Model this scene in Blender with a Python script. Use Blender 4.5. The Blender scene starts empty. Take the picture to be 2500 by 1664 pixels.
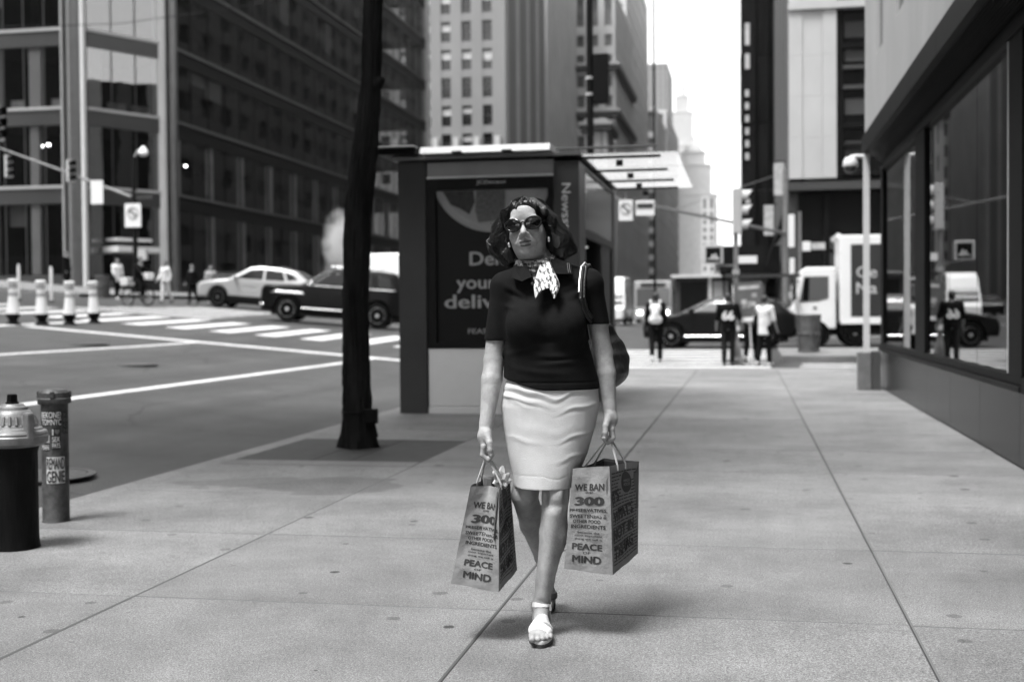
import bpy, bmesh, math, random
import numpy as np
from mathutils import Vector, Matrix
random.seed(7); np.random.seed(7)
R = math.radians
SC = bpy.context.scene
COL = SC.collection

# ------------------------------------------------------------------ camera
CAM_H = 1.22
def camera_basis():
    yaw, pitch, roll = R(10.8), R(-1.34), 0.008
    cy, sy, cp, sp = math.cos(yaw), math.sin(yaw), math.cos(pitch), math.sin(pitch)
    f = Vector((-sy*cp, cy*cp, sp)); r0 = Vector((cy, sy, 0)); u0 = r0.cross(f)
    c, s = math.cos(roll), math.sin(roll)
    return f, r0*c - u0*s, r0*s + u0*c
f_, r_, u_ = camera_basis()
cam_data = bpy.data.cameras.new('camera'); cam = bpy.data.objects.new('camera', cam_data); COL.objects.link(cam)
cam.matrix_world = Matrix(((r_.x, u_.x, -f_.x, 0), (r_.y, u_.y, -f_.y, 0), (r_.z, u_.z, -f_.z, CAM_H), (0, 0, 0, 1)))
cam_data.sensor_width = 36; cam_data.lens = 43.2; cam_data.clip_end = 6000; cam_data.clip_start = 0.05
cam_data.dof.use_dof = True; cam_data.dof.focus_distance = 4.5; cam_data.dof.aperture_fstop = 2.5
SC.camera = cam
# ------------------------------------------------------------------ sky and sun
SUN_EL, SUN_VEC = R(67), Vector((-0.55, -0.72, 0))
az = math.atan2(SUN_VEC.x, SUN_VEC.y)
w = bpy.data.worlds.new('World'); SC.world = w; w.use_nodes = True
nt = w.node_tree; nt.nodes.clear()
sky = nt.nodes.new('ShaderNodeTexSky'); sky.sky_type = 'NISHITA'; sky.sun_disc = False
sky.sun_elevation = SUN_EL; sky.sun_rotation = az % (2*math.pi)
sky.air_density = 3.0; sky.dust_density = 0.8; sky.ozone_density = 1.0
bw = nt.nodes.new('ShaderNodeRGBToBW'); bg = nt.nodes.new('ShaderNodeBackground'); wo = nt.nodes.new('ShaderNodeOutputWorld')
bg.inputs['Strength'].default_value = 0.10
nt.links.new(sky.outputs[0], bw.inputs[0]); nt.links.new(bw.outputs[0], bg.inputs[0]); nt.links.new(bg.outputs[0], wo.inputs[0])
sun_d = bpy.data.lights.new('sun', 'SUN'); sun = bpy.data.objects.new('sun', sun_d); COL.objects.link(sun)
sun_d.energy = 1.5; sun_d.angle = R(19); sun_d.color = (1, 1, 1)
to_sun = Vector((SUN_VEC.normalized().x*math.cos(SUN_EL), SUN_VEC.normalized().y*math.cos(SUN_EL), math.sin(SUN_EL)))
sun.rotation_euler = (-to_sun).to_track_quat('-Z', 'Y').to_euler()
SC.view_settings.view_transform = 'Standard'; SC.view_settings.look = 'None'; SC.view_settings.gamma = 1
SC.view_settings.use_curve_mapping = False
SC.view_settings.exposure = 2.1
SC.render.engine = 'CYCLES'
SC.cycles.max_bounces = 8; SC.cycles.transparent_max_bounces = 24; SC.cycles.use_denoising = True
SC.cycles.volume_bounces = 0; SC.cycles.volume_step_rate = 4; SC.cycles.caustics_reflective = False; SC.cycles.caustics_refractive = False

# ------------------------------------------------------------------ materials (all grey: the picture is black and white)
MATS = {}
def new_mat(name):
    m = bpy.data.materials.new(name); m.use_nodes = True; m.node_tree.nodes.clear(); return m
def nd(t, typ, **kw):
    n = t.nodes.new(typ)
    for k, v in kw.items():
        if k.startswith('_'): setattr(n, k[1:], v)
        else: n.inputs[k.replace('__', ' ')].default_value = v
    return n
def M(name, v=0.5, rough=0.6, metal=0.0, var=0.0, scale=3.0, bump=0.0, bscale=40.0, spec=0.5, stretch=None, coat=0.0, emit=0.0, detail=6.0, speck=0.0, sscale=300.0, rvar=0.0, sheen=0.0):
    if name in MATS: return MATS[name]
    m = new_mat(name); t = m.node_tree; L = t.links.new
    out = nd(t, 'ShaderNodeOutputMaterial'); b = nd(t, 'ShaderNodeBsdfPrincipled'); L(b.outputs[0], out.inputs[0])
    b.inputs['Base Color'].default_value = (v, v, v, 1); b.inputs['Roughness'].default_value = rough; b.inputs['Metallic'].default_value = metal
    b.inputs['Specular IOR Level'].default_value = spec; b.inputs['Coat Weight'].default_value = coat; b.inputs['Coat Roughness'].default_value = 0.05
    b.inputs['Sheen Weight'].default_value = sheen
    if emit: b.inputs['Emission Color'].default_value = (1, 1, 1, 1); b.inputs['Emission Strength'].default_value = emit
    if var or bump or speck or rvar:
        geo = nd(t, 'ShaderNodeNewGeometry'); pos = geo.outputs['Position']
        if stretch:
            mp = nd(t, 'ShaderNodeMapping'); mp.inputs['Scale'].default_value = stretch; L(pos, mp.inputs['Vector']); pos = mp.outputs[0]
        cur = None
        if var:
            n1 = nd(t, 'ShaderNodeTexNoise', Scale=scale, Detail=detail, Roughness=0.62); L(pos, n1.inputs['Vector'])
            mr = nd(t, 'ShaderNodeMapRange'); L(n1.outputs['Fac'], mr.inputs['Value'])
            mr.inputs['From Min'].default_value = 0.28; mr.inputs['From Max'].default_value = 0.72
            mr.inputs['To Min'].default_value = v*(1-var); mr.inputs['To Max'].default_value = v*(1+var); cur = mr.outputs[0]
            if rvar:
                m2 = nd(t, 'ShaderNodeMapRange'); L(n1.outputs['Fac'], m2.inputs['Value']); m2.inputs['From Min'].default_value = 0.3; m2.inputs['From Max'].default_value = 0.7
                m2.inputs['To Min'].default_value = max(0.02, rough-rvar); m2.inputs['To Max'].default_value = rough+rvar; L(m2.outputs[0], b.inputs['Roughness'])
        if speck:
            n2 = nd(t, 'ShaderNodeTexNoise', Scale=sscale, Detail=3.0, Roughness=0.7); L(geo.outputs['Position'], n2.inputs['Vector'])
            m3 = nd(t, 'ShaderNodeMapRange'); L(n2.outputs['Fac'], m3.inputs['Value']); m3.inputs['From Min'].default_value = 0.3; m3.inputs['From Max'].default_value = 0.7
            m3.inputs['To Min'].default_value = 1-speck; m3.inputs['To Max'].default_value = 1+speck
            mu = nd(t, 'ShaderNodeMath', _operation='MULTIPLY'); L(m3.outputs[0], mu.inputs[0])
            if cur is not None: L(cur, mu.inputs[1])
            else: mu.inputs[1].default_value = v
            cur = mu.outputs[0]
        if cur is not None: L(cur, b.inputs['Base Color'])
        if bump:
            n3 = nd(t, 'ShaderNodeTexNoise', Scale=bscale, Detail=5.0, Roughness=0.6); L(pos, n3.inputs['Vector'])
            bp = nd(t, 'ShaderNodeBump', Strength=min(1.0, bump), Distance=0.02); L(n3.outputs['Fac'], bp.inputs['Height']); L(bp.outputs[0], b.inputs['Normal'])
    MATS[name] = m; return m
def glass(name, tint=0.6, ior=1.6, rough=0.015, wav=0.0):
    if name in MATS: return MATS[name]
    m = new_mat(name); t = m.node_tree; L = t.links.new
    out = nd(t, 'ShaderNodeOutputMaterial'); mx = nd(t, 'ShaderNodeMixShader'); fr = nd(t, 'ShaderNodeFresnel', IOR=ior)
    tr = nd(t, 'ShaderNodeBsdfTransparent'); tr.inputs[0].default_value = (tint,)*3+(1,)
    gl = nd(t, 'ShaderNodeBsdfGlossy', Roughness=rough); gl.inputs[0].default_value = (0.95,)*3+(1,)
    gb = nd(t, 'ShaderNodeNewGeometry'); iv = nd(t, 'ShaderNodeMath', _operation='SUBTRACT'); iv.inputs[0].default_value = 1.0; L(gb.outputs['Backfacing'], iv.inputs[1])
    fm = nd(t, 'ShaderNodeMath', _operation='MULTIPLY'); L(fr.outputs[0], fm.inputs[0]); L(iv.outputs[0], fm.inputs[1])
    L(fm.outputs[0], mx.inputs[0]); L(tr.outputs[0], mx.inputs[1]); L(gl.outputs[0], mx.inputs[2]); L(mx.outputs[0], out.inputs[0])
    if wav:
        geo = nd(t, 'ShaderNodeNewGeometry'); n3 = nd(t, 'ShaderNodeTexNoise', Scale=0.9, Detail=2.0); L(geo.outputs['Position'], n3.inputs['Vector'])
        bp = nd(t, 'ShaderNodeBump', Strength=wav, Distance=0.05); L(n3.outputs['Fac'], bp.inputs['Height']); L(bp.outputs[0], gl.inputs['Normal'])
    MATS[name] = m; return m

# ------------------------------------------------------------------ objects
def tag(o, label=None, cat=None, group=None, kind=None):
    if label: o['label'] = label
    if cat: o['category'] = cat
    if group: o['group'] = group
    if kind: o['kind'] = kind
    return o
def empty(name, loc=(0, 0, 0), rz=0.0, label=None, cat=None, group=None):
    o = bpy.data.objects.new(name, None); COL.objects.link(o); o.location = loc; o.rotation_euler = (0, 0, rz); o.empty_display_size = 0.1
    return tag(o, label, cat, group)
def link(name, me, mat=None, parent=None, loc=None):
    o = bpy.data.objects.new(name, me); COL.objects.link(o)
    if mat is not None and len(me.materials) == 0: me.materials.append(mat)
    if parent is not None: o.parent = parent
    if loc is not None: o.location = loc
    return o
UNIT = {}
def unit_cube(mat):
    k = mat.name
    if k not in UNIT:
        me = bpy.data.meshes.new('box_'+k); v = [(x, y, z) for x in (-.5, .5) for y in (-.5, .5) for z in (-.5, .5)]
        f = [(0, 1, 3, 2), (4, 6, 7, 5), (0, 4, 5, 1), (2, 3, 7, 6), (0, 2, 6, 4), (1, 5, 7, 3)]
        me.from_pydata(v, [], f); me.materials.append(mat); UNIT[k] = me
    return UNIT[k]
def box(name, lo, hi, mat, parent=None, rz=0.0):
    """axis-aligned box (in the parent's frame) as one object on shared mesh data"""
    o = bpy.data.objects.new(name, unit_cube(mat)); COL.objects.link(o)
    o.location = [(a+b)/2 for a, b in zip(lo, hi)]; o.scale = [max(1e-4, abs(b-a)) for a, b in zip(lo, hi)]; o.rotation_euler = (0, 0, rz)
    if parent is not None: o.parent = parent
    return o
class MB:
    def __init__(s): s.v = []; s.f = []
    def add(s, v, f):
        n = len(s.v); s.v += [tuple(p) for p in v]; s.f += [tuple(i+n for i in q) for q in f]
    def box(s, lo, hi, m=None):
        v = [Vector((x, y, z)) for x in (lo[0], hi[0]) for y in (lo[1], hi[1]) for z in (lo[2], hi[2])]
        if m is not None: v = [m @ p for p in v]
        s.add(v, [(0, 1, 3, 2), (4, 6, 7, 5), (0, 4, 5, 1), (2, 3, 7, 6), (0, 2, 6, 4), (1, 5, 7, 3)])
    def tube(s, pts, rad, n=10, cap=True):
        pts = [Vector(p) for p in pts]; rad = rad if hasattr(rad, '__len__') else [rad]*len(pts)
        rings = []; up = None
        for i, p in enumerate(pts):
            d = (pts[min(i+1, len(pts)-1)]-pts[max(i-1, 0)]).normalized()
            if up is None: up = Vector((0, 0, 1)) if abs(d.z) < 0.9 else Vector((1, 0, 0))
            a = d.cross(up).normalized(); b = a.cross(d).normalized(); up = b
            rings.append([p+(a*math.cos(2*math.pi*k/n)+b*math.sin(2*math.pi*k/n))*rad[i] for k in range(n)])
        v = [q for r in rings for q in r]; f = []
        for i in range(len(rings)-1):
            for k in range(n): f.append((i*n+k, i*n+(k+1) % n, (i+1)*n+(k+1) % n, (i+1)*n+k))
        if cap: f.append(tuple(range(n-1, -1, -1))); f.append(tuple((len(rings)-1)*n+k for k in range(n)))
        s.add(v, f)
    def lathe(s, prof, n=24, c=(0, 0, 0), m=None):
        v = []; f = []
        for r, z in prof:
            for k in range(n):
                p = Vector((c[0]+r*math.cos(2*math.pi*k/n), c[1]+r*math.sin(2*math.pi*k/n), c[2]+z)); v.append(m @ p if m is not None else p)
        for i in range(len(prof)-1):
            for k in range(n): f.append((i*n+k, i*n+(k+1) % n, (i+1)*n+(k+1) % n, (i+1)*n+k))
        f.append(tuple(range(n-1, -1, -1))); f.append(tuple((len(prof)-1)*n+k for k in range(n)))
        s.add(v, f)
    def prism(s, poly, h0, h1, axis='z', m=None):
        """poly: 2D points; extruded between h0 and h1 along axis ('z': xy, 'y': xz, 'x': yz)"""
        def P(a, b, h):
            p = Vector((a, b, h)) if axis == 'z' else (Vector((a, h, b)) if axis == 'y' else Vector((h, a, b)))
            return m @ p if m is not None else p
        n = len(poly); v = [P(a, b, h0) for a, b in poly]+[P(a, b, h1) for a, b in poly]
        f = [tuple(range(n-1, -1, -1)), tuple(range(n, 2*n))]+[(i, (i+1) % n, n+(i+1) % n, n+i) for i in range(n)]
        s.add(v, f)
    def mesh(s, name, smooth=False, bevel=0.0, angle=35):
        me = bpy.data.meshes.new(name); me.from_pydata([tuple(p) for p in s.v], [], s.f)
        bm = bmesh.new(); bm.from_mesh(me)
        if bevel:
            bmesh.ops.remove_doubles(bm, verts=bm.verts, dist=1e-5)
            bmesh.ops.bevel(bm, geom=list(bm.edges), offset=bevel, segments=2, affect='EDGES', profile=0.6)
        bmesh.ops.recalc_face_normals(bm, faces=bm.faces); bm.to_mesh(me); bm.free()
        if smooth:
            me.polygons.foreach_set('use_smooth', [True]*len(me.polygons))
            me.set_sharp_from_angle(angle=R(angle))
        return me
    def build(s, name, mat, parent=None, smooth=False, bevel=0.0, loc=None, angle=35):
        return link(name, s.mesh(name, smooth, bevel, angle), mat, parent, loc)
def copy_tree(o, parent=None):
    c = o.copy(); COL.objects.link(c); c.parent = parent
    for ch in list(o.children): copy_tree(ch, c)
    return c
TXT = {}
def text_mesh(s, size=1.0, bold=0.0, xs=1.0, align='CENTER', extrude=0.0, spacing=1.0):
    """text as flat mesh in the xy plane, baseline at y=0"""
    k = (s, size, bold, xs, align, extrude, spacing)
    cu = bpy.data.curves.new('text', 'FONT'); cu.body = s; cu.size = size; cu.align_x = align; cu.extrude = extrude; cu.resolution_u = 3; cu.space_character = spacing
    o = bpy.data.objects.new('text', cu); COL.objects.link(o)
    dg = bpy.context.evaluated_depsgraph_get(); me = bpy.data.meshes.new_from_object(o.evaluated_get(dg)); bpy.data.objects.remove(o)
    me.materials.clear()
    if bold:
        bm = bmesh.new()
        for k_, (dx_, dy_) in enumerate(((0, 0), (-bold, 0), (bold, 0), (0, bold*0.6), (0, -bold*0.6))):
            tmp = me.copy(); tmp.transform(Matrix.Translation((dx_*size, dy_*size, 0.00025*k_))); bm.from_mesh(tmp); bpy.data.meshes.remove(tmp)
        bm.to_mesh(me); bm.free()
    if xs != 1.0: me.transform(Matrix.Diagonal((xs, 1, 1, 1)))
    return me
def frame(o, u, v):
    """matrix that maps text plane x->u, y->v with origin o"""
    u = Vector(u).normalized(); v = Vector(v).normalized(); n = u.cross(v); o = Vector(o)
    return Matrix(((u.x, v.x, n.x, o.x), (u.y, v.y, n.y, o.y), (u.z, v.z, n.z, o.z), (0, 0, 0, 1)))
def put_text(name, s, m, size, mat, parent=None, bold=0.0, xs=1.0, align='CENTER', extrude=0.002, spacing=1.0):
    me = text_mesh(s, size, bold, xs, align, extrude, spacing); me.transform(m); return link(name, me, mat, parent)

# ------------------------------------------------------------------ distance-field mesher for bodies and car shells
def surface_nets(D, lo, h):
    ins = D < 0
    nx, ny, nz = D.shape
    cnt = np.zeros((nx-1, ny-1, nz-1), np.uint8)
    for a in (0, 1):
        for b in (0, 1):
            for c in (0, 1): cnt += ins[a:nx-1+a, b:ny-1+b, c:nz-1+c]
    act = np.nonzero((cnt > 0) & (cnt < 8)); n = len(act[0])
    if n == 0: return np.zeros((0, 3)), np.zeros((0, 4), int)
    I, J, K = act; idx = np.full(cnt.shape, -1, np.int32); idx[act] = np.arange(n)
    acc = np.zeros((n, 3)); num = np.zeros(n)
    cor = [(a, b, c) for a in (0, 1) for b in (0, 1) for c in (0, 1)]
    val = {q: D[I+q[0], J+q[1], K+q[2]] for q in cor}
    for q in cor:
        for ax in range(3):
            if q[ax]: continue
            q2 = list(q); q2[ax] = 1; q2 = tuple(q2); a = val[q]; b = val[q2]; mk = (a < 0) != (b < 0)
            t = np.where(mk, a/(np.where(mk, a-b, 1)), 0)
            p = np.array(q, float)[None, :].repeat(n, 0); p[:, ax] += t
            acc += p*mk[:, None]; num += mk
    V = acc/np.maximum(num, 1)[:, None]+np.stack([I, J, K], 1)
    V = np.array(lo)[None, :]+V*h
    F = []
    def quads(ax):
        o1, o2 = [(1, 2), (2, 0), (0, 1)][ax]
        sl0 = [slice(0, None)]*3; sl1 = [slice(0, None)]*3; sl0[ax] = slice(0, -1); sl1[ax] = slice(1, None)
        A = ins[tuple(sl0)]; B = ins[tuple(sl1)]; e = np.nonzero(A != B)
        e = np.stack(e, 1); m = (e[:, o1] > 0) & (e[:, o2] > 0) & (e[:, o1] < D.shape[o1]-1) & (e[:, o2] < D.shape[o2]-1); e = e[m]
        s = A[tuple(e.T)]
        def g(d1, d2):
            q = e.copy(); q[:, o1] -= d1; q[:, o2] -= d2; return idx[tuple(q.T)]
        q = np.stack([g(1, 1), g(0, 1), g(0, 0), g(1, 0)], 1); q[~s] = q[~s][:, ::-1]; F.append(q)
    for ax in range(3): quads(ax)
    F = np.concatenate(F); F = F[(F >= 0).all(1)]
    return V, F
def mesh_from(V, F, name, smooth=True):
    me = bpy.data.meshes.new(name); me.vertices.add(len(V)); me.vertices.foreach_set('co', np.asarray(V, np.float32).ravel())
    F = np.asarray(F, np.int32); me.loops.add(F.size); me.loops.foreach_set('vertex_index', F.ravel())
    me.polygons.add(len(F)); me.polygons.foreach_set('loop_start', np.arange(0, F.size, 4, dtype=np.int32))
    me.polygons.foreach_set('loop_total', np.full(len(F), 4, np.int32)); me.update(calc_edges=True); me.validate()
    if smooth: me.polygons.foreach_set('use_smooth', [True]*len(me.polygons))
    return me
def smin(a, b, k):
    if k <= 0: return np.minimum(a, b)
    hh = np.clip(0.5+0.5*(b-a)/k, 0, 1); return b*(1-hh)+a*hh-k*hh*(1-hh)
def smax(a, b, k): return -smin(-a, -b, k)
class Vol:
    def __init__(s, lo, hi, h):
        s.lo = np.array(lo, float); s.h = h; s.n = np.ceil((np.array(hi)-s.lo)/h).astype(int)+1
        s.D = np.full(s.n, 1.0, np.float32)
    def sub(s, lo, hi):
        a = np.clip(np.floor((np.array(lo)-s.lo)/s.h).astype(int), 0, s.n); b = np.clip(np.ceil((np.array(hi)-s.lo)/s.h).astype(int)+1, 0, s.n)
        sl = tuple(slice(p, q) for p, q in zip(a, b)); ax = [s.lo[i]+s.h*np.arange(a[i], b[i]) for i in range(3)]
        return sl, ax[0][:, None, None], ax[1][None, :, None], ax[2][None, None, :]
    def put(s, fn, lo, hi, k=0.0, op='u'):
        pad = k+3*s.h; sl, X, Y, Z = s.sub(np.array(lo)-pad, np.array(hi)+pad)
        if 0 in s.D[sl].shape: return
        d = fn(X, Y, Z).astype(np.float32)
        if op == 'u': s.D[sl] = smin(s.D[sl], d, k)
        elif op == 's': s.D[sl] = smax(s.D[sl], -d, k)
        elif op == 'i': s.D[sl] = smax(s.D[sl], d, k)
    def cone(s, a, b, ra, rb, k=0.0, op='u', sq=None):
        """tapered capsule from a to b"""
        a = np.array(a, float); b = np.array(b, float); ab = b-a; l2 = max(1e-9, ab@ab); m = max(ra, rb)
        def fn(X, Y, Z):
            t = np.clip(((X-a[0])*ab[0]+(Y-a[1])*ab[1]+(Z-a[2])*ab[2])/l2, 0, 1)
            return np.sqrt((X-a[0]-t*ab[0])**2+(Y-a[1]-t*ab[1])**2+(Z-a[2]-t*ab[2])**2)-(ra+(rb-ra)*t)
        s.put(fn, np.minimum(a, b)-m, np.maximum(a, b)+m, k, op)
    def chain(s, pts, rad, k=0.01):
        for i in range(len(pts)-1): s.cone(pts[i], pts[i+1], rad[i], rad[i+1], k if i == 0 else min(k, 0.02))
    def ell(s, c, r, k=0.0, op='u', rot=None):
        c = np.array(c, float); r = np.array(r, float); m = r.max(); Q = np.eye(3) if rot is None else np.array(rot.to_3x3().transposed())
        def fn(X, Y, Z):
            x, y, z = X-c[0], Y-c[1], Z-c[2]
            u = (Q[0, 0]*x+Q[0, 1]*y+Q[0, 2]*z)/r[0]; v = (Q[1, 0]*x+Q[1, 1]*y+Q[1, 2]*z)/r[1]; q = (Q[2, 0]*x+Q[2, 1]*y+Q[2, 2]*z)/r[2]
            k0 = np.sqrt(u*u+v*v+q*q); k1 = np.sqrt((u/r[0])**2+(v/r[1])**2+(q/r[2])**2)
            return np.where(k1 > 1e-9, k0*(k0-1)/np.maximum(k1, 1e-9), -r.min())
        s.put(fn, c-m, c+m, k, op)
    def loft(s, lev, k=0.0, op='u', p=2.0):
        """stack of super-elliptic sections: rows of z, cx, cy, half width, half depth front, half depth back"""
        lev = np.array(sorted(lev)); z = lev[:, 0]; mx = lev[:, 3].max()+abs(lev[:, 1]).max(); my = lev[:, 4:].max()+abs(lev[:, 2]).max()
        def fn(X, Y, Z):
            g = [np.interp(Z, z, lev[:, i]) for i in range(1, 6)]
            dx = np.abs(X-g[0]); dy = Y-g[1]; b = np.where(dy < 0, g[3], g[4])
            kk = ((dx/g[2])**p+(np.abs(dy)/b)**p)**(1/p); d = (kk-1)*np.minimum(g[2], b)
            return np.maximum(d, np.maximum(z[0]-Z, Z-z[-1]))
        s.put(fn, (-mx, -my, z[0]), (mx, my, z[-1]), k, op)
    def mesh(s, name): return mesh_from(*surface_nets(s.D, s.lo, s.h), name)
    def build(s, name, mat, parent=None): return link(name, s.mesh(name), mat, parent)
def poly_sd(P, X, Z):
    """signed distance to a 2D polygon, negative inside"""
    P = np.array(P, float); d = np.full(np.broadcast(X, Z).shape, 1e9); ins = np.zeros(d.shape, bool); n = len(P)
    for i in range(n):
        a = P[i]; b = P[(i+1) % n]; e = b-a; wx = X-a[0]; wz = Z-a[1]; t = np.clip((wx*e[0]+wz*e[1])/(e@e), 0, 1)
        d = np.minimum(d, (wx-e[0]*t)**2+(wz-e[1]*t)**2)
        c = (a[1] > Z) != (b[1] > Z)
        with np.errstate(divide='ignore', invalid='ignore'): xi = (b[0]-a[0])*(Z-a[1])/(b[1]-a[1] if b[1] != a[1] else 1e-9)+a[0]
        ins ^= c & (X < xi)
    d = np.sqrt(d); return np.where(ins, -d, d)

# ------------------------------------------------------------------ the lie of the land: the cross street climbs to the left
def sstep(a, b, x):
    t = min(1.0, max(0.0, (x-a)/(b-a))); return t*t*(3-2*t)
def road_z(X, Y): return -0.13+0.085*min(40.0, max(0.0, -4.6-X))+0.22*sstep(24, 40, Y)
# ------------------------------------------------------------------ ground
def concrete(name, v, spots=True, rough=0.62, road=False):
    m = new_mat(name); t = m.node_tree; L = t.links.new; MATS[name] = m
    out = nd(t, 'ShaderNodeOutputMaterial'); b = nd(t, 'ShaderNodeBsdfPrincipled', Roughness=rough); L(b.outputs[0], out.inputs[0])
    geo = nd(t, 'ShaderNodeNewGeometry'); P = geo.outputs['Position']; oi = nd(t, 'ShaderNodeObjectInfo')
    def noise(scale, lo, hi, det=4, a=0.3, c=0.7):
        n = nd(t, 'ShaderNodeTexNoise', Scale=scale, Detail=det, Roughness=0.65); L(P, n.inputs['Vector'])
        r = nd(t, 'ShaderNodeMapRange'); L(n.outputs['Fac'], r.inputs['Value'])
        for k, x in (('From Min', a), ('From Max', c), ('To Min', lo), ('To Max', hi)): r.inputs[k].default_value = x
        return r.outputs[0]
    def mul(a, c):
        q = nd(t, 'ShaderNodeMath', _operation='MULTIPLY')
        for i, x in enumerate((a, c)):
            if isinstance(x, float): q.inputs[i].default_value = x
            else: L(x, q.inputs[i])
        return q.outputs[0]
    r = nd(t, 'ShaderNodeMapRange'); L(oi.outputs['Random'], r.inputs['Value']); r.inputs['To Min'].default_value = v*0.90; r.inputs['To Max'].default_value = v*1.10
    cur = mul(r.outputs[0], noise(1.1, 0.66, 1.26, 8)); cur = mul(cur, noise(0.35, 0.86, 1.12, 3)); cur = mul(cur, noise(9.0, 0.90, 1.10, 4)); cur = mul(cur, noise(70.0, 0.76, 1.26, 4, 0.35, 0.65)); cur = mul(cur, noise(170.0, 0.40, 1.66, 3, 0.36, 0.64))
    cur = mul(cur, noise(420.0, 0.66, 1.40, 2))
    if spots:
        for sc, rad, dark in ((1.25, 0.036, 0.20), (2.3, 0.032, 0.55)):
            vo = nd(t, 'ShaderNodeTexVoronoi', Scale=sc, Randomness=1.0); vo.voronoi_dimensions = '2D'; L(P, vo.inputs['Vector'])
            sp = nd(t, 'ShaderNodeSeparateColor'); L(vo.outputs['Color'], sp.inputs[0])
            rr = mul(sp.outputs[0], rad*sc*1.1)
            lt = nd(t, 'ShaderNodeMath', _operation='LESS_THAN'); L(vo.outputs['Distance'], lt.inputs[0]); L(rr, lt.inputs[1])
            on = nd(t, 'ShaderNodeMath', _operation='GREATER_THAN'); L(sp.outputs[1], on.inputs[0]); on.inputs[1].default_value = 0.5
            k = mul(lt.outputs[0], on.outputs[0]); f = nd(t, 'ShaderNodeMapRange'); L(k, f.inputs['Value']); f.inputs['To Min'].default_value = 1.0; f.inputs['To Max'].default_value = dark
            cur = mul(cur, f.outputs[0])
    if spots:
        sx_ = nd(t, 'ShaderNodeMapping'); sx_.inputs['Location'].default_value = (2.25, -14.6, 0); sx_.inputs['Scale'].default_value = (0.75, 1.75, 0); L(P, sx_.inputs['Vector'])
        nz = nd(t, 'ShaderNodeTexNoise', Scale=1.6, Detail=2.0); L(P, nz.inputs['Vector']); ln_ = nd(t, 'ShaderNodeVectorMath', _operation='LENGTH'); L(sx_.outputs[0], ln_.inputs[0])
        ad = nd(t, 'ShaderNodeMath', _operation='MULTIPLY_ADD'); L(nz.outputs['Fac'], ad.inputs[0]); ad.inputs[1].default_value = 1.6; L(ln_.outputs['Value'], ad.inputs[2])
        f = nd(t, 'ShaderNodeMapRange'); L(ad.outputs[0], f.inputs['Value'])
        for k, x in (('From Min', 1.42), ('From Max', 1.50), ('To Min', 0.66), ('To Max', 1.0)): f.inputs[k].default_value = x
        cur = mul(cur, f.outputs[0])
    if road:
        mp = nd(t, 'ShaderNodeMapping'); mp.inputs['Scale'].default_value = (1.5, 0.05, 0); L(P, mp.inputs['Vector'])
        n4 = nd(t, 'ShaderNodeTexNoise', Scale=1.0, Detail=5.0); L(mp.outputs[0], n4.inputs['Vector']); r4 = nd(t, 'ShaderNodeMapRange'); L(n4.outputs['Fac'], r4.inputs['Value'])
        for k, x in (('From Min', 0.35), ('From Max', 0.65), ('To Min', 0.72), ('To Max', 1.22)): r4.inputs[k].default_value = x
        cur = mul(cur, r4.outputs[0])
        n5 = nd(t, 'ShaderNodeTexNoise', Scale=1.1, Detail=4.0); L(P, n5.inputs['Vector']); vm = nd(t, 'ShaderNodeVectorMath', _operation='ADD'); L(P, vm.inputs[0]); L(n5.outputs['Color'], vm.inputs[1])
        vo = nd(t, 'ShaderNodeTexVoronoi', Scale=0.33); vo.voronoi_dimensions = '2D'; vo.feature = 'DISTANCE_TO_EDGE'; L(vm.outputs[0], vo.inputs['Vector']); r5 = nd(t, 'ShaderNodeMapRange'); L(vo.outputs['Distance'], r5.inputs['Value'])
        for k, x in (('From Min', 0.004), ('From Max', 0.012), ('To Min', 0.45), ('To Max', 1.0)): r5.inputs[k].default_value = x
        cur = mul(cur, r5.outputs[0])
        v6 = nd(t, 'ShaderNodeTexVoronoi', Scale=0.16); v6.voronoi_dimensions = '2D'; v6.distance = 'CHEBYCHEV'; L(P, v6.inputs['Vector']); s6 = nd(t, 'ShaderNodeSeparateColor'); L(v6.outputs['Color'], s6.inputs[0]); r6 = nd(t, 'ShaderNodeMapRange'); L(s6.outputs[0], r6.inputs['Value']); r6.inputs['To Min'].default_value = 0.86; r6.inputs['To Max'].default_value = 1.12
        cur = mul(cur, r6.outputs[0])
    L(cur, b.inputs['Base Color'])
    n3 = nd(t, 'ShaderNodeTexNoise', Scale=140.0, Detail=4.0); L(P, n3.inputs['Vector'])
    bp = nd(t, 'ShaderNodeBump', Strength=0.35, Distance=0.004); L(n3.outputs['Fac'], bp.inputs['Height']); L(bp.outputs[0], b.inputs['Normal'])
    return m
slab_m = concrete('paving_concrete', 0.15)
kerb_m = concrete('kerb_concrete', 0.16, False)
asphalt_m = concrete('asphalt', 0.042, False, 0.7, True)
M('joint_dirt', 0.03, 0.95); M('joint_edge', 0.12, 0.95)
paint_m = M('road_paint', 0.52, 0.6, var=0.42, scale=7, speck=0.25, sscale=60, detail=10)
M('manhole_iron', 0.09, 0.45, 0.6, var=0.3, scale=30, bump=0.5, bscale=60)
M('grate_iron', 0.035, 0.7, var=0.35, scale=8, bump=0.3, bscale=80)

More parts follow.
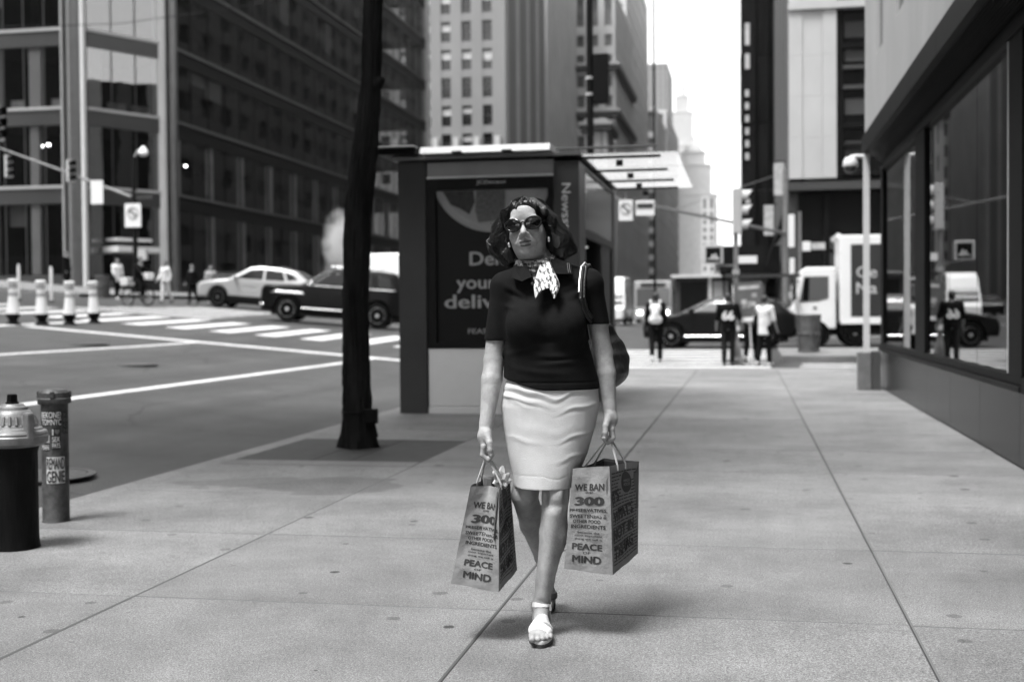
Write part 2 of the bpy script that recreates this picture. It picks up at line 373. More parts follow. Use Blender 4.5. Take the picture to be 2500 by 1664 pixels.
# one road sheet out to the horizon
xs = sorted(set(list(np.linspace(-50, -4.45, 40))+list(np.linspace(-4.45, 30, 12))+[-3000, -1200, -400, -150, -80, 60, 150, 400, 1200, 3000]))
ys = sorted(set(list(np.linspace(-30, 20, 12))+list(np.linspace(22, 42, 21))+[46, 52, 60, 70, 85, 105, 130, 160, 200, 300, 500, 900, 1600, 3500, -100, -400, -1500]))
v = [(x, y, road_z(x, y)-(0.05 if x > -4.4 and y < 27 else 0)) for x in xs for y in ys]; ny = len(ys)
fc = [(i*ny+j, (i+1)*ny+j, (i+1)*ny+j+1, i*ny+j+1) for i in range(len(xs)-1) for j in range(ny-1)]
me = bpy.data.meshes.new('road'); me.from_pydata(v, [], fc)
tag(link('road', me, asphalt_m), kind='structure')

# our pavement: flags, each a slab of its own, over a dark bed
pave = empty('pavement'); tag(pave, kind='structure')
XB = [-4.25, -2.62, -1.0, 0.62, 2.06]; YB = [0.4+1.505*i for i in range(18)]
YB = [y+(0.0 if i != 4 else 0) for i, y in enumerate(YB)]
box('bed', (-4.27, -12, -0.14), (2.09, 26.0, -0.0075), MATS['joint_dirt'], pave)
def slab(x0, x1, y0, y1, z=0.0, name='paving_slab', par=pave, m=slab_m, gap=0.0030):
    mb = MB(); b = 0.006; zt = z+random.uniform(-0.0015, 0.0015); tx = random.uniform(-.0015, .0015)
    gy = 0.0016; by = 0.0045
    o = [(x0+gap, y0+gy), (x1-gap, y0+gy), (x1-gap, y1-gy), (x0+gap, y1-gy)]
    i = [(x0+gap+b, y0+gy+by), (x1-gap-b, y0+gy+by), (x1-gap-b, y1-gy-by), (x0+gap+b, y1-gy-by)]
    vv = [(x, y, z-0.06) for x, y in o]+[(x, y, zt-0.005) for x, y in o]+[(x, y, zt+(tx if k in (1, 2) else 0)) for k, (x, y) in enumerate(i)]
    ff = [(3, 2, 1, 0), (8, 9, 10, 11)]+[(a, (a+1) % 4, 4+(a+1) % 4, 4+a) for a in range(4)]+[(4+a, 4+(a+1) % 4, 8+(a+1) % 4, 8+a) for a in range(4)]
    mb.add(vv, ff); o_ = mb.build(name, m, par); o_.data.materials.append(MATS['joint_edge'])
    for f_ in o_.data.polygons: f_.material_index = 0 if f_.normal.z > 0.98 else 1
    return o_
GR = (-4.25, -2.62, 9.72, 11.42)      # tree pit
for i in range(4):
    for j in range(len(YB)-1):
        y0, y1 = YB[j], YB[j+1]
        if i == 0 and y0 < GR[3] and y1 > GR[2]:
            if y0 < GR[2]-0.1: slab(XB[i], XB[i+1], y0, GR[2])
            if y1 > GR[3]+0.1: slab(XB[i], XB[i+1], GR[3], y1)
            continue
        slab(XB[i], XB[i+1], y0, y1)
slab(-4.25, 2.06, -12, 0.4)
for i in range(6): slab(2.06+i*1.6, 2.06+(i+1)*1.6, 20.3, 25.95)
# kerb stones
ker = empty('kerb'); tag(ker, kind='structure')
for j in range(16):
    y0 = -12+j*2.4; mb = MB(); mb.box((-4.45, y0+0.004, -0.30), (-4.255, min(y0+2.396, 26.2), -0.004)); mb.build('kerb_stone', kerb_m, ker, bevel=0.012)
# corner ramp down to the crossing
me = bpy.data.meshes.new('ramp'); me.from_pydata([(-4.45, 25.98, -0.012), (12, 25.98, -0.012), (12, 28.0, -0.075), (-4.45, 28.0, -0.075), (-4.45, 25.98, -0.3), (12, 25.98, -0.3), (12, 28, -0.3), (-4.45, 28, -0.3)], [], [(0, 1, 2, 3), (0, 3, 7, 4), (3, 2, 6, 7)])
tag(link('kerb_ramp', me, slab_m), kind='structure')
# kerbed island with a litter bin, and the pavements across the streets
def raised(name, x0, x1, y0, y1, hgt, m, nx=6, ny_=6):
    X = np.linspace(x0, x1, nx+1); Y = np.linspace(y0, y1, ny_+1); vv = []; ff = []
    for x in X:
        for y in Y: vv.append((x, y, road_z(x, y)+hgt))
    n = ny_+1
    for i in range(nx):
        for j in range(ny_): ff.append((i*n+j, (i+1)*n+j, (i+1)*n+j+1, i*n+j+1))
    ring = [i*n for i in range(nx+1)]+[nx*n+j for j in range(1, n)]+[i*n+ny_ for i in range(nx-1, -1, -1)]+[j for j in range(ny_-1, 0, -1)]
    base = len(vv); vv += [(vv[k][0], vv[k][1], vv[k][2]-hgt-0.1) for k in ring]
    for a in range(len(ring)): b = (a+1) % len(ring); ff.append((ring[a], ring[b], base+b, base+a))
    me = bpy.data.meshes.new(name); me.from_pydata(vv, [], ff)
    bm = bmesh.new(); bm.from_mesh(me); bmesh.ops.recalc_face_normals(bm, faces=bm.faces); bm.to_mesh(me); bm.free()
    return tag(link(name, me, m), kind='structure')
raised('island_pavement', 0.85, 12, 30.6, 34.6, 0.15, kerb_m)
raised('far_pavement', -3.6, 1.7, 47, 420, 0.14, kerb_m, 4, 40)
raised('far_pavement', 1.7, 40, 45.5, 48.2, 0.14, kerb_m, 8, 3)
raised('far_pavement', -31.6, -27.0, 46.5, 330, 0.14, kerb_m, 5, 40)
raised('far_pavement', -70, -27.0, 46.4, 66, 0.143, kerb_m, 30, 8)
# painted markings, laid 4 mm over the asphalt
marks = empty('road_marking'); tag(marks, kind='structure')
def mark(x0, x1, y0, y1, name='painted_line', n=None):
    n = n or max(1, int(max(abs(x1-x0), abs(y1-y0))/1.5)); longx = abs(x1-x0) > abs(y1-y0); vv = []
    for i in range(n+1):
        t = i/n
        if longx:
            x = x0+(x1-x0)*t; vv += [(x, y0, road_z(x, y0)+0.006), (x, y1, road_z(x, y1)+0.006)]
        else:
            y = y0+(y1-y0)*t; vv += [(x0, y, road_z(x0, y)+0.006), (x1, y, road_z(x1, y)+0.006)]
    ff = [(2*i, 2*i+1, 2*i+3, 2*i+2) for i in range(n)]
    me = bpy.data.meshes.new(name); me.from_pydata(vv, [], ff)
    bm = bmesh.new(); bm.from_mesh(me); bmesh.ops.recalc_face_normals(bm, faces=bm.faces); bm.to_mesh(me); bm.free()
    if me.polygons[0].normal.z < 0: me.flip_normals()
    return link(name, me, paint_m, marks)
mark(-8.38, -8.2, 4, 27.0); mark(-12.75, -12.58, 4, 27.0)
me = bpy.data.meshes.new('painted_line')
lx = np.linspace(-17.2, -4.9, 16); vv = []
for x in lx:
    y = 27.2-0.55*(x+17.2)/12.3
    for yy in (y-0.24, y+0.24): vv.append((x, yy, road_z(x, yy)+0.007))
me.from_pydata(vv, [], [(2*i, 2*i+2, 2*i+3, 2*i+1) for i in range(15)]); link('painted_line', me, paint_m, marks)
for k in range(15): mark(-5.9-1.28*k-0.62, -5.9-1.28*k, 30.9, 35.4, 'crossing_bar')
for k in range(7): mark(-4.3, 0.55, 28.35+1.25*k, 28.98+1.25*k, 'crossing_bar')
for k in range(8): mark(-21.4, -16.6-0.2*k, 36.2+1.3*k, 36.75+1.3*k, 'crossing_bar')
mark(1.2, 9, 28.6, 28.95); mark(-4.85, -4.68, 47, 120); mark(-8.4, -8.25, 47, 160); mark(-12.4, -12.25, 47, 160)
mark(1.3, 2.6, 29.6, 29.9)
def manhole(x, y, r, label):
    t = empty('manhole_cover', (x, y, road_z(x, y)), 0, label, 'manhole cover')
    mb = MB(); mb.lathe([(r, 0.0), (r, 0.010), (r*0.86, 0.012), (r*0.86, 0.004)], 40); mb.build('ring', MATS['manhole_iron'], t)
    mb = MB(); mb.lathe([(r*0.84, 0.0), (r*0.84, 0.011), (r*0.80, 0.013)], 40); mb.build('lid', MATS['manhole_iron'], t)
manhole(-5.55, 8.85, 0.46, 'round iron manhole cover in the gutter beside the kerb near the hydrant')
manhole(-13.5, 23.4, 0.5, 'iron manhole cover out in the road between two painted lane lines')
manhole(-10.4, 19.6, 0.42, 'iron manhole cover in the lane next to the long painted line')

# ------------------------------------------------------------------ the shop building on the right
M('granite', 0.022, 0.25, var=0.18, scale=6, speck=0.35, sscale=220, spec=0.08)
M('granite_dark', 0.03, 0.25, var=0.3, scale=12)
M('limestone', 0.34, 0.75, var=0.10, scale=1.3, speck=0.06, sscale=60, stretch=(1, 1, 0.5))
M('fascia_metal', 0.010, 0.5, 0.0, spec=0.08, var=0.15, scale=4)
M('black_metal', 0.004, 0.5, 0.0, var=0.3, scale=6, spec=0.08)
M('soffit_metal', 0.014, 0.5, 0.0, spec=0.1)
M('steel', 0.55, 0.32, 0.9, var=0.15, scale=5, rvar=0.1)
M('pale_metal', 0.5, 0.4, 0.4, var=0.08, scale=8)
M('interior', 0.015, 0.9, spec=0.1)
M('lamp_glow', 0.9, 0.4, emit=6.0)
M('window_dark', 0.006, 0.1, spec=0.3)
glass('shop_glass', 0.35, 2.1, 0.006)
SHOP = empty('shop_building', (2.1, 0, 0), 0, 'pale stone building with dark glass shop windows and a louvred soffit beside the pavement', 'building')
def sb(name, lo, hi, m, par=SHOP):
    o = box(name, (lo[0]-2.1, lo[1], lo[2]), (hi[0]-2.1, hi[1], hi[2]), MATS[m] if isinstance(m, str) else m, par); return o
PY = [19.9, 18.25, 16.6, 14.95, 13.3, 11.65, 10.0, 8.35, 6.7, 5.05, 3.4, 1.75]
for a, b in zip(PY[1:], PY[:-1]): sb('granite_panel', (2.065, a+0.004, 0.0), (2.12, b-0.004, 0.575), 'granite')
sb('granite_panel', (2.07, -14, 0), (2.12, 1.746, 0.575), 'granite')
sb('plinth_core', (2.10, -14, -0.05), (2.32, 19.9, 0.62), 'granite_dark')
sb('sill', (2.02, 9.85, 0.58), (2.16, 19.9, 0.625), 'fascia_metal'); sb('sill', (2.05, 9.9, 0.635), (2.18, 19.88, 0.70), 'black_metal')
sb('sill', (2.02, -14, 0.58), (2.16, 9.75, 0.70), 'black_metal')
GY = [19.55, 17.4, 15.95, None, 15.12, 13.5, 11.97, 10.42]
for a, b in ((17.41, 19.6), (15.96, 17.395), (13.52, 15.12), (11.97, 13.51), (10.42, 11.96), (7.9, 9.9), (5.9, 7.89), (3.5, 5.4), (1.0, 3.49)):
    sb('pane', (2.095, a+0.004, 0.70), (2.107, b-0.004, 3.34), 'shop_glass')
for a, b in ((15.13, 15.93), (9.92, 10.40), (19.62, 19.9), (5.42, 5.88)): sb('column', (2.06, a, 0.70), (2.3, b, 3.36), 'black_metal')
sb('window_edge', (2.055, 10.405, 0.70), (2.085, 10.43, 3.36), 'pale_metal')
sb('head_rail', (2.04, -14, 3.34), (2.2, 19.9, 3.42), 'fascia_metal'); sb('head_rail', (2.075, -14, 3.425), (2.2, 19.9, 3.5), 'black_metal')
mb = MB()
for k in range(12):
    t = k/12; x = 2.06-0.22*t-2.1; z = 3.50+0.20*t; mb.box((x-0.012, -14, z), (x+0.002, 19.85, z+0.012))
mb.build('soffit_louvre', MATS['soffit_metal'], SHOP)
sb('soffit', (1.86, -14, 3.74), (2.3, 19.85, 3.80), 'black_metal'); sb('soffit_back', (2.08, -14, 3.5), (2.3, 19.85, 3.74), 'black_metal')
for k in range(9):
    y = 19.4-1.15*k; sb('light_strip', (1.865, y-0.8, 3.715), (1.885, y, 3.735), 'pale_metal')
for k in range(9):
    y = 19.75-1.9*k; sb('fascia_panel', (1.76, y-1.893, 3.60), (1.84, y, 3.86), 'fascia_metal')
for k in range(8):
    y = 19.85-2.45*k
# stone wall above, with recessed window slots
ST0, ST1 = 1.80, 2.3
wy = [(19.6, 18.0)]
slots = [(17.1, 17.9), (14.9, 15.7), (12.7, 13.5), (10.5, 11.3), (8.3, 9.1), (6.1, 6.9), (3.9, 4.7)]
prev = 19.6
for a, b in slots:
    sb('stone_pier', (ST0, b, 4.76), (ST1, prev, 40), 'limestone'); prev = a
    for q in range(7):
        z0 = 4.76+5.0*q
        sb('window', (ST0+0.045, a, z0), (ST0+0.065, b, z0+3.6), 'window_dark'); sb('spandrel', (ST0+0.02, a, z0+3.602), (ST1, b, z0+5.0), 'limestone')
sb('stone_pier', (ST0, -40, 4.76), (ST1, prev, 40), 'limestone')
sb('stone_band', (ST0-0.004, -40, 3.864), (ST1, 19.6, 4.757), 'limestone')
sb('core', (2.35, -40, 3.4), (26, 19.58, 40), 'limestone')
sb('shop_interior', (6.0, -14, 0), (6.3, 19.8, 3.3), 'interior'); sb('shop_floor', (2.33, -14, 0.3), (6, 19.8, 0.4), 'interior'); sb('shop_ceiling', (2.33, -14, 3.36), (6, 19.8, 3.399), 'interior')
sb('cross_wall', (2.35, 19.75, 0), (26, 19.95, 3.36), 'black_metal')
# corner post and dome camera
t = empty('corner_post', (1.80, 19.42, 0), 0, 'slim pale metal post on a broad steel foot at the shop building corner', 'post')
box('shaft', (-0.045, -0.04, 0.56), (0.045, 0.04, 3.58), M('post_metal', 0.6, 0.45, 0.2, var=0.06, scale=4), t)
mb = MB(); mb.box((-0.135, -0.14, 0.0), (0.055, 0.12, 0.57)); mb.build('foot', M('post_foot', 0.22, 0.35, 0.7, var=0.2, scale=9), t, bevel=0.01)
mb = MB(); mb.box((0.075, -0.12, 0.0), (0.20, 0.12, 0.585)); mb.build('foot', M('post_foot_dark', 0.10, 0.35, 0.7), t, bevel=0.01)
t = empty('security_camera', (1.80, 19.42, 3.58), 0, 'white dome security camera on a bracket at the top of the corner post', 'camera')
mb = MB(); mb.tube([(-0.02, 0, -0.04), (-0.15, 0, -0.03), (-0.235, -0.02, -0.05)], [0.032, 0.03, 0.035], 12); mb.build('bracket', M('white_plastic', 0.62, 0.4), t, smooth=True)
mb = MB(); mb.lathe([(0.02, 0.02), (0.07, 0.01), (0.105, -0.04), (0.115, -0.11), (0.108, -0.13)], 24, (-0.235, -0.02, -0.06)); mb.build('housing', MATS['white_plastic'], t, smooth=True)
mb = MB(); mb.lathe([(0.10, -0.128), (0.095, -0.17), (0.07, -0.21), (0.03, -0.23), (0.005, -0.235)], 24, (-0.235, -0.02, -0.06)); mb.build('dome', M('smoked_dome', 0.05, 0.08), t, smooth=True)

# ------------------------------------------------------------------ the glass office building on the far left
glass('office_glass', 0.68, 1.6, 0.012, 0.10)
glass('office_glass_b', 0.55, 2.6, 0.01, 0.06)
M('office_spandrel', 0.028, 0.4, 0.0, var=0.15, scale=0.7)
M('office_sill', 0.30, 0.5, 0.0, var=0.1, scale=1)
M('office_fin', 0.55, 0.6, var=0.08, scale=0.8)
M('office_fin_dim', 0.16, 0.6)
M('office_column', 0.13, 0.3, 0.6, var=0.1, scale=2)
M('office_interior', 0.03, 0.9, var=0.5, scale=0.5)
M('office_core', 0.02, 0.9)
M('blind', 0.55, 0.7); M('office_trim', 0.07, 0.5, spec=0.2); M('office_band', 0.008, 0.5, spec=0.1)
OFF = empty('office_building', (-33, 62, 2.3), 0, 'big dark glass office building with horizontal floor bands across the avenue', 'building')
def seg(name, P, Q, s0, s1, d0, d1, z0, z1, m, par=OFF, org=(-33, 62, 2.3)):
    """box on a wall line P->Q: s metres along it, d metres out of it (right-hand side)"""
    P = Vector(P); Q = Vector(Q); u = (Q-P).normalized(); n = Vector((u.y, -u.x)); c = P+u*((s0+s1)/2)+n*((d0+d1)/2)
    o = bpy.data.objects.new(name, unit_cube(MATS[m])); COL.objects.link(o); o.parent = par
    o.location = (c.x-org[0], c.y-org[1], (z0+z1)/2-org[2]); o.scale = (s1-s0, abs(d1-d0), z1-z0); o.rotation_euler = (0, 0, math.atan2(u.y, u.x)); return o
FL = [3.95+4.1*(k) for k in range(8)]     # band tops at 7.65, 11.75 ...
A0, A1 = (-62, 58.95), (-34.9, 58.95); B0, B1 = (-33.9, 59.4), (-31.75, 63.2); C0, C1 = (-31.5, 64.4), (-31.5, 120.0)
def office_wall(P, Q, pane, top, fins, first_z, plow=0.62):
    Ln = (Vector(Q)-Vector(P)).length; n = max(1, round(Ln/pane)); w_ = Ln/n
    for k in range(1, top+1):
        zt = FL[k]
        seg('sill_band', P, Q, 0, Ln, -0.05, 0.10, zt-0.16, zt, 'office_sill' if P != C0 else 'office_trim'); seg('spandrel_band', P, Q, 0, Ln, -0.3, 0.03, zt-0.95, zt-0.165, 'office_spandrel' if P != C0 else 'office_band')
        seg('ceiling_slab', P, Q, 0, Ln, -7, -0.31, zt-0.8, zt-0.3, 'office_interior')
    for k in range(0, top):
        z0 = FL[k] if k else first_z; z1 = FL[k+1]-0.952
        for i in range(n):
            seg('pane', P, Q, i*w_+0.03, (i+1)*w_-0.03, -0.045, -0.03, z0+0.002, z1, 'office_glass_b' if P == B0 else 'office_glass')
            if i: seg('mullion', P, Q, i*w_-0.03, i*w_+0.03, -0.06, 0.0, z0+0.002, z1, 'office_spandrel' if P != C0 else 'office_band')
            if fins(k, i) == 1: seg('inner_column', P, Q, i*w_+0.25, i*w_+0.25+random.uniform(0.3, 0.7), -0.40, -0.08, z0, z1, 'office_fin')
            elif fins(k, i) == 2: seg('blind', P, Q, i*w_+0.1, (i+1)*w_-0.1, -0.25, -0.2, z0+(z1-z0)*random.uniform(0.3, 0.8), z1, 'office_fin_dim')
            elif fins(k, i) == 3: seg('desk_screen', P, Q, i*w_+0.1, (i+1)*w_-0.3, -0.6, -0.5, z0, z0+0.5, 'office_fin')
    seg('inner_wall', P, Q, -2, Ln+2, -7.4, -7, 2, FL[top], 'office_interior')
    for k in range(2):
        pass
rf = random.Random(3)
office_wall(A0, A1, 1.18, 4, lambda k, i: (1 if (k < 3 and i % 2 == 1) else (3 if k == 2 else (2 if (i*7+k*5) % 4 == 0 else 0))), 3.4)
office_wall(B0, B1, 1.45, 4, lambda k, i: (1 if (i == 0 and k < 3) else (3 if k == 2 else 0)), 2.9)
office_wall(C0, C1, 2.3, 7, lambda k, i: (1 if (k <= 1 and i % 2 == 0) else (2 if rf.random() < (.06 if k > 1 else .12) else 0)), 3.0)
for (P, Q) in ((A0, A1), (B0, B1), (C0, C1)):
    seg('base_wall', P, Q, 0, (Vector(Q)-Vector(P)).length, -0.2, 0.06, 1.6, 2.98 if P != A0 else 3.38, 'office_spandrel')
def pillar(name, x, y, r, z0, z1, m, par=OFF, org=(-33, 62, 2.3)):
    mb = MB(); mb.lathe([(r, 0), (r, z1-z0)], 20); return mb.build(name, MATS[m], par, smooth=True, loc=(x-org[0], y-org[1], z0-org[2]))
pillar('corner_column', -34.35, 58.95, 0.42, 1.8, 34, 'office_column'); seg('column_trim', (-35, 58.95), (-33, 58.95), 0.10, 0.19, 0.0, 0.42, 2, 34, 'office_sill'); seg('column_trim', (-35, 58.95), (-33, 58.95), 1.14, 1.3, 0.0, 0.3, 2, 34, 'office_fin')
pillar('corner_column', -31.35, 63.95, 0.30, 1.8, 34, 'office_column'); seg('column_trim', (-32.2, 63.2), (-31.2, 63.2), 0.12, 0.72, -0.3, 0.05, 2, 34, 'office_fin')
box('core', (-62+33, 66.5-62, 0), (-39+33, 119-62, 31.5), MATS['office_core'], OFF)
box('inner_floor', (-62+33, 59.5-62, -0.5), (-32+33, 119.5-62, 0.75), MATS['office_core'], OFF)
box('roof', (-62+33, 66.2-62, 31.6), (-31.7+33, 119.9-62, 32.4), MATS['office_spandrel'], OFF)
seg('canopy', B0, B1, 0.7, 3.2, 0.1, 1.6, 4.55, 4.85, 'office_fin'); seg('canopy', B0, B1, 0.9, 3.0, 0.1, 1.2, 5.15, 5.3, 'office_fin')
seg('door', B0, B1, 1.4, 2.6, 0.03, 0.08, 2.2, 4.3, 'office_core')
seg('end_pier', C0, C1, 55.4, 56.2, -2, 0.25, 2, 34, 'office_sill')

for k, (P, Q, s_, z_) in enumerate(((A0, A1, 25.2, 10.2), (A0, A1, 25.6, 10.25), (B0, B1, 1.2, 14.1), (C0, C1, 3.2, 9.9))):
    seg('ceiling_lamp', P, Q, s_-0.06, s_+0.06, -0.9, -0.78, z_, z_+0.10, 'lamp_glow')

# ------------------------------------------------------------------ buildings farther off
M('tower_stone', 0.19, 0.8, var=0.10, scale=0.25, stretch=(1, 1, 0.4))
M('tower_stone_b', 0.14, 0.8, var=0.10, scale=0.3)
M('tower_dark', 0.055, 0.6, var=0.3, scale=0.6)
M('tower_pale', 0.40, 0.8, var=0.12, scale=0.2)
M('tower_window', 0.012, 0.2, var=0.5, scale=0.9)
M('tower_window_b', 0.09, 0.2, var=0.5, scale=0.5)
M('cornice_dark', 0.05, 0.7)
def B(par, name, lo, hi, m):
    L0 = par.location; return box(name, tuple(a-b for a, b in zip(lo, L0)), tuple(a-b for a, b in zip(hi, L0)), MATS[m], par)
T = empty('stone_tower', (-45, 168, 2), 0, 'tall grey stone tower with rows of small square windows and white blinds', 'building')
rw = random.Random(5)
XW = [-31.9-2.67*k for k in range(11)]; WH = 0.62
ZW = [14.2+3.53*k for k in range(9)]
edges = [-29.55]+[x for c in XW for x in (c+WH, c-WH)]+[-62]
for i in range(0, len(edges), 2): B(T, 'stone_pier', (edges[i+1], 152, 2), (edges[i], 152.6, 62), 'tower_stone')
for c in XW[:9]:
    zs = 2
    for z in ZW:
        B(T, 'spandrel', (c-WH, 152.06, zs), (c+WH, 152.6, z), 'tower_stone'); zs = z+2.55
        wn = B(T, 'window', (c-WH, 152.42, z), (c+WH, 152.5, zs), 'tower_window')
        B(T, 'window_rail', (c-WH, 152.36, z+1.25), (c+WH, 152.42, z+1.33), 'tower_dark')
        if rw.random() < 0.72:
            hh = rw.choice([0.6, 0.8, 0.9, 1.1]); B(T, 'blind', (c-WH+0.02, 152.38, zs-hh-0.35), (c+WH-0.02, 152.41, zs-0.35), 'blind')
    B(T, 'spandrel', (c-WH, 152.06, zs), (c+WH, 152.6, 62), 'tower_stone')
for c in XW: mb = MB(); mb.box((c+1.0-(-45), 151.5-168, 19.6), (c+1.66-(-45), 152.0-168, 21.3)); mb.build('stone_boss', MATS['tower_pale'], T)
B(T, 'core', (-62, 152.61, 2), (-30.3, 184, 62), 'tower_window_b')
for k in range(12):
    y = 152.65+2.6*k; B(T, 'side_pier', (-30.3, y, 2), (-29.5, y+1.3, 62), 'tower_stone' if k % 3 else 'tower_pale')
for k in range(16): B(T, 'side_spandrel', (-30.3, 152.7, 4+3.53*k), (-29.75, 183.8, 5.1+3.53*k), 'tower_stone_b')
def block(name, x0, x1, y0, y1, z1, wall, win, label, bay=3.0, fl=3.6, pier=1.3, front=True, side=None, cornice=None, z0=0.0, step=None, win0=5.5):
    t = empty(name, ((x0+x1)/2, (y0+y1)/2, z0), 0, label, 'building')
    B(t, 'core', (x0+0.5, y0+0.5, z0), (x1-0.5, y1-0.5, z1-0.3), win)
    nf = int((z1-z0-win0)/fl)
    B(t, 'base_storey', (x0+0.1, y0+0.1, z0), (x1-0.1, y1-0.1, z0+win0-1.2), wall)
    B(t, 'parapet', (x0, y0, z1-1.2), (x1, y1, z1), wall)
    if front:
        n = max(2, round((x1-x0)/bay)); wd = (x1-x0)/n
        for i in range(n+1): c = x0+i*wd; B(t, 'pier', (max(x0, c-pier/2), y0, z0), (min(x1, c+pier/2), y0+0.5, z1-1.21), wall)
        for k in range(nf): z = z0+win0+k*fl; B(t, 'spandrel', (x0+0.02, y0+0.1, z-fl*0.42), (x1-0.02, y0+0.5, z), wall)
    if side is not None:
        n = max(2, round((y1-y0)/bay)); wd = (y1-y0)/n; xa, xb = (x1-0.5, x1) if side == '+' else (x0, x0+0.5)
        for i in range(n+1): c = y0+i*wd; B(t, 'pier', (xa, max(y0+0.51, c-pier/2), z0), (xb, min(y1, c+pier/2), z1-1.21), wall)
        for k in range(nf):
            z = z0+win0+k*fl; B(t, 'spandrel', (xa+(0 if side == '+' else 0.1), y0+0.52, z-fl*0.42), (xb-(0.1 if side == '+' else 0), y1, z), wall)
    for z in (cornice or []): B(t, 'cornice', (x0-0.7, y0-0.7, z), (x1+0.7, y1+0.7, z+0.8), 'cornice_dark'); B(t, 'cornice_cap', (x0-0.9, y0-0.9, z+0.81), (x1+0.9, y1+0.9, z+1.3), 'tower_pale')
    return t
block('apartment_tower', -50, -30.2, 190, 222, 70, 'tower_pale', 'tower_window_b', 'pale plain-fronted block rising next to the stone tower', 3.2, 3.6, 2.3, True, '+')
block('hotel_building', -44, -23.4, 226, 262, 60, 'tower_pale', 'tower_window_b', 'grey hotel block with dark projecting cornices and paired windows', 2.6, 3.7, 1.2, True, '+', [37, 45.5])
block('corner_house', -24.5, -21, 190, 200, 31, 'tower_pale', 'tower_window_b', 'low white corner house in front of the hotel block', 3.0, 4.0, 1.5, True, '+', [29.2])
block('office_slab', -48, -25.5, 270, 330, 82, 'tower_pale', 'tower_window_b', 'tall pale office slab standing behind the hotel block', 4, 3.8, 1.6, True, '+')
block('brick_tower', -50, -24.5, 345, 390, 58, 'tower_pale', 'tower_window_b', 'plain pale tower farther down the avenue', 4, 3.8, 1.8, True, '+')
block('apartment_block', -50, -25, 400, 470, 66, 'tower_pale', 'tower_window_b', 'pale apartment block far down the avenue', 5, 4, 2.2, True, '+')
block('old_tower', -150, -92, 1500, 1600, 300, 'tower_stone', 'tower_window_b', 'broad hazy tower block far down the avenue', 6, 5, 3, True, '+')
def setback(name, tiers, label, wall='tower_stone', spire=None):
    x, y = tiers[0][0], tiers[0][1]; t = empty(name, (x, y, 0), 0, label, 'building'); zb = 0
    for cx, cy, hw, hd, z in tiers:
        B(t, 'tier', (cx-hw, cy-hd, zb), (cx+hw, cy+hd, z), wall)
        n = max(3, int(2*hw/6))
        for i in range(n+1):
            xx = cx-hw+2*hw*i/n; B(t, 'pier', (xx-0.8, cy-hd-0.8, zb), (xx+0.8, cy-hd-0.001, z-1), wall)
        B(t, 'ledge', (cx-hw-1, cy-hd-1, z), (cx+hw+1, cy+hd+1, z+1.2), wall); zb = z+1.2
    if spire:
        mb = MB(); cx, cy = tiers[-1][0], tiers[-1][1]; mb.lathe([(r, z) for r, z in spire], 12); mb.build('spire', MATS[wall], t, loc=(0+cx-x, cy-y, zb))
    return t
setback('art_deco_tower', [(-120, 2400, 38, 40, 230), (-120, 2400, 29, 33, 315), (-120, 2400, 20, 21, 380), (-120, 2400, 12, 12, 412)], 'slender stepped skyscraper fading in haze with a thin spire', 'tower_pale', [(8.5, 0), (6, 19), (2, 29), (1.2, 58)])
setback('domed_tower', [(-64, 1600, 27, 29, 147), (-65, 1600, 21, 25, 185), (-66, 1600, 14.7, 17, 202)], 'stepped hazy tower with a rounded crown down the avenue', 'tower_pale', [(12.6, 0), (11.8, 4), (8.8, 10), (3.4, 15), (1.7, 21)])
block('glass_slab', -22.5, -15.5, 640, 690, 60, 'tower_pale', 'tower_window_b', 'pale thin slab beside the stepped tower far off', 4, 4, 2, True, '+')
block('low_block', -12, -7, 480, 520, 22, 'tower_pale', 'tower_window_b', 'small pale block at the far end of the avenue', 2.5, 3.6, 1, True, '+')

# right-hand side beyond the cross street
M('terracotta_white', 0.40, 0.6, var=0.06, scale=1.2, stretch=(1, 1, 0.6))
M('shopfront_black', 0.006, 0.5, var=0.3, scale=2, spec=0.1)
M('shutter_grey', 0.05, 0.6, 0.0, spec=0.2)
M('net', 0.010, 0.9, spec=0.05, var=0.6, scale=1.2, stretch=(1, 1, 0.35))
M('banner', 0.42, 0.7, var=0.3, scale=5)
CB = empty('corner_building', (4, 55, 0), 0, 'white stone-faced corner building with black shopfront and dark window bay', 'building')
for k in range(9):
    z = 6.2+1.55*k
    for a, b in ((1.62, 2.12), (2.122, 2.86), (2.862, 3.38)):
        pr = 0.0 if a != 2.122 else 0.045
        B(CB, 'stone_panel', (a, 48+pr, z), (b-0.004, 48.4, z+1.544), 'terracotta_white')
for z in (12.55, 17.2): B(CB, 'stone_band', (1.6, 47.9, z), (9, 48.3, z+0.28), 'terracotta_white')
B(CB, 'bay_back', (3.38, 48.45, 6.2), (10, 48.9, 20), 'window_dark'); B(CB, 'bay_jamb', (3.38, 48.2, 6.2), (3.62, 48.45, 20), 'shopfront_black')
for z in (6.3, 7.35, 8.1, 9.55, 10.3, 11.1): B(CB, 'bay_rail', (3.5, 48.22, z), (10, 48.44, z+0.14), 'shutter_grey' if z in (9.55, 10.3) else 'shopfront_black')
for z in (7.0, 8.6, 10.6, 11.5): B(CB, 'bay_panel', (3.7, 48.38, z), (4.9, 48.44, z+0.6), 'shutter_grey')
B(CB, 'cornice', (1.55, 47.6, 5.72), (12, 48.4, 6.02), 'shutter_grey'); B(CB, 'shopfront', (1.62, 48.1, 0.1), (12, 48.6, 5.7), 'shopfront_black')
for a, b in ((1.62, 1.95), (2.9, 3.1), (5.5, 5.8)): B(CB, 'shop_pier', (a, 47.95, 0.1), (b, 48.1, 5.7), 'shopfront_black' if a > 2 else 'shutter_grey')
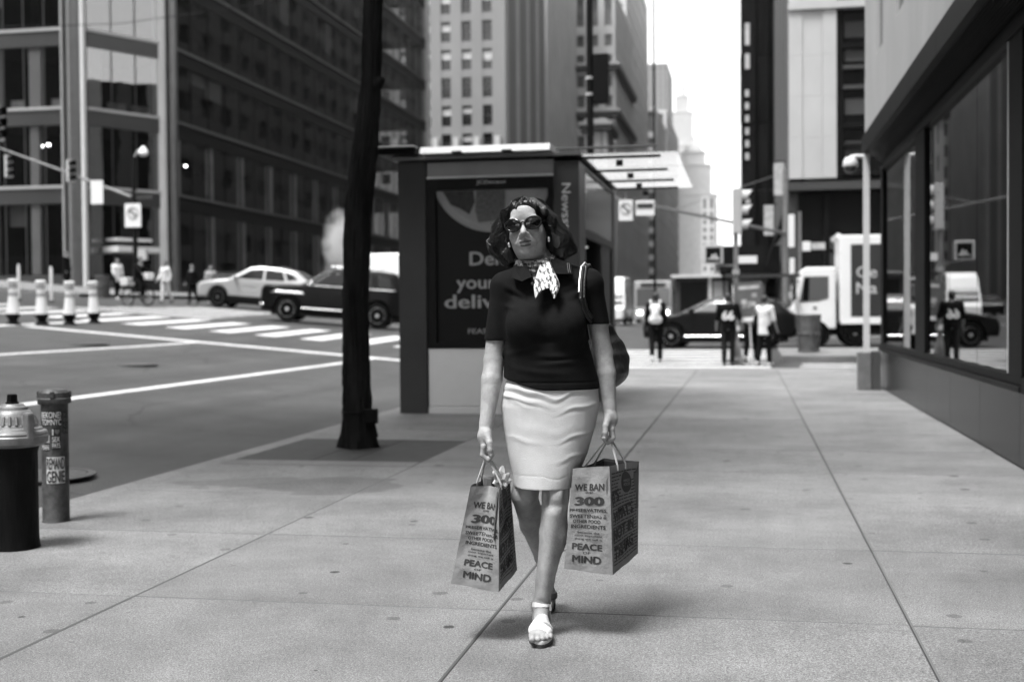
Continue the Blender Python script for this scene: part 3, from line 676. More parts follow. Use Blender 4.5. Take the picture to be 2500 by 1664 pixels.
B(CB, 'shutter', (3.12, 47.98, 0.1), (5.48, 48.08, 3.4), 'shutter_grey'); B(CB, 'shop_sign', (3.12, 47.9, 3.5), (5.5, 48.05, 4.0), 'shutter_grey')
for k in range(9): B(CB, 'slat', (3.14, 47.95, 0.3+0.33*k), (5.46, 47.978, 0.42+0.33*k), 'shutter_grey')
B(CB, 'core', (2.2, 48.95, 0), (20, 74, 19.9), 'terracotta_white')
for k in range(11):
    y = 48.45+2.35*k; B(CB, 'side_pier', (1.62, y, 0), (2.2, y+1.1, 20), 'tower_stone_b' if k % 2 else 'shutter_grey'); B(CB, 'side_window', (1.95, y+1.1, 4.5), (2.0, y+2.35, 20), 'window_dark')
put_text('fascia_lettering', 'NY', frame((4.65, 47.885, 3.58), (1, 0, 0), (0, 0, 1)), 0.4, M('letter_dark', 0.03, 0.6), None).parent = CB
bpy.data.objects[-1] if False else None
CB.children[-1].location = (-4, -55, 0)
NB = empty('netted_building', (4, 90, 0), 0, 'tall building wrapped in black scaffold netting with a shed over the pavement', 'building')
for k in range(9): B(NB, 'net_panel', (-0.30+0.02*(k % 2), 75+0.03*(k % 2), 4.4+4.0*k), (2.6, 75.3, 8.36+4.0*k), 'net')
for k in range(9): B(NB, 'net_panel', (-0.25, 75.35+2.6*k, 4.4), (0.0, 77.9+2.6*k, 40.3), 'net')
for k in range(3): B(NB, 'net_upright', (0.5+0.75*k, 74.8, 3), (0.58+0.75*k, 74.95, 40), 'shopfront_black')
B(NB, 'net_edge', (-0.36, 74.9, 4.2), (-0.31, 75.2, 40), 'terracotta_white')
B(NB, 'shed_deck', (-1.2, 60, 3.2), (1.6, 98, 3.6), 'shopfront_black'); B(NB, 'shed_fascia', (-1.25, 59.9, 3.0), (-1.2, 98, 4.3), 'net'); B(NB, 'shed_fascia', (-1.25, 59.8, 3.0), (1.6, 59.9, 4.3), 'net')
for k in range(9):
    for x in (-1.1, 1.4): B(NB, 'shed_post', (x, 60+4.4*k, 0.1), (x+0.1, 60.1+4.4*k, 3.2), 'shopfront_black')
B(NB, 'core', (2.2, 76, 0), (20, 120, 44), 'tower_dark')
for k in range(6): B(NB, 'net_patch', (-0.02, 74.97, 10.2+0.75*k), (0.2, 74.995, 10.6+0.75*k), 'banner')
for k, (z, hh) in enumerate(((17.0, 1.3), (15.6, 0.9), (7.6, 0.25))): B(NB, 'net_patch', (-0.02, 74.97, z), (0.25, 74.995, z+hh), 'banner')
# what stands behind and beside the camera: seen in the glass, and it closes the street to the sky
block('stone_block', -62, -31.5, -70, 28, 38, 'tower_stone_b', 'tower_window', 'stone block with regular windows on the near side of the side street', 3.6, 3.9, 1.6, True, '+', z0=1.8)
block('brick_block', 2.5, 34, -120, -42, 42, 'tower_stone_b', 'tower_window', 'brick block of windows back along the pavement', 3.6, 3.9, 1.6, True, '-')
block('masonry_tower', 2.4, 30, 122, 260, 75, 'tower_dark', 'tower_window', 'masonry tower hidden behind the netted building', 6, 4, 2.4, True, '-')
block('dark_tower', 2.8, 30, 265, 520, 80, 'tower_dark', 'tower_window', 'dark tower farther along behind the netted building', 9, 4, 3, True, '-')

# ------------------------------------------------------------------ newsstand kiosk
def fit_text(name, s, m, width, height, mat, parent, bold=0.0, extrude=0.002, align='LEFT', spacing=1.0):
    me = text_mesh(s, 1.0, bold, 1.0, 'LEFT', 0.0, spacing); co = np.array([v.co[:] for v in me.vertices]); lo, hi = co.min(0), co.max(0)
    sx = width/(hi[0]-lo[0]); sy = height/(hi[1]-lo[1]) if height else sx
    ox = {'LEFT': 0, 'CENTER': -0.5*width, 'RIGHT': -width}[align]
    me.transform(Matrix.Translation((ox-lo[0]*sx, 0 if height is None else -lo[1]*sy, 0)) @ Matrix.Diagonal((sx, sy, 1, 1))); me.transform(m)
    return link(name, me, mat, parent)
M('kiosk_grey', 0.045, 0.5, 0.0, spec=0.2, var=0.10, scale=2)
M('kiosk_frame', 0.008, 0.5, 0.0, spec=0.12, var=0.2, scale=4)
M('brushed_steel', 0.52, 0.38, 0.85, var=0.10, scale=1.2, rvar=0.06); M('header_steel', 0.16, 0.45, 0.6, var=0.1, scale=2)
M('roof_panel', 0.62, 0.4, 0.1, var=0.05, scale=2)
M('poster', 0.004, 0.35, spec=0.12)
M('poster_plate', 0.27, 0.5, var=0.12, scale=4); M('poster_food', 0.02, 0.6, var=0.9, scale=22); M('poster_food_b', 0.10, 0.6, var=0.6, scale=30); M('poster_hand', 0.30, 0.5, var=0.15, scale=5)
M('poster_text', 0.30, 0.5); M('kiosk_text', 0.55, 0.5)
glass('clear_glass', 0.86, 1.5, 0.02); glass('frosted_glass', 0.8, 1.4, 0.2)
mk = new_mat('milky_glass'); MATS['milky_glass'] = mk; t_ = mk.node_tree; o_ = nd(t_, 'ShaderNodeOutputMaterial'); x_ = nd(t_, 'ShaderNodeMixShader', Fac=0.22); a_ = nd(t_, 'ShaderNodeBsdfTransparent'); a_.inputs[0].default_value = (0.9, 0.9, 0.9, 1); b_ = nd(t_, 'ShaderNodeBsdfTranslucent'); b_.inputs[0].default_value = (0.85, 0.85, 0.85, 1)
t_.links.new(a_.outputs[0], x_.inputs[1]); t_.links.new(b_.outputs[0], x_.inputs[2]); t_.links.new(x_.outputs[0], o_.inputs[0])
KX, KY = -3.03, 16.35
K = empty('newsstand_kiosk', (KX, KY, 0), 0, 'dark metal newsstand kiosk with an advert panel and slatted glass canopy', 'kiosk')
def kb(name, lo, hi, m, bev=0.0):
    lo = (lo[0]-KX, lo[1]-KY, lo[2]); hi = (hi[0]-KX, hi[1]-KY, hi[2])
    if bev:
        mb = MB(); mb.box(lo, hi); return mb.build(name, MATS[m], K, bevel=bev)
    return box(name, lo, hi, MATS[m], K)
F0 = 14.40
kb('pillar', (-4.14, F0, 0.0), (-3.795, F0+0.5, 3.04), 'kiosk_grey', 0.008)
kb('pillar', (-2.235, F0+0.005, 0.0), (-1.93, F0+0.6, 3.0), 'kiosk_grey', 0.008)
kb('pillar', (-2.2, 18.1, 0.0), (-1.94, 18.5, 3.0), 'kiosk_frame', 0.008); kb('pillar', (-4.13, 18.1, 0.0), (-3.9, 18.5, 3.0), 'kiosk_grey', 0.008)
kb('back_wall', (-4.12, F0+0.52, 0.05), (-4.06, 18.08, 3.0), 'kiosk_grey'); kb('rear_wall', (-4.05, 18.3, 0.05), (-2.22, 18.4, 3.0), 'kiosk_frame')
kb('steel_panel', (-3.79, F0+0.05, 0.09), (-2.24, F0+0.2, 0.785), 'brushed_steel', 0.004)
kb('plinth', (-3.79, F0+0.03, 0.0), (-2.24, F0+0.3, 0.085), 'brushed_steel', 0.004)
kb('header', (-3.79, F0+0.06, 2.86), (-2.24, F0+0.4, 3.03), 'header_steel'); kb('header_rail', (-3.79, F0+0.03, 2.835), (-2.24, F0+0.2, 2.857), 'roof_panel')
for lo, hi in (((-3.79, 0.79), (-3.68, 2.83)), ((-2.31, 0.79), (-2.24, 2.83)), ((-3.679, 2.70), (-2.311, 2.83)), ((-3.679, 0.79), (-2.311, 0.86))):
    kb('poster_frame', (lo[0], F0+0.03, lo[1]), (hi[0], F0+0.2, hi[1]), 'kiosk_frame')
po = kb('poster', (-3.68, F0+0.085, 0.85), (-2.31, F0+0.12, 2.71), 'poster')
def K_flat(name, pts, y, m):
    mb = MB(); mb.prism([(a-KX, b) for a, b in pts], y-KY, y-KY+0.002, 'y'); return mb.build(name, MATS[m], K)
cx, cz, rr = -2.99, 2.92, 0.80
def arc(r, ztop, n=40):
    pts = [(cx+r*math.cos(a), cz+r*0.98*math.sin(a)) for a in np.linspace(math.pi, 2*math.pi, n)]
    pts = [(max(-3.677, min(-2.313, a)), min(ztop, b)) for a, b in pts]; return pts
K_flat('plate_print', arc(0.75, 2.695), F0+0.080, 'poster_plate'); K_flat('plate_print', arc(0.71, 2.69), F0+0.076, 'poster_hand')
K_flat('plate_print', arc(0.66, 2.688), F0+0.072, 'poster_plate')
K_flat('food_print', [(-3.60, 2.685), (-3.22, 2.685), (-3.20, 2.55), (-3.27, 2.40), (-3.38, 2.47), (-3.5, 2.52)], F0+0.068, 'poster_food')
K_flat('food_print', [(-3.18, 2.685), (-2.83, 2.685), (-2.83, 2.33), (-3.16, 2.30), (-3.20, 2.45)], F0+0.068, 'poster_food_b')
K_flat('hand_print', [(-2.80, 2.685), (-2.42, 2.685), (-2.55, 2.50), (-2.62, 2.36), (-2.74, 2.30), (-2.80, 2.45)], F0+0.064, 'poster_hand')
def kt(name, s, x, z, w, h, m, bold=0.012): return fit_text(name, s, frame((x-KX, F0+0.078-KY, z), (1, 0, 0), (0, 0, 1)), w, h, MATS[m], K, bold)
kt('poster_lettering', 'Delete', -3.275, 2.005-0.22, 0.70, 0.165, 'poster_text', 0.018); kt('poster_lettering', 'your food', -3.44, 1.50-0.045, 1.02, 0.21, 'poster_text', 0.018)
kt('poster_lettering', 'delivery', -3.59, 1.265-0.045, 1.06, 0.215, 'poster_text', 0.018); kt('poster_lettering', 'FEAST & FIELD'[:5], -3.30, 0.965, 0.30, 0.06, 'poster_plate', 0.01)
for (x, w) in ((-3.30, 0.03),):
    # slab serifs that thicken the poster letters' feet
    pass
fit_text('maker_lettering', 'JCDecaux', frame((-3.17-KX, F0+0.027-KY, 2.745), (1, 0, 0), (0, 0, 1)), 0.36, 0.055, MATS['kiosk_text'], K, 0.02)
nt_ = fit_text('newsstand_lettering', 'Newsstand', frame((-2.135-KX, F0-0.002-KY, 2.735), (0, 0, -1), (1, 0, 0)), 0.79, 0.105, MATS['kiosk_text'], K, 0.012)
# roof
kb('roof_edge', (-4.20, F0-0.04, 3.06), (-1.90, 18.7, 3.10), 'header_steel'); kb('roof_deck', (-4.14, F0+0.02, 3.045), (-1.93, 18.45, 3.058), 'kiosk_frame')
for a, b, m in ((-4.32, -3.86, 'kiosk_frame'), (-3.80, -2.24, 'roof_panel'), (-2.18, -1.0, 'soffit_metal')):
    zt_ = 3.20 if a < -2.2 else 3.135
    mb = MB(); mb.prism([(F0-0.24-KY, 3.105), (F0+(0.5 if a < -2.2 else -0.15)-KY, 3.105), (F0+(0.5 if a < -2.2 else -0.15)-KY, zt_), (F0-0.20-KY, zt_-0.015)], a-KX, b-KX, 'x'); mb.build('roof_panel', MATS[m], K)
for x in (-3.35, -2.75): kb('roof_clip', (x-0.06, F0-0.245, 3.10), (x+0.06, F0-0.1, 3.125), 'kiosk_frame')
kb('roof_trim', (-4.42, F0-0.28, 3.19), (-3.86, F0-0.1, 3.205), 'roof_panel')
# glass canopy over the serving side
for k, y in enumerate((14.5, 15.9, 17.2, 18.3)):
    kb('canopy_bar', (-1.93, y-0.02, 3.02), (-0.98, y+0.02, 3.05), 'kiosk_frame' if k else 'soffit_metal')
    kb('canopy_bracket', (-1.50, y-0.02, 2.93), (-1.42, y+0.02, 3.0), 'kiosk_frame')
for y0, y1 in ((14.35, 15.75), (15.76, 17.05), (17.06, 18.6)): kb('canopy_glass', (-1.90, y0, 3.055), (-0.78, y1, 3.067), 'milky_glass')
# serving side
kb('counter', (-2.3, F0+0.62, 0.0), (-1.96, 18.08, 1.05), 'kiosk_frame'); kb('transom', (-1.97, F0+0.61, 2.14), (-1.93, 18.09, 2.24), 'kiosk_frame')
kb('transom_glass', (-1.955, F0+0.61, 2.245), (-1.943, 18.09, 2.93), 'frosted_glass'); kb('transom_rail', (-1.97, F0+0.61, 2.935), (-1.93, 18.09, 3.0), 'kiosk_frame')
kb('inner_shelf', (-4.0, F0+0.6, 0.4), (-3.7, 18.0, 2.4), 'interior')
kb('tube_lamp', (-2.30, 15.0, 2.06), (-2.24, 17.2, 2.11), 'lamp_glow'); kb('lamp_tray', (-2.36, 14.95, 2.115), (-2.18, 17.25, 2.135), 'roof_panel')
kb('service_door', (-1.99, 17.0, 1.05), (-1.965, 18.08, 2.14), 'kiosk_frame')

# ------------------------------------------------------------------ street tree and its pit
M('bark', 0.010, 0.9, spec=0.15, var=0.9, scale=7, bump=1.0, bscale=22, stretch=(1, 1, 0.22)); M('leaf', 0.05, 0.6, var=0.4, scale=3)
TR = empty('street_tree', (-3.5, 10.79, 0), 0, 'dark rough-barked street tree leaning slightly beside the newsstand', 'tree')
def trunk_mesh(path, rad, n=48, seed=1):
    rr = np.random.RandomState(seed); ph = rr.rand(8)*6.28; vv = []; ff = []; m = 130
    P = np.array(path); zz = np.linspace(P[0, 2], P[-1, 2], m); cx_ = np.interp(zz, P[:, 2], P[:, 0]); cy_ = np.interp(zz, P[:, 2], P[:, 1]); R_ = np.interp(zz, P[:, 2], rad)
    for i, z in enumerate(zz):
        for k in range(n):
            a = 2*math.pi*k/n; d = 1+0.05*math.sin(3*a+ph[0]+z*1.3)+0.04*math.sin(7*a+ph[1]+2.1*z)+0.07*abs(math.sin(7.5*a+ph[2]+1.5*math.sin(4*z+ph[4])))+0.05*math.sin(19*a+ph[3]+2*math.sin(6*z))+rr.randn()*0.022
            d += 0.45*math.exp(-max(0,z)/0.12)*(0.6+0.4*math.sin(4*a+1))
            vv.append((cx_[i]+R_[i]*d*math.cos(a), cy_[i]+R_[i]*d*math.sin(a), z))
    for i in range(m-1):
        for k in range(n): ff.append((i*n+k, i*n+(k+1) % n, (i+1)*n+(k+1) % n, (i+1)*n+k))
    return vv, ff
mb = MB(); mb.add(*trunk_mesh([(0, 0, -0.02), (-0.01, 0, 0.6), (-0.01, 0, 1.3), (0.02, 0, 2.1), (0.085, 0, 2.7), (0.15, 0, 3.3), (0.18, 0, 4.05), (0.22, 0.05, 6.0)], [0.135, 0.118, 0.108, 0.115, 0.110, 0.088, 0.080, 0.07]))
tk = mb.build('trunk', MATS['bark'], TR, smooth=True, angle=60)
mb = MB(); mb.tube([(0.17, 0, 3.28), (0.25, -0.01, 3.33), (0.285, -0.01, 3.34)], [0.09, 0.05, 0.02], 10); mb.build('branch_stub', MATS['bark'], TR, smooth=True)
rl = random.Random(2)
for k in range(7):
    a = k*0.9; p0 = Vector((0.21, 0.03, 4.9+0.16*k)); p1 = p0+Vector((math.cos(a)*1.1, math.sin(a)*1.1, 1.2)); p2 = p1+Vector((math.cos(a)*0.8, math.sin(a)*0.8, 1.1))
    mb = MB(); mb.tube([p0, p1, p2], [0.05, 0.03, 0.01], 8); mb.build('limb', MATS['bark'], TR, smooth=True)
def crown(parent, cen, rad, n, seed):
    rl = np.random.RandomState(seed); c = rl.randn(n, 3); c /= np.linalg.norm(c, axis=1)[:, None]; c *= (rl.rand(n)**0.38)[:, None]; c = c*np.array(rad)+np.array(cen)
    c = c[np.sin(c[:, 0]*2.1)+np.sin(c[:, 1]*1.9+1)+np.sin(c[:, 2]*2.6) > -1.1]; m = len(c)
    u = rl.randn(m, 3); u[:, 2] *= 0.4; u /= np.linalg.norm(u, axis=1)[:, None]; w_ = np.cross(u, rl.randn(m, 3)); w_ /= np.linalg.norm(w_, axis=1)[:, None]; s = (0.07+0.06*rl.rand(m))[:, None]
    V = np.stack([c-u*s, c+w_*s*0.55, c+u*s, c-w_*s*0.55], 1).reshape(-1, 3); F = np.arange(4*m).reshape(-1, 4)
    return link('crown', mesh_from(V, F, 'crown', False), MATS['leaf'], parent)
crown(TR, (-1.7, -1.4, 7.6), (4.4, 4.2, 2.3), 16000, 2)
for yy, lb, sd in ((-5.0, 'second street tree on the kerb back along the pavement', 5),):
    t = empty('street_tree', (-3.6, yy, 0), 0, lb, 'tree'); mb = MB(); mb.add(*trunk_mesh([(0, 0, -0.02), (0.05, 0, 2), (0.0, 0.1, 6.5)], [0.15, 0.12, 0.07], 14, sd)); mb.build('trunk', MATS['bark'], t, smooth=True); crown(t, (-0.6, 0, 7.4), (4.6, 4.4, 2.4), 12000, sd)
tg = empty('tree_grate', (-3.435, 10.57, 0), 0, 'dark iron plates set flush in the pavement around the tree foot', 'tree grate')
for x0, x1, y0, y1 in ((-0.81, -0.165, -0.84, 0.845), (0.195, 0.81, -0.84, 0.845), (-0.145, 0.175, -0.84, 0.03), (-0.145, 0.175, 0.42, 0.845)):
    mb = MB(); mb.box((x0, y0, -0.05), (x1, y1, -0.006)); pl = mb.build('plate', MATS['grate_iron'], tg, bevel=0.004)
mb = MB(); mb.box((-0.81, -0.845, -0.13), (0.81, 0.845, -0.052)); mb.build('pit_soil', MATS['joint_dirt'], tg)
lk = empty('tree_lock', (-3.345, 10.70, 0.12), 0, 'small black box with a hanging strap fixed to the tree trunk', 'lock box')
mb = MB(); mb.box((-0.06, -0.04, 0.10), (0.055, 0.04, 0.235)); mb.build('case', MATS['black_metal'], lk, bevel=0.012)
mb = MB(); mb.tube([(0.02, 0, 0.11), (0.035, 0, 0.05), (0.055, -0.01, -0.02)], 0.012, 8); mb.build('strap', MATS['black_metal'], lk)
mb = MB(); mb.tube([(-0.155+0.15*math.cos(a), 0.09+0.15*math.sin(a), 0.20) for a in np.linspace(0, 2*math.pi, 17)], 0.008, 6, False); mb.build('band', MATS['black_metal'], lk)

# ------------------------------------------------------------------ hydrant and pipe bollard
M('hydrant_silver', 0.20, 0.45, 0.3, var=0.3, scale=14, bump=0.15, bscale=60); M('hydrant_black', 0.004, 0.6, var=0.6, scale=20, bump=0.35, bscale=45, stretch=(1, 1, 0.2), spec=0.12)
HY = empty('fire_hydrant', (-3.80, 5.86, 0), 0, 'black fire hydrant with a silver ribbed bonnet next to the stickered bollard', 'hydrant')
mb = MB(); mb.lathe([(0.128, 0.0), (0.124, 0.02), (0.121, 0.06), (0.120, 0.50), (0.13, 0.535)], 32); mb.build('barrel', MATS['hydrant_black'], HY, smooth=True)
mb = MB(); mb.lathe([(0.13, 0.535), (0.150, 0.540), (0.172, 0.555), (0.176, 0.575), (0.176, 0.590), (0.170, 0.597), (0.172, 0.607), (0.166, 0.617), (0.150, 0.622), (0.145, 0.632), (0.128, 0.638), (0.124, 0.648), (0.116, 0.652), (0.108, 0.68), (0.098, 0.71), (0.085, 0.725), (0.078, 0.728), (0.074, 0.742), (0.062, 0.748), (0.055, 0.757), (0.035, 0.76)], 40)
bo = mb.build('bonnet', MATS['hydrant_silver'], HY, smooth=True, angle=28)
for k in range(22):
    a = 2*math.pi*k/22; mb = MB(); d = Vector((math.cos(a), math.sin(a), 0)); s_ = Vector((-d.y, d.x, 0))
    p = [d*0.121+Vector((0, 0, 0.652)), d*0.104+Vector((0, 0, 0.698))]; mb.tube(p, [0.0085, 0.006], 6); mb.build('rib', MATS['hydrant_silver'], bo, smooth=True)
mb = MB(); mb.lathe([(0.036, 0.755), (0.036, 0.768), (0.029, 0.771), (0.027, 0.805), (0.022, 0.810)], 5); mb.build('operating_nut', MATS['black_metal'], HY)
for a in (R(150),):
    d = Vector((math.cos(a), math.sin(a), 0)); mb = MB()
    if a == R(290): mb.tube([d*0.10+Vector((0, 0, .38)), d*0.165+Vector((0, 0, .38)), d*0.17+Vector((0, 0, .38)), d*0.195+Vector((0, 0, .38))], [0.07, 0.07, 0.08, 0.075], 20)
    else: mb.tube([d*0.10+Vector((0, 0, .42)), d*0.145+Vector((0, 0, .42)), d*0.15+Vector((0, 0, .42)), d*0.165+Vector((0, 0, .42))], [0.04, 0.04, 0.05, 0.045], 16)
    mb.build('nozzle_cap', MATS['hydrant_black'], HY, smooth=True)
a = R(-28)
mb = MB(); mb.box((0.128, -0.02, 0.58), (0.182, 0.02, 0.72)); ob = mb.build('lug', MATS['hydrant_silver'], HY, bevel=0.012); ob.rotation_euler = (0, 0, a); ob.scale = (1, 1, 1)
M('galvanised', 0.065, 0.55, 0.3, var=0.6, scale=16, bump=0.25, bscale=50); M('sticker_black', 0.008, 0.45); M('sticker_white', 0.62, 0.5, var=0.12, scale=60)
BO = empty('pipe_bollard', (-4.045, 6.66, 0), 0, 'grey capped steel pipe bollard plastered with black and white stickers', 'bollard')
BR = 0.0775
mb = MB(); mb.lathe([(BR+0.004, 0.0), (BR, 0.01), (BR, 0.70)], 40); mb.build('pipe', MATS['galvanised'], BO, smooth=True)
mb = MB(); mb.lathe([(BR+0.015, 0.70), (BR+0.018, 0.705), (BR+0.018, 0.73), (BR+0.012, 0.735), (BR+0.010, 0.765), (BR-0.005, 0.782), (0.03, 0.790), (0.001, 0.791)], 40); cp = mb.build('cap', MATS['galvanised'], BO, smooth=True)
for k in range(4):
    a = k*math.pi/2+0.4; mb = MB(); mb.box((BR+0.008, -0.012, 0.735), (BR+0.02, 0.012, 0.775)); ob = mb.build('cap_lug', MATS['galvanised'], cp, bevel=0.003); ob.rotation_euler = (0, 0, a)
# around the pipe: u metres along the surface from the point facing the street corner, seen from the pavement
FACE = math.atan2(-6.66, 4.045)
def wrap_mesh(me, r):
    for vtx in me.vertices:
        u_, z_, n_ = vtx.co.x, vtx.co.y, vtx.co.z; a_ = FACE+u_/r; q = r+n_; vtx.co = (q*math.cos(a_), q*math.sin(a_), z_)
    return me
def sticker(u0, u1, z0, z1, m, lift=0.0012):
    n = 10; vv = []; ff = []
    for i in range(n+1):
        for z in (z0, z1): vv.append((u0+(u1-u0)*i/n, z, lift))
    ff = [(2*i, 2*i+2, 2*i+3, 2*i+1) for i in range(n)]
    me = bpy.data.meshes.new('sticker'); me.from_pydata(vv, [], ff); return link('sticker', wrap_mesh(me, BR), MATS[m], BO)
def sticker_text(s, u, z, w_, h_, m, par=None, bold=0.012, lift=0.0022):
    me = text_mesh(s, 1.0, bold, 1.0, 'LEFT'); co = np.array([q.co[:] for q in me.vertices]); lo, hi = co.min(0), co.max(0)
    me.transform(Matrix.Translation((u, z, lift)) @ Matrix.Diagonal((w_/(hi[0]-lo[0]), h_/(hi[1]-lo[1]), 1, 1)) @ Matrix.Translation((-lo[0], -lo[1], 0)))
    bm = bmesh.new(); bm.from_mesh(me)
    for k in range(1, 8): bmesh.ops.bisect_plane(bm, geom=bm.verts[:]+bm.edges[:]+bm.faces[:], plane_co=(u+w_*k/8, 0, 0), plane_no=(1, 0, 0))
    bm.to_mesh(me); bm.free(); return link('sticker_lettering', wrap_mesh(me, BR), MATS[m], BO)
sticker(-0.085, 0.040, 0.572, 0.660, 'sticker_black'); sticker_text('BEKONE!', -0.083, 0.619, 0.117, 0.036, 'sticker_white'); sticker_text('TOMNYC', -0.081, 0.577, 0.117, 0.036, 'sticker_white')
sticker(0.048, 0.105, 0.525, 0.655, 'sticker_black'); M('sticker_grey', 0.12, 0.5)
for k, s in enumerate(('KE', 'BE', 'GE', 'HE')): sticker_text(s, 0.052, 0.624-0.031*k, 0.05, 0.025, 'sticker_grey')
sticker(-0.02, 0.032, 0.432, 0.562, 'sticker_black'); sticker_text('I', -0.015, 0.518, 0.007, 0.036, 'sticker_white')
sticker_text('SEX', -0.015, 0.478, 0.042, 0.030, 'sticker_white'); sticker_text('PAYS', -0.015, 0.442, 0.044, 0.030, 'sticker_white')
hp = [(0.014*math.sin(t_)**3*1.0, 0.0012*(13*math.cos(t_)-5*math.cos(2*t_)-2*math.cos(3*t_)-math.cos(4*t_))) for t_ in np.linspace(0, 2*math.pi, 24, endpoint=False)]
me = bpy.data.meshes.new('heart'); me.from_pydata([(0.012+a_, 0.538+b_, 0.0022) for a_, b_ in hp], [], [tuple(range(24))]); link('sticker_heart', wrap_mesh(me, BR), MATS['sticker_grey'], BO)
sticker(-0.085, -0.032, 0.475, 0.518, 'sticker_white'); sticker_text('DEO', -0.083, 0.482, 0.048, 0.030, 'sticker_black'); sticker(-0.085, -0.032, 0.425, 0.470, 'sticker_black'); sticker_text('MAN', -0.083, 0.431, 0.048, 0.032, 'sticker_white')
sticker(-0.052, 0.056, 0.232, 0.388, 'sticker_white'); sticker_text('REMAND', -0.049, 0.316, 0.102, 0.068, 'sticker_black', bold=0.025); sticker_text('GENIE', -0.049, 0.237, 0.102, 0.070, 'sticker_black', bold=0.03)

# ------------------------------------------------------------------ lane posts, bins, signals, signs, lamps
M('post_white', 0.72, 0.5, var=0.05, scale=8); M('post_band', 0.30, 0.4); M('rubber', 0.005, 0.8, spec=0.1)
def lane_post(x, y, lean, label):
    t = empty('lane_post', (x, y, road_z(x, y)), 0, label, 'lane post', 'lane posts in a row on the road')
    mb = MB(); mb.lathe([(0.20, 0), (0.17, 0.03), (0.10, 0.09), (0.12, 0.16), (0.17, 0.22), (0.165, 0.27)], 20); mb.build('rubber_foot', MATS['rubber'], t, smooth=True)
    mb = MB(); mb.lathe([(0.155, 0.27), (0.135, 0.45), (0.11, 0.68), (0.10, 0.95), (0.10, 1.03)], 20); p = mb.build('shaft', MATS['post_white'], t, smooth=True)
    mb = MB(); mb.lathe([(0.125, 1.03), (0.13, 1.05), (0.13, 1.10), (0.10, 1.12)], 20); mb.build('cap', MATS['post_white'], t, smooth=True)
    for z in (0.70, 0.90): mb = MB(); mb.lathe([(0.1125, z), (0.107, z+0.10)], 20); mb.build('band', MATS['post_band'], p, smooth=True)
    t.rotation_euler = (0, R(lean), 0)
for i, (x, y) in enumerate(((-17.70, 27.37), (-17.43, 28.2), (-17.14, 28.99), (-17.21, 30.34))): lane_post(x, y, (1, -1.5, 0.5, -2)[i], 'fat white plastic lane post with grey bands and black rubber foot')
def thin_post(x, y):
    t = empty('flexible_post', (x, y, road_z(x, y)), 0, 'slim white flexible post standing behind the fat lane posts', 'post', 'slim white posts by the kerb')
    mb = MB(); mb.lathe([(0.10, 0), (0.09, 0.04), (0.05, 0.05)], 14); mb.build('foot', MATS['rubber'], t); mb = MB(); mb.lathe([(0.05, 0.05), (0.05, 1.15), (0.035, 1.18), (0.03, 1.24)], 14); mb.build('shaft', MATS['post_white'], t, smooth=True)
thin_post(-24.4, 38.1); thin_post(-23.55, 38.7)
mark(-17.78, -17.45, 22, 31.2, 'lane_edge_line')
def litter_bin(x, y, z, r, h, label, m='galvanised'):
    t = empty('litter_bin', (x, y, z), 0, label, 'litter bin'); mb = MB()
    for k in range(36):
        a = 2*math.pi*k/36; mb.tube([(r*0.86*math.cos(a), r*0.86*math.sin(a), 0.03), (r*math.cos(a), r*math.sin(a), h)], 0.012, 4)
    mb.build('wire_side', MATS[m], t)
    for z_, rr_ in ((0.03, 0.87), (h*0.5, 0.94), (h, 1.0)): mb = MB(); mb.tube([(r*rr_*math.cos(a), r*rr_*math.sin(a), z_) for a in np.linspace(0, 2*math.pi, 33)], 0.022, 6, False); mb.build('hoop', MATS[m], t)
    mb = MB(); mb.lathe([(r*0.80, 0.0), (r*0.80, 0.02), (r*0.93, h*0.97), (r*0.5, h*0.98)], 20); mb.build('liner', M('bin_liner', 0.28, 0.4, var=0.3, scale=9), t, smooth=True)
litter_bin(1.57, 32.4, road_z(1.57, 32.4)+0.15, 0.30, 0.95, 'wire mesh litter bin standing on the kerbed island in front of the box truck')
litter_bin(-26.5, 47.4, road_z(-26.5, 47.4), 0.32, 0.92, 'grey mesh litter bin at the far corner beside the man in white')
M('signal_yellow', 0.40, 0.5, var=0.05, scale=8); M('signal_black', 0.005, 0.6, spec=0.1); M('signal_lens', 0.03, 0.15); M('sign_white', 0.70, 0.5); M('sign_dark', 0.03, 0.5); M('sign_grey', 0.28, 0.5); M('pole_grey', 0.20, 0.5, 0.5, var=0.2, scale=5); M('pole_black', 0.005, 0.6, 0.0, spec=0.1)
def signal_head(parent, loc, rz, body='signal_yellow', name='signal_head', vis='signal_yellow'):
    t = bpy.data.objects.new(name, None); COL.objects.link(t); t.parent = parent; t.location = loc; t.rotation_euler = (0, 0, rz)
    mb = MB(); mb.box((-0.17, -0.02, 0), (0.17, 0.18, 1.07)); mb.build('housing', MATS[body], t, bevel=0.02)
    for k in range(3):
        z = 0.19+0.345*k; mb = MB(); n = 12; vv = []; ff = []
        for i in range(n+1):
            a = R(-35)+R(250)*i/n
            for r in (0.155, 0.14):
                for y in (-0.02, -0.27+0.10*(1-math.sin(max(0, min(math.pi, a+0.0))))): vv.append((r*math.cos(a), y, z+r*math.sin(a)))
        for i in range(n):
            b0, b1 = 4*i, 4*i+4; ff += [(b0, b1, b1+1, b0+1), (b0+2, b0+3, b1+3, b1+2), (b0+1, b1+1, b1+3, b0+3)]
        mb.add(vv, ff); mb.build('visor', MATS[vis], t); mb = MB(); mb.lathe([(0.14, 0), (0.12, 0.02), (0.02, 0.035)], 16, m=Matrix.Translation((0, -0.02, z)) @ Matrix.Rotation(R(90), 4, 'X')); mb.build('lens', MATS['signal_lens'], t, smooth=True)
    return t
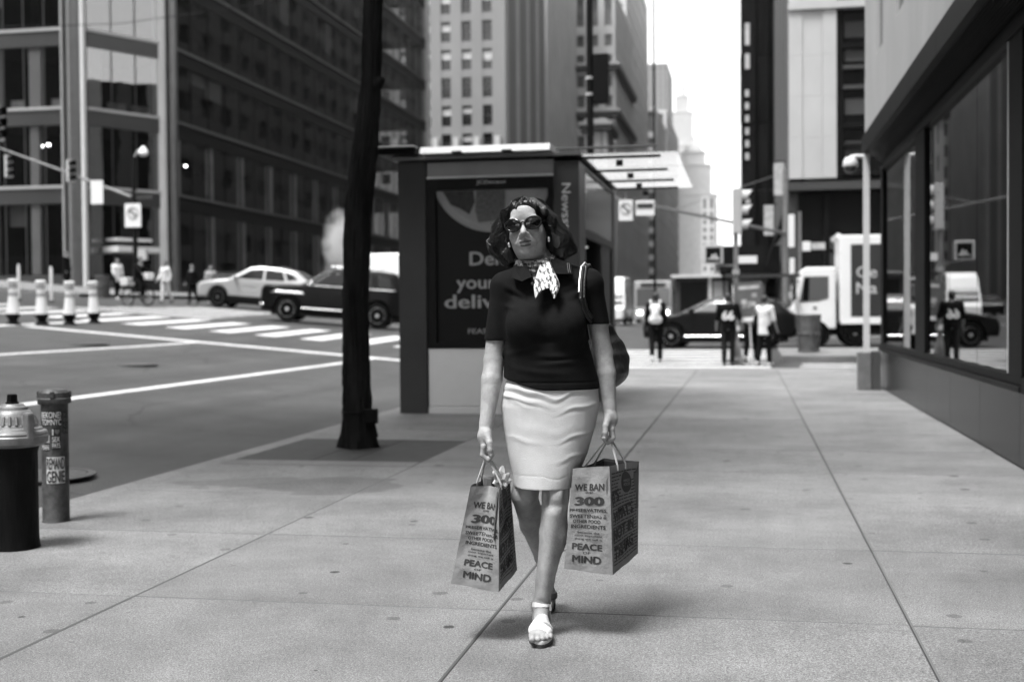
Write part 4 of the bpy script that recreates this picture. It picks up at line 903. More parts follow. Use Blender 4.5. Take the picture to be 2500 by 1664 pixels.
# signal pole at our corner, with walk signal and one-way sign
t = empty('signal_pole', (-0.24, 30.0, -0.02), 0, 'corner signal pole carrying a pale three-lamp traffic light and small signs', 'signal pole')
mb = MB(); mb.lathe([(0.22, 0), (0.22, 0.05), (0.15, 0.12), (0.12, 0.40), (0.075, 0.46), (0.06, 0.6), (0.055, 4.05)], 16); mb.build('shaft', MATS['pole_grey'], t, smooth=True)
signal_head(t, (0.12, 0, 3.08), R(90)); mb = MB(); mb.box((-0.08, -0.09, 3.06), (0.03, 0.09, 4.12)); mb.build('back_housing', MATS['signal_yellow'], t, bevel=0.02)
mb = MB(); mb.box((-0.76, -0.12, 2.36), (-0.30, 0.1, 2.82)); w_ = mb.build('walk_signal', MATS['signal_yellow'], t, bevel=0.02); box('lens', (-0.70, -0.13, 2.41), (-0.36, -0.121, 2.75), MATS['signal_black'], w_)
mb = MB()
for k, (a, b) in enumerate(((-0.62, 2.5), (-0.55, 2.58), (-0.48, 2.6), (-0.42, 2.52))): mb.box((a-0.025, -0.136, 2.46), (a+0.025, -0.131, b))
mb.build('hand_symbol', M('lamp_dim', 0.5, 0.5), w_)
box('bracket', (-0.45, -0.02, 2.30), (0, 0.02, 2.34), MATS['pole_grey'], t)
mb = MB(); mb.box((0.06, -0.09, 2.36), (0.50, -0.07, 2.54)); mb.build('one_way_sign', MATS['sign_white'], t); box('name_sign', (0.06, -0.05, 2.02), (1.5, -0.03, 2.10), MATS['sign_dark'], t)
for k in range(4): box('band', (-0.085, -0.085, 0.75+0.45*k), (0.085, 0.085, 0.87+0.45*k), MATS['sign_grey' if k % 2 else 'sign_white'], t)
# advert board on a stick
t = empty('advert_board', (0.13, 29.6, -0.06), 0, 'tilted dark advert board on a stick with a white arrow below it', 'advert board')
t.rotation_euler = (0, R(-4), R(-6))
mb = MB(); mb.tube([(0.0, 0.03, 0.0), (0.03, 0.03, 1.5)], 0.018, 8); mb.build('stick', MATS['sign_white'], t)
box('board', (-0.30, -0.01, 1.12), (0.36, 0.015, 1.95), M('board_grey', 0.09, 0.5, var=0.2, scale=3), t); mb = MB()
mb.prism([(-0.25, 1.02), (0.12, 1.02), (0.12, 0.96), (0.30, 1.07), (0.12, 1.18), (0.12, 1.12), (-0.25, 1.12)], -0.03, -0.012, 'y'); mb.build('arrow', MATS['sign_white'], t)
rb = random.Random(4)
for k in range(7): x = rb.uniform(-0.1, 0.2); z = rb.uniform(1.35, 1.7); box('picture_patch', (x-0.06, -0.016, z-0.05), (x+0.06, -0.011-0.0005*k, z+0.05), MATS['sign_grey' if k % 2 else 'banner'], t)
box('title_strip', (-0.18, -0.014, 1.78), (0.30, -0.0105, 1.86), MATS['banner'], t)
# diagonal mast arm from the far corner with two hanging signs and a signal
t = empty('mast_arm_signal', (1.38, 45, road_z(1.38, 45)+0.14), 0, 'long signal mast arm reaching over the crossing with hanging traffic signs', 'signal mast')
oz = t.location.z
mb = MB(); mb.lathe([(0.2, 0), (0.12, 0.5), (0.10, 1.0), (0.085, 6.0)], 14); mb.build('pole', MATS['pole_grey'], t, smooth=True)
def ap(s): return Vector((1.38+(-4.4-1.38)*s, 45+(30.4-45)*s, 3.95+0.35*s))
mb = MB(); mb.tube([ap(s)-Vector(t.location) for s in np.linspace(0, 1, 8)], [0.06-0.03*s for s in np.linspace(0, 1, 8)], 8); mb.build('arm', MATS['pole_grey'], t, smooth=True)
mb = MB(); mb.tube([(0, 0, 5.9), ap(0.6)-Vector(t.location)], 0.012, 5); mb.build('guy_wire', MATS['pole_grey'], t)
for (x0, x1, z0, z1, kind) in ((-3.15, -2.80, 3.50, 4.02, 'turn'), (-2.72, -2.25, 3.62, 4.0, 'lane')):
    sgn = box('hanging_sign', (x0-1.38, 31.0-45, z0-oz), (x1-1.38, 31.03-45, z1-oz), MATS['sign_white'], t)
    cx_ = (x0+x1)/2-1.38; zc = (z0+z1)/2-oz+0.05
    if kind == 'turn':
        mb = MB(); mb.tube([(cx_+0.13*math.cos(a), -14.005, zc+0.13*math.sin(a)) for a in np.linspace(0, 2*math.pi, 25)], 0.014, 5, False); mb.build('ring_symbol', MATS['sign_grey'], t)
        mb = MB(); mb.tube([(cx_-0.09, -14.01, zc+0.09), (cx_+0.09, -14.01, zc-0.09)], 0.018, 5); mb.build('bar_symbol', MATS['sign_dark'], t)
    else: box('sign_band', (x0+0.03-1.38, 30.99-45, 3.80-oz), (x1-0.03-1.38, 30.998-45, 3.92-oz), MATS['sign_dark'], t)
    box('hanger', (cx_-0.01, -14+0.03, z1-oz), (cx_+0.01, -14+0.05, z1+0.2-oz), MATS['pole_grey'], t)
signal_head(t, (-3.95-1.38, 30.6-45, 3.55-oz), R(75))
# black lamp pole behind the newsstand with the back of a signal
t = empty('lamp_pole', (-3.31, 26.6, -0.01), 0, 'tall black lamp pole with the dark back of a traffic light behind the newsstand', 'lamp post')
mb = MB(); mb.lathe([(0.2, 0), (0.13, 0.6), (0.085, 1.0), (0.07, 9.5)], 14); mb.build('shaft', MATS['pole_black'], t, smooth=True)
signal_head(t, (0.24, 0.1, 5.72), R(180), 'signal_black', vis='signal_black')
for z in (5.9, 6.25): box('bracket', (0.0, -0.03, z), (0.15, 0.03, z+0.05), MATS['pole_black'], t); mb = MB(); mb.lathe([(0.09, 0), (0.09, 0.06)], 12); mb.build('collar', MATS['pale_metal'], t, loc=(0, 0, z))
t = empty('flag_pole', (-4.35, 60, road_z(-4.35, 60)), 0, 'thin dark straight pole rising above the glass canopy', 'pole')
mb = MB(); mb.lathe([(0.12, 0), (0.07, 1.0), (0.055, 18), (0.05, 18.2)], 12); mb.build('shaft', MATS['pole_black'], t, smooth=True); mb = MB(); mb.lathe([(0.02, 18.2), (0.09, 18.28), (0.02, 18.38)], 10); mb.build('finial', MATS['pole_black'], t)
# left corner mast with signals and signs
gz = road_z(-29.3, 55.6)+0.14
t = empty('corner_signal_mast', (-29.3, 55.6, gz), 0, 'grey mast at the office corner with a long arm of traffic lights and signs', 'signal mast')
mb = MB(); mb.lathe([(0.22, 0), (0.14, 0.8), (0.12, 1.2), (0.11, 6.6)], 14); mb.build('pole', MATS['pole_black'], t, smooth=True)
mb = MB(); mb.tube([(0.1, 0, 6.55-0.9-gz+1.6), (-0.2, 0, 7.0-gz), (-3.0, -0.4, 8.1-gz), (-6.6, -1.0, 9.45-gz)], [0.09, 0.08, 0.06, 0.04], 10); mb.build('arm', MATS['pole_grey'], t, smooth=True)
signal_head(t, (-3.05, -0.5, 7.75-gz), R(60), vis='signal_black'); signal_head(t, (-6.02, -1.05, 8.0-gz), R(60), vis='signal_black')
box('hanging_sign', (-2.1, -0.4, 6.65-gz), (-1.45, -0.36, 7.8-gz), MATS['sign_white'], t); sg = box('turn_sign', (-0.42, -0.2, 5.5-gz), (0.42, -0.16, 6.65-gz), MATS['sign_white'], t)
mb = MB(); mb.tube([(0.26*math.cos(a), -0.21, 6.2-gz+0.26*math.sin(a)) for a in np.linspace(0, 2*math.pi, 25)], 0.03, 5, False); mb.build('ring_symbol', MATS['sign_grey'], t)
mb = MB(); mb.tube([(-0.18, -0.22, 6.34-gz), (0.2, -0.22, 6.05-gz)], 0.04, 5); mb.build('bar_symbol', MATS['sign_dark'], t)
box('name_sign', (0.15, -0.15, 6.85-gz), (1.05, -0.12, 7.05-gz), MATS['sign_dark'], t); box('walk_signal', (0.2, -0.15, 3.9-gz), (0.62, 0.1, 4.4-gz), MATS['signal_yellow'], t)
mb = MB(); mb.tube([(0, 0, 6.5), (0.2, 0, 6.9), (0.45, 0, 7.0), (0.5, 0, 6.9)], 0.04, 8); mb.build('lamp_arm', MATS['pale_metal'], t, smooth=True); mb = MB(); mb.lathe([(0.05, 0.35), (0.2, 0.15), (0.24, 0), (0.15, -0.12), (0.02, -0.15)], 14); mb.build('lamp_globe', MATS['post_white'], t, smooth=True, loc=(0.5, 0, 6.75))
gz = road_z(-23.1, 34.55)
t = empty('overhead_signal', (-23.7, 34.6, gz), 0, 'pale traffic light with black visors on a pole beside the lane posts', 'signal pole')
mb = MB(); mb.lathe([(0.2, 0), (0.1, 0.6), (0.08, 7.2)], 12); mb.build('pole', MATS['pole_grey'], t, smooth=True); signal_head(t, (1.0, -0.05, 6.65-gz), R(72), vis='signal_black')
mb = MB(); mb.tube([(0, 0, 6.9), (1.0, 0, 7.1-gz+gz-0.1)], 0.04, 6); mb.build('arm', MATS['pole_grey'], t)
# slanting flag on the far corner building, and two hanging shop banners
t = empty('hanging_banner', (1.3, 52, 7.3), 0, 'pale vertical shop banner hanging from the corner building side', 'banner', 'shop banners on the corner building')
box('cloth', (-0.16, -0.02, -1.35), (0.26, 0.02, 0.0), MATS['banner'], t); box('rod', (-0.25, -0.03, 0.0), (0.4, 0.03, 0.05), MATS['pole_black'], t)
c_ = copy_tree(t); c_.location = (0.95, 56, 5.9)
t = empty('furled_flag', (1.66, 50.5, 5.6), 0, 'dark furled flag on a slanting pole above the black shopfront', 'flag')
mb = MB(); mb.tube([(0, 0, 0), (-0.85, -0.5, -2.6)], [0.06, 0.045], 8); mb.build('pole', MATS['pole_black'], t, smooth=True)
mb = MB(); mb.tube([(-0.02, -0.05, -0.3), (-0.2, -0.15, -0.9), (-0.42, -0.28, -1.5), (-0.5, -0.35, -1.75)], [0.06, 0.14, 0.12, 0.04], 8); mb.build('cloth', MATS['net'], t, smooth=True)
t = empty('street_name_sign', (1.95, 46.5, road_z(1.9, 46.5)+0.14), 0, 'pole with white parking sign and small bright name plates by the black shopfront', 'street sign')
mb = MB(); mb.lathe([(0.06, 0), (0.05, 4.6)], 10); mb.build('pole', MATS['pole_grey'], t); box('name_plate', (0.08, -0.08, 3.15), (0.38, -0.05, 3.5), MATS['sign_white'], t); box('name_plate', (0.42, -0.08, 3.2), (0.9, -0.05, 3.45), MATS['banner'], t)
box('parking_sign', (-0.42, -0.1, 3.3), (-0.2, -0.07, 4.5), MATS['sign_white'], t); box('lower_sign', (-0.38, -0.1, 2.2), (-0.2, -0.07, 2.9), MATS['sign_white'], t); box('arrow_sign', (-0.4, -0.12, 1.4), (0.8, -0.09, 1.65), MATS['banner'], t)

t = empty('overhead_cable', (-30.9, 57.5, 16.6), 0, 'thin dark cable strung across the avenue in front of the glass office building', 'cable')
mb = MB(); mb.tube([(-9, -1.0, -0.6), (-4, -0.5, -0.75), (0, 0, -0.7), (6, 0.5, -0.1), (12, 1.2, 1.0), (20, 2.0, 3.2)], 0.02, 5); mb.build('wire', MATS['pole_black'], t)
# ------------------------------------------------------------------ vehicles
M('car_glass', 0.006, 0.05, spec=0.3); M('tyre', 0.005, 0.9, spec=0.1); M('alloy', 0.55, 0.3, 0.8); M('alloy_dark', 0.14, 0.4, 0.6); M('arch_black', 0.006, 0.8)
M('headlamp', 0.85, 0.15, 0.0, coat=0.5); M('chrome', 0.7, 0.15, 1.0); M('plate_white', 0.6, 0.5); M('tail_lamp', 0.12, 0.2)
def paint(name, v, metal=0.2, rough=0.28): return M(name, v, rough, metal if v > 0.1 else 0.0, coat=0.5 if v > 0.1 else 0.0, spec=0.5 if v > 0.1 else 0.16)
def wheel(parent, x, y, r, wd, side, rim='alloy', spokes=5):
    t = bpy.data.objects.new('wheel', None); COL.objects.link(t); t.parent = parent; t.location = (x, y, r); t.rotation_euler = (0, 0, 0 if side < 0 else math.pi)
    mX = Matrix.Rotation(R(90), 4, 'X')
    mb = MB(); mb.lathe([(r*0.66, -wd/2), (r*0.90, -wd/2), (r*0.985, -wd*0.36), (r, -wd*0.2), (r, wd*0.2), (r*0.985, wd*0.36), (r*0.9, wd/2), (r*0.66, wd/2)], 36, m=mX); mb.build('tyre', MATS['tyre'], t, smooth=True)
    mb = MB(); mb.lathe([(r*0.67, -wd*0.3), (r*0.67, wd*0.5), (r*0.62, wd*0.5), (r*0.60, wd*0.25), (r*0.1, wd*0.2)], 36, m=mX); mb.build('rim', MATS['alloy_dark'], t, smooth=True)
    mb = MB()
    for k in range(spokes):
        a = 2*math.pi*k/spokes; m_ = Matrix.Rotation(a, 4, 'Y'); mb.prism([(-r*0.11, 0), (r*0.11, 0), (r*0.15, r*0.64), (-r*0.15, r*0.64)], -wd*0.46, -wd*0.30, 'y', m_)
    mb.lathe([(r*0.17, -0.0), (r*0.14, 0.02)], 16, m=Matrix.Translation((0, -wd*0.46, 0)) @ mX); mb.lathe([(r*0.68, wd*0.42), (r*0.68, wd*0.5), (r*0.60, wd*0.5), (r*0.60, wd*0.42)], 36, m=mX)
    mb.build('spokes', MATS[rim], t)
    return t
def car(name, label, loc, rz, L, W, prof, belt, wins, screens, wheels, wr, body_m, glass_m='car_glass', tumble=0.32, rim='alloy', lights=True, group=None, extras=None, h=0.03, cat='car', door_x=(), mirror=None, spokes=5, rocker=None):
    """prof: side silhouette (x forward to -x, z up), front of the car at -x"""
    t = empty(name, loc, rz, label, cat, group)
    hw = W/2
    def half(X, Z):
        end = np.clip((np.abs(X)-L*0.36)/(L*0.14), 0, 1); w_ = hw-0.13*end**2
        w_ = w_-np.clip(Z-belt, 0, 9)*tumble-np.clip(0.45-Z, 0, 1)*0.10-0.035*np.clip(np.abs(Z-0.75)-0.12, 0, 1); return w_
    lo = np.array((-L/2-0.1, -hw-0.1, 0.05)); hi = np.array((L/2+0.1, hw+0.1, max(p[1] for p in prof)+0.12))
    n = np.ceil((hi-lo)/h).astype(int)+1; ax = [lo[i]+h*np.arange(n[i]) for i in range(3)]
    X = ax[0][:, None, None]; Y = ax[1][None, :, None]; Z = ax[2][None, None, :]; XZ = (ax[0][:, None], ax[2][None, :])
    ps = poly_sd(prof, *XZ); hf = half(*XZ)[:, None, :]; d = smax(ps[:, None, :]+0*Y, np.abs(Y)-hf, 0.10)
    base = d.copy()
    for wx in wheels:
        c = np.sqrt((X-wx)**2+(Z-wr)**2)-(wr+0.055); c = np.maximum(c, (hw-0.32)-np.abs(Y)); d = smax(d, -c, 0.015)
    V, F = surface_nets(d.astype(np.float32), lo, h); body = link('body', mesh_from(V, F, 'body'), body_m, t)
    def shell(nm, polys, ymask, mat, th=0.02, parent=t):
        q = np.abs(base)-th; m_ = np.minimum.reduce([poly_sd(p, *XZ) for p in polys]); dd = np.maximum(q, m_[:, None, :]); dd = np.maximum(dd, ymask)
        V, F = surface_nets(dd.astype(np.float32), lo, h)
        if len(V): return link(nm, mesh_from(V, F, nm), mat, parent)
    for p in wins:
        for s in (-1, 1): shell('side_window', [p], 0.12-(s*Y)+0*X+0*Z if False else np.maximum(0.0-s*Y, hf-0.14-np.abs(Y))+0*X, MATS[glass_m])
    for nm, p in screens: shell(nm, [p], np.abs(Y)-(hf-0.10)+0*X, MATS[glass_m])
    for x in door_x: mb = MB(); [mb.box((x-0.006, s*(hw-0.02)-0.012, 0.42), (x+0.006, s*(hw-0.02)+0.012, belt-0.02)) for s in (-1, 1)]; mb.build('door_seam', MATS['arch_black'], t)
    if rocker: shell('rocker_trim', [rocker], np.maximum(hf-0.14-np.abs(Y), 0*X)+0*X+0*Z-0.0001, MATS['arch_black'])
    for s in (-1, 1):
        for wx in wheels:
            wheel(t, wx, s*(hw-0.12), wr, 0.22, s, rim, spokes); mb = MB(); mb.box((wx-wr-0.04, s*(hw-0.33)-0.01, 0.2), (wx+wr+0.04, s*(hw-0.33)+0.01, wr*2.1)); mb.build('wheel_well', MATS['arch_black'], t)
        if mirror:
            v_ = Vol((mirror[0]-0.2, s*hw-0.3, mirror[1]-0.2), (mirror[0]+0.2, s*hw+0.3, mirror[1]+0.2), 0.02); v_.ell((mirror[0], s*(hw+0.06), mirror[1]), (0.08, 0.12, 0.08)); v_.cone((mirror[0]+0.02, s*(hw-0.1), mirror[1]-0.05), (mirror[0], s*(hw+0.04), mirror[1]-0.02), 0.03, 0.03); v_.build('mirror', mirror[2] if len(mirror) > 2 else body_m, t)
    if lights:
        for s in (-1, 1):
            for nm, p, m_ in lights: shell(nm, [p], np.maximum(hw*0.45-s*Y, 0*X)+0*Z, MATS[m_], 0.025)
    if extras: extras(t, shell, Y, hf, X, Z)
    mb = MB(); mb.box((-L*0.42, -hw+0.15, 0.18), (L*0.42, hw-0.15, 0.34)); mb.build('underbody', MATS['arch_black'], t)
    return t
# black boxy SUV crossing to the left
P = [(-2.33, 0.30), (-2.36, 0.62), (-2.34, 0.95), (-2.22, 1.06), (-1.15, 1.13), (-0.98, 1.17), (-0.35, 1.60), (-0.1, 1.67), (1.35, 1.70), (1.9, 1.66), (2.22, 1.12), (2.36, 1.02), (2.36, 0.45), (2.25, 0.30)]
Wn = [[(-0.72, 1.16), (-0.22, 1.53), (0.36, 1.57), (0.36, 1.16)], [(0.44, 1.16), (0.44, 1.57), (1.18, 1.58), (1.25, 1.16)], [(1.36, 1.16), (1.32, 1.57), (1.72, 1.54), (1.92, 1.18)]]
Sn = [('windscreen', [(-1.06, 1.15), (-0.98, 1.24), (-0.36, 1.66), (-0.20, 1.60), (-0.86, 1.12)]), ('rear_window', [(1.95, 1.66), (2.3, 1.16), (2.1, 1.10), (1.78, 1.6)])]
def suv_x(t, shell, Y, hf, X, Z):
    shell('grille', [[(-2.45, 0.62), (-2.2, 0.62), (-2.2, 0.98), (-2.45, 0.98)]], np.abs(Y)-0.52+0*X+0*Z, MATS['chrome'], 0.03)
    shell('belt_trim', [[(-0.85, 1.10), (1.95, 1.13), (1.95, 1.165), (-0.85, 1.145)]], hf-0.14-np.abs(Y)+0*X, MATS['chrome'], 0.03)
    shell('sill_trim', [[(-1.0, 0.40), (1.1, 0.40), (1.1, 0.46), (-1.0, 0.46)]], hf-0.14-np.abs(Y)+0*X, MATS['chrome'], 0.03)
    shell('bumper_trim', [[(-2.45, 0.42), (-2.2, 0.42), (-2.2, 0.50), (-2.45, 0.50)]], 0.3-np.abs(Y)+0*X+0*Z, MATS['chrome'], 0.03)
    shell('arch_trim', [[(-2.0+0.0, 0.82), (-0.9, 0.82), (-0.98, 0.92), (-1.9, 0.92)]], hf-0.14-np.abs(Y)+0*X, MATS['chrome'], 0.02)
    for s in (-1, 1): mb = MB(); mb.tube([(-0.2, s*0.62, 1.72), (0.1, s*0.62, 1.76), (1.4, s*0.62, 1.78), (1.7, s*0.62, 1.72)], 0.02, 6); mb.build('roof_rail', MATS['chrome'], t)
lt = [('headlamp', [(-2.45, 0.78), (-1.95, 0.82), (-1.95, 1.02), (-2.45, 1.0)], 'headlamp'), ('tail_lamp', [(2.05, 0.85), (2.45, 0.85), (2.45, 1.10), (2.1, 1.12)], 'tail_lamp')]
X0, Y0 = -13.45, 39.2; sl = math.atan(0.085)
c = car('black_suv', 'glossy black boxy SUV with chrome trim crossing in front of the glass office building', (X0, Y0, road_z(X0, Y0)+0.02), R(10), 4.72, 1.88, P, 1.12, Wn, Sn, (-1.45, 1.42), 0.37, paint('black_paint', 0.004), mirror=(-0.72, 1.2, MATS['chrome']), lights=lt, extras=suv_x, door_x=(-0.8, 0.4, 1.3))
c.rotation_euler = (0, sl, R(10)); c.scale = (1.03, 1.03, 1.09)
# silver crossover behind it
P = [(-2.38, 0.32), (-2.40, 0.70), (-2.28, 0.88), (-1.5, 1.02), (-1.1, 1.07), (-0.3, 1.54), (0.1, 1.61), (0.9, 1.60), (1.6, 1.50), (2.2, 1.12), (2.38, 1.05), (2.40, 0.55), (2.28, 0.32)]
Wn = [[(-0.82, 1.10), (-0.18, 1.48), (0.30, 1.50), (0.30, 1.10)], [(0.38, 1.10), (0.38, 1.50), (1.05, 1.48), (1.22, 1.12)], [(1.30, 1.13), (1.14, 1.46), (1.45, 1.40), (1.72, 1.2)]]
Sn = [('windscreen', [(-1.2, 1.07), (-1.1, 1.15), (-0.31, 1.60), (-0.15, 1.52), (-0.95, 1.04)]), ('rear_window', [(1.65, 1.5), (2.2, 1.14), (2.05, 1.05), (1.5, 1.42)])]
def door_print(t, shell, Y, hf, X, Z):
    for k in range(3): shell('door_lettering', [[(-0.55, 0.86-0.09*k), (0.15-0.05*k, 0.86-0.09*k), (0.15-0.05*k, 0.91-0.09*k), (-0.55, 0.91-0.09*k)]], np.maximum(hf-0.14-np.abs(Y), Y*1.0)+0*X, MATS['alloy_dark'], 0.012)
    shell('sill_cladding', [[(-1.1, 0.3), (1.1, 0.3), (1.1, 0.48), (-1.1, 0.48)]], hf-0.2-np.abs(Y)+0*X, MATS['arch_black'], 0.02) if False else [shell('sill_cladding', [[(-1.1, 0.3), (1.1, 0.3), (1.1, 0.48), (-1.1, 0.48)]], np.maximum(hf-0.2-np.abs(Y), -s*Y)+0*X, MATS['arch_black'], 0.02) for s in (-1, 1)]
    for x in (0.0, 0.9): mb = MB(); mb.box((x-0.03, -0.6, 1.60), (x+0.03, 0.6, 1.66)); mb.build('roof_bar', MATS['chrome'], t)
lt2 = [('headlamp', [(-2.45, 0.74), (-2.0, 0.80), (-2.0, 0.92), (-2.45, 0.86)], 'headlamp'), ('tail_lamp', [(1.95, 0.95), (2.45, 0.95), (2.45, 1.12), (2.0, 1.14)], 'tail_lamp')]
X0, Y0 = -20.0, 48.6
c = car('silver_crossover', 'silver grey crossover with door lettering waiting behind the black SUV', (X0, Y0, road_z(X0, Y0)+0.01), R(5), 4.80, 1.86, P, 1.06, Wn, Sn, (-1.48, 1.45), 0.37, paint('silver_paint', 0.42, 0.3), rim='alloy_dark', mirror=(-0.80, 1.14), lights=lt2, extras=door_print, door_x=(-0.85, 0.34))
c.rotation_euler = (0, sl, R(5)); c.scale = (1.04, 1.04, 1.12)
# black crossover on the crossing to the right
X0, Y0 = -0.75, 38.6
P2 = [(-2.30, 0.32), (-2.33, 0.66), (-2.22, 0.86), (-1.5, 1.01), (-1.15, 1.06), (-0.25, 1.50), (0.15, 1.60), (0.9, 1.60), (1.7, 1.48), (2.15, 1.08), (2.32, 1.0), (2.33, 0.55), (2.22, 0.32)]
Wn2 = [[(-0.80, 1.09), (-0.12, 1.46), (0.34, 1.50), (0.34, 1.09)], [(0.42, 1.09), (0.42, 1.50), (1.05, 1.48), (1.2, 1.11)], [(1.28, 1.12), (1.14, 1.46), (1.5, 1.40), (1.68, 1.2)]]
c = car('black_crossover', 'black crossover car halted on the crossing behind the walkers', (X0, Y0, road_z(X0, Y0)-0.01), R(-7), 4.66, 1.86, P2, 1.05, Wn2, Sn, (-1.42, 1.40), 0.37, paint('black_car_paint', 0.005), mirror=(-0.78, 1.15), lights=lt2, door_x=(-0.8, 0.38), glass_m='car_glass_pale' if M('car_glass_pale', 0.10, 0.05, spec=0.9) else 'car_glass', extras=lambda t, shell, Y, hf, X, Z: shell('sill_trim', [[(-1.05, 0.33), (1.05, 0.33), (1.05, 0.40), (-1.05, 0.40)]], hf-0.2-np.abs(Y)+0*X, MATS['chrome'], 0.02))
# dark car and white van farther back
P3 = [(-2.2, 0.3), (-2.25, 0.7), (-2.1, 0.9), (-1.2, 1.0), (-0.5, 1.42), (0.2, 1.48), (1.0, 1.42), (1.6, 1.05), (2.2, 0.98), (2.25, 0.4), (2.15, 0.3)]
Wn3 = [[(-0.85, 1.03), (-0.42, 1.34), (0.2, 1.38), (0.2, 1.03)], [(0.28, 1.03), (0.28, 1.38), (0.9, 1.33), (1.25, 1.05)]]
Sn3 = [('windscreen', [(-1.22, 1.0), (-0.52, 1.42), (-0.36, 1.36), (-1.0, 0.97)]), ('rear_window', [(1.0, 1.43), (1.62, 1.05), (1.45, 0.98), (0.9, 1.36)])]
X0, Y0 = -25.2, 57.0
c = car('dark_saloon', 'dark saloon car parked by the office kerb beyond the silver crossover', (X0, Y0, road_z(X0, Y0)), R(92), 4.5, 1.8, P3, 1.0, Wn3, Sn3, (-1.35, 1.35), 0.33, paint('dark_paint', 0.02), rim='alloy_dark', h=0.045, lights=None)
M('van_white', 0.75, 0.4, coat=0.3)
def van(name, label, loc, rz, L=5.6, H=2.6, W=2.1, m='van_white', cat='van'):
    P = [(-L/2, 0.35), (-L/2-0.02, 0.95), (-L/2+0.25, 1.15), (-L/2+0.9, H-0.35), (-L/2+1.35, H-0.05), (L/2-0.1, H), (L/2, H-0.2), (L/2, 0.35)]
    Wn = [[(-L/2+0.55, 1.2), (-L/2+0.98, H-0.5), (-L/2+1.55, H-0.5), (-L/2+1.55, 1.2)]]
    Sn = [('windscreen', [(-L/2+0.22, 1.18), (-L/2+0.9, H-0.38), (-L/2+1.05, H-0.5), (-L/2+0.4, 1.1)])]
    return car(name, label, loc, rz, L, W, P, 1.2, Wn, Sn, (-L/2+0.95, L/2-1.1), 0.36, MATS[m], tumble=0.08, h=0.05, rim='alloy_dark', lights=[('headlamp', [(-L/2-0.1, 0.75), (-L/2+0.2, 0.75), (-L/2+0.2, 0.98), (-L/2-0.1, 0.98)], 'headlamp')], cat=cat)
van('white_van', 'plain white van seen over the roof of the black SUV', (-15.2, 53, road_z(-15.2, 53)), R(4), 5.2, 2.9)
van('delivery_van', 'white delivery van driving towards us far along the avenue', (-8.3, 78, road_z(-8.3, 78)), R(90), 5.6, 3.0)
# city bus far along the avenue
t = empty('city_bus', (-6.6, 95, road_z(-6.6, 95)), 0, 'pale grey city bus far along the avenue', 'bus')
mb = MB(); mb.box((-1.35, -6, 0.35), (1.35, 6, 3.15)); mb.build('body', M('bus_grey', 0.40, 0.4, var=0.05, scale=1), t, bevel=0.12)
box('windscreen', (-1.2, -6.02, 1.3), (1.2, -5.99, 2.6), MATS['car_glass_pale'], t); box('destination_sign', (-0.9, -6.03, 2.7), (0.9, -6.0, 3.0), MATS['sign_dark'], t)
for s in (-1, 1):
    box('headlamp', (s*0.95-0.15, -6.04, 0.75), (s*0.95+0.15, -5.99, 0.95), MATS['lamp_glow'], t)
    for k in range(6): box('side_window', (s*1.36-0.01, -5.2+1.8*k, 1.4), (s*1.36+0.01, -3.6+1.8*k, 2.5), MATS['car_glass'], t)
    for y in (-3.8, 3.4): wheel(t, s*1.2, y, 0.48, 0.3, 1).rotation_euler = (0, 0, R(90)*s)
for i, (x, y, lb, mm) in enumerate(((-9.6, 62, 'dark saloon with its lamps lit coming down the avenue', 'dark_paint'), (-11.8, 88, 'second dark car queuing behind along the avenue', 'black_car_paint'))):
    car('oncoming_car', lb, (x, y, road_z(x, y)), R(90), 4.5, 1.8, P3, 1.0, Wn3, Sn3, (-1.35, 1.35), 0.33, MATS[mm], h=0.06, rim='alloy_dark', lights=[('headlamp', [(-2.35, 0.6), (-2.0, 0.6), (-2.0, 0.78), (-2.35, 0.78)], 'lamp_glow')])
# white box truck at the right
M('truck_white', 0.74, 0.4, coat=0.3, var=0.04, scale=2); M('truck_panel', 0.022, 0.45, var=0.15, scale=1.5); M('truck_dark', 0.006, 0.7, spec=0.1)
tz = road_z(3, 39); t = empty('box_truck', (1.36, 38.2, tz), 0, 'white cab-over box truck with a dark lettered panel on its side', 'truck')
c_prof = [(0.02, 0.55), (0.0, 1.15), (0.05, 1.3), (0.26, 2.32), (0.42, 2.42), (1.28, 2.42), (1.3, 0.55)]
mb = MB(); mb.prism(c_prof, 0.0, 2.0, 'y'); cb = mb.build('cab', MATS['truck_white'], t, bevel=0.05)
mb = MB(); mb.prism([(0.22, 1.36), (0.36, 2.14), (1.08, 2.14), (1.08, 1.48), (0.78, 1.40)], -0.012, 0.02, 'y'); sw = mb.build('cab_window', MATS['car_glass_pale'], cb)
mb = MB(); mb.prism([(0.30, 1.42), (0.36, 2.10), (0.52, 2.10), (0.50, 1.40)], -0.016, -0.013, 'y'); mb.build('dark_quarter', MATS['car_glass'], cb)
mb = MB(); mb.box((0.03, 0.1, 1.36), (0.06, 1.9, 2.25)); mb.build('windscreen', MATS['car_glass'], t)
for s, a in ((-1, 0),): mb = MB(); mb.box((0.02, -0.28, 1.45), (0.12, -0.10, 1.85)); mb.build('mirror', MATS['truck_dark'], t, bevel=0.02); mb = MB(); mb.tube([(0.1, -0.18, 1.85), (0.12, -0.1, 1.98), (0.25, 0.02, 2.0)], 0.015, 6); mb.build('mirror_arm', MATS['truck_dark'], t)
mb = MB(); mb.box((0.62, -0.02, 1.18), (0.74, 0.0, 1.22)); mb.build('door_handle', MATS['truck_dark'], cb)
mb = MB(); mb.box((1.40, -0.12, 0.78), (7.2, 2.12, 3.36)); bxo = mb.build('cargo_box', MATS['truck_white'], t, bevel=0.04)
mb = MB(); mb.tube([(1.37, 0.0, 3.34), (1.37, 2.0, 3.34)], 0.09, 10); mb.build('box_corner', MATS['truck_white'], t)
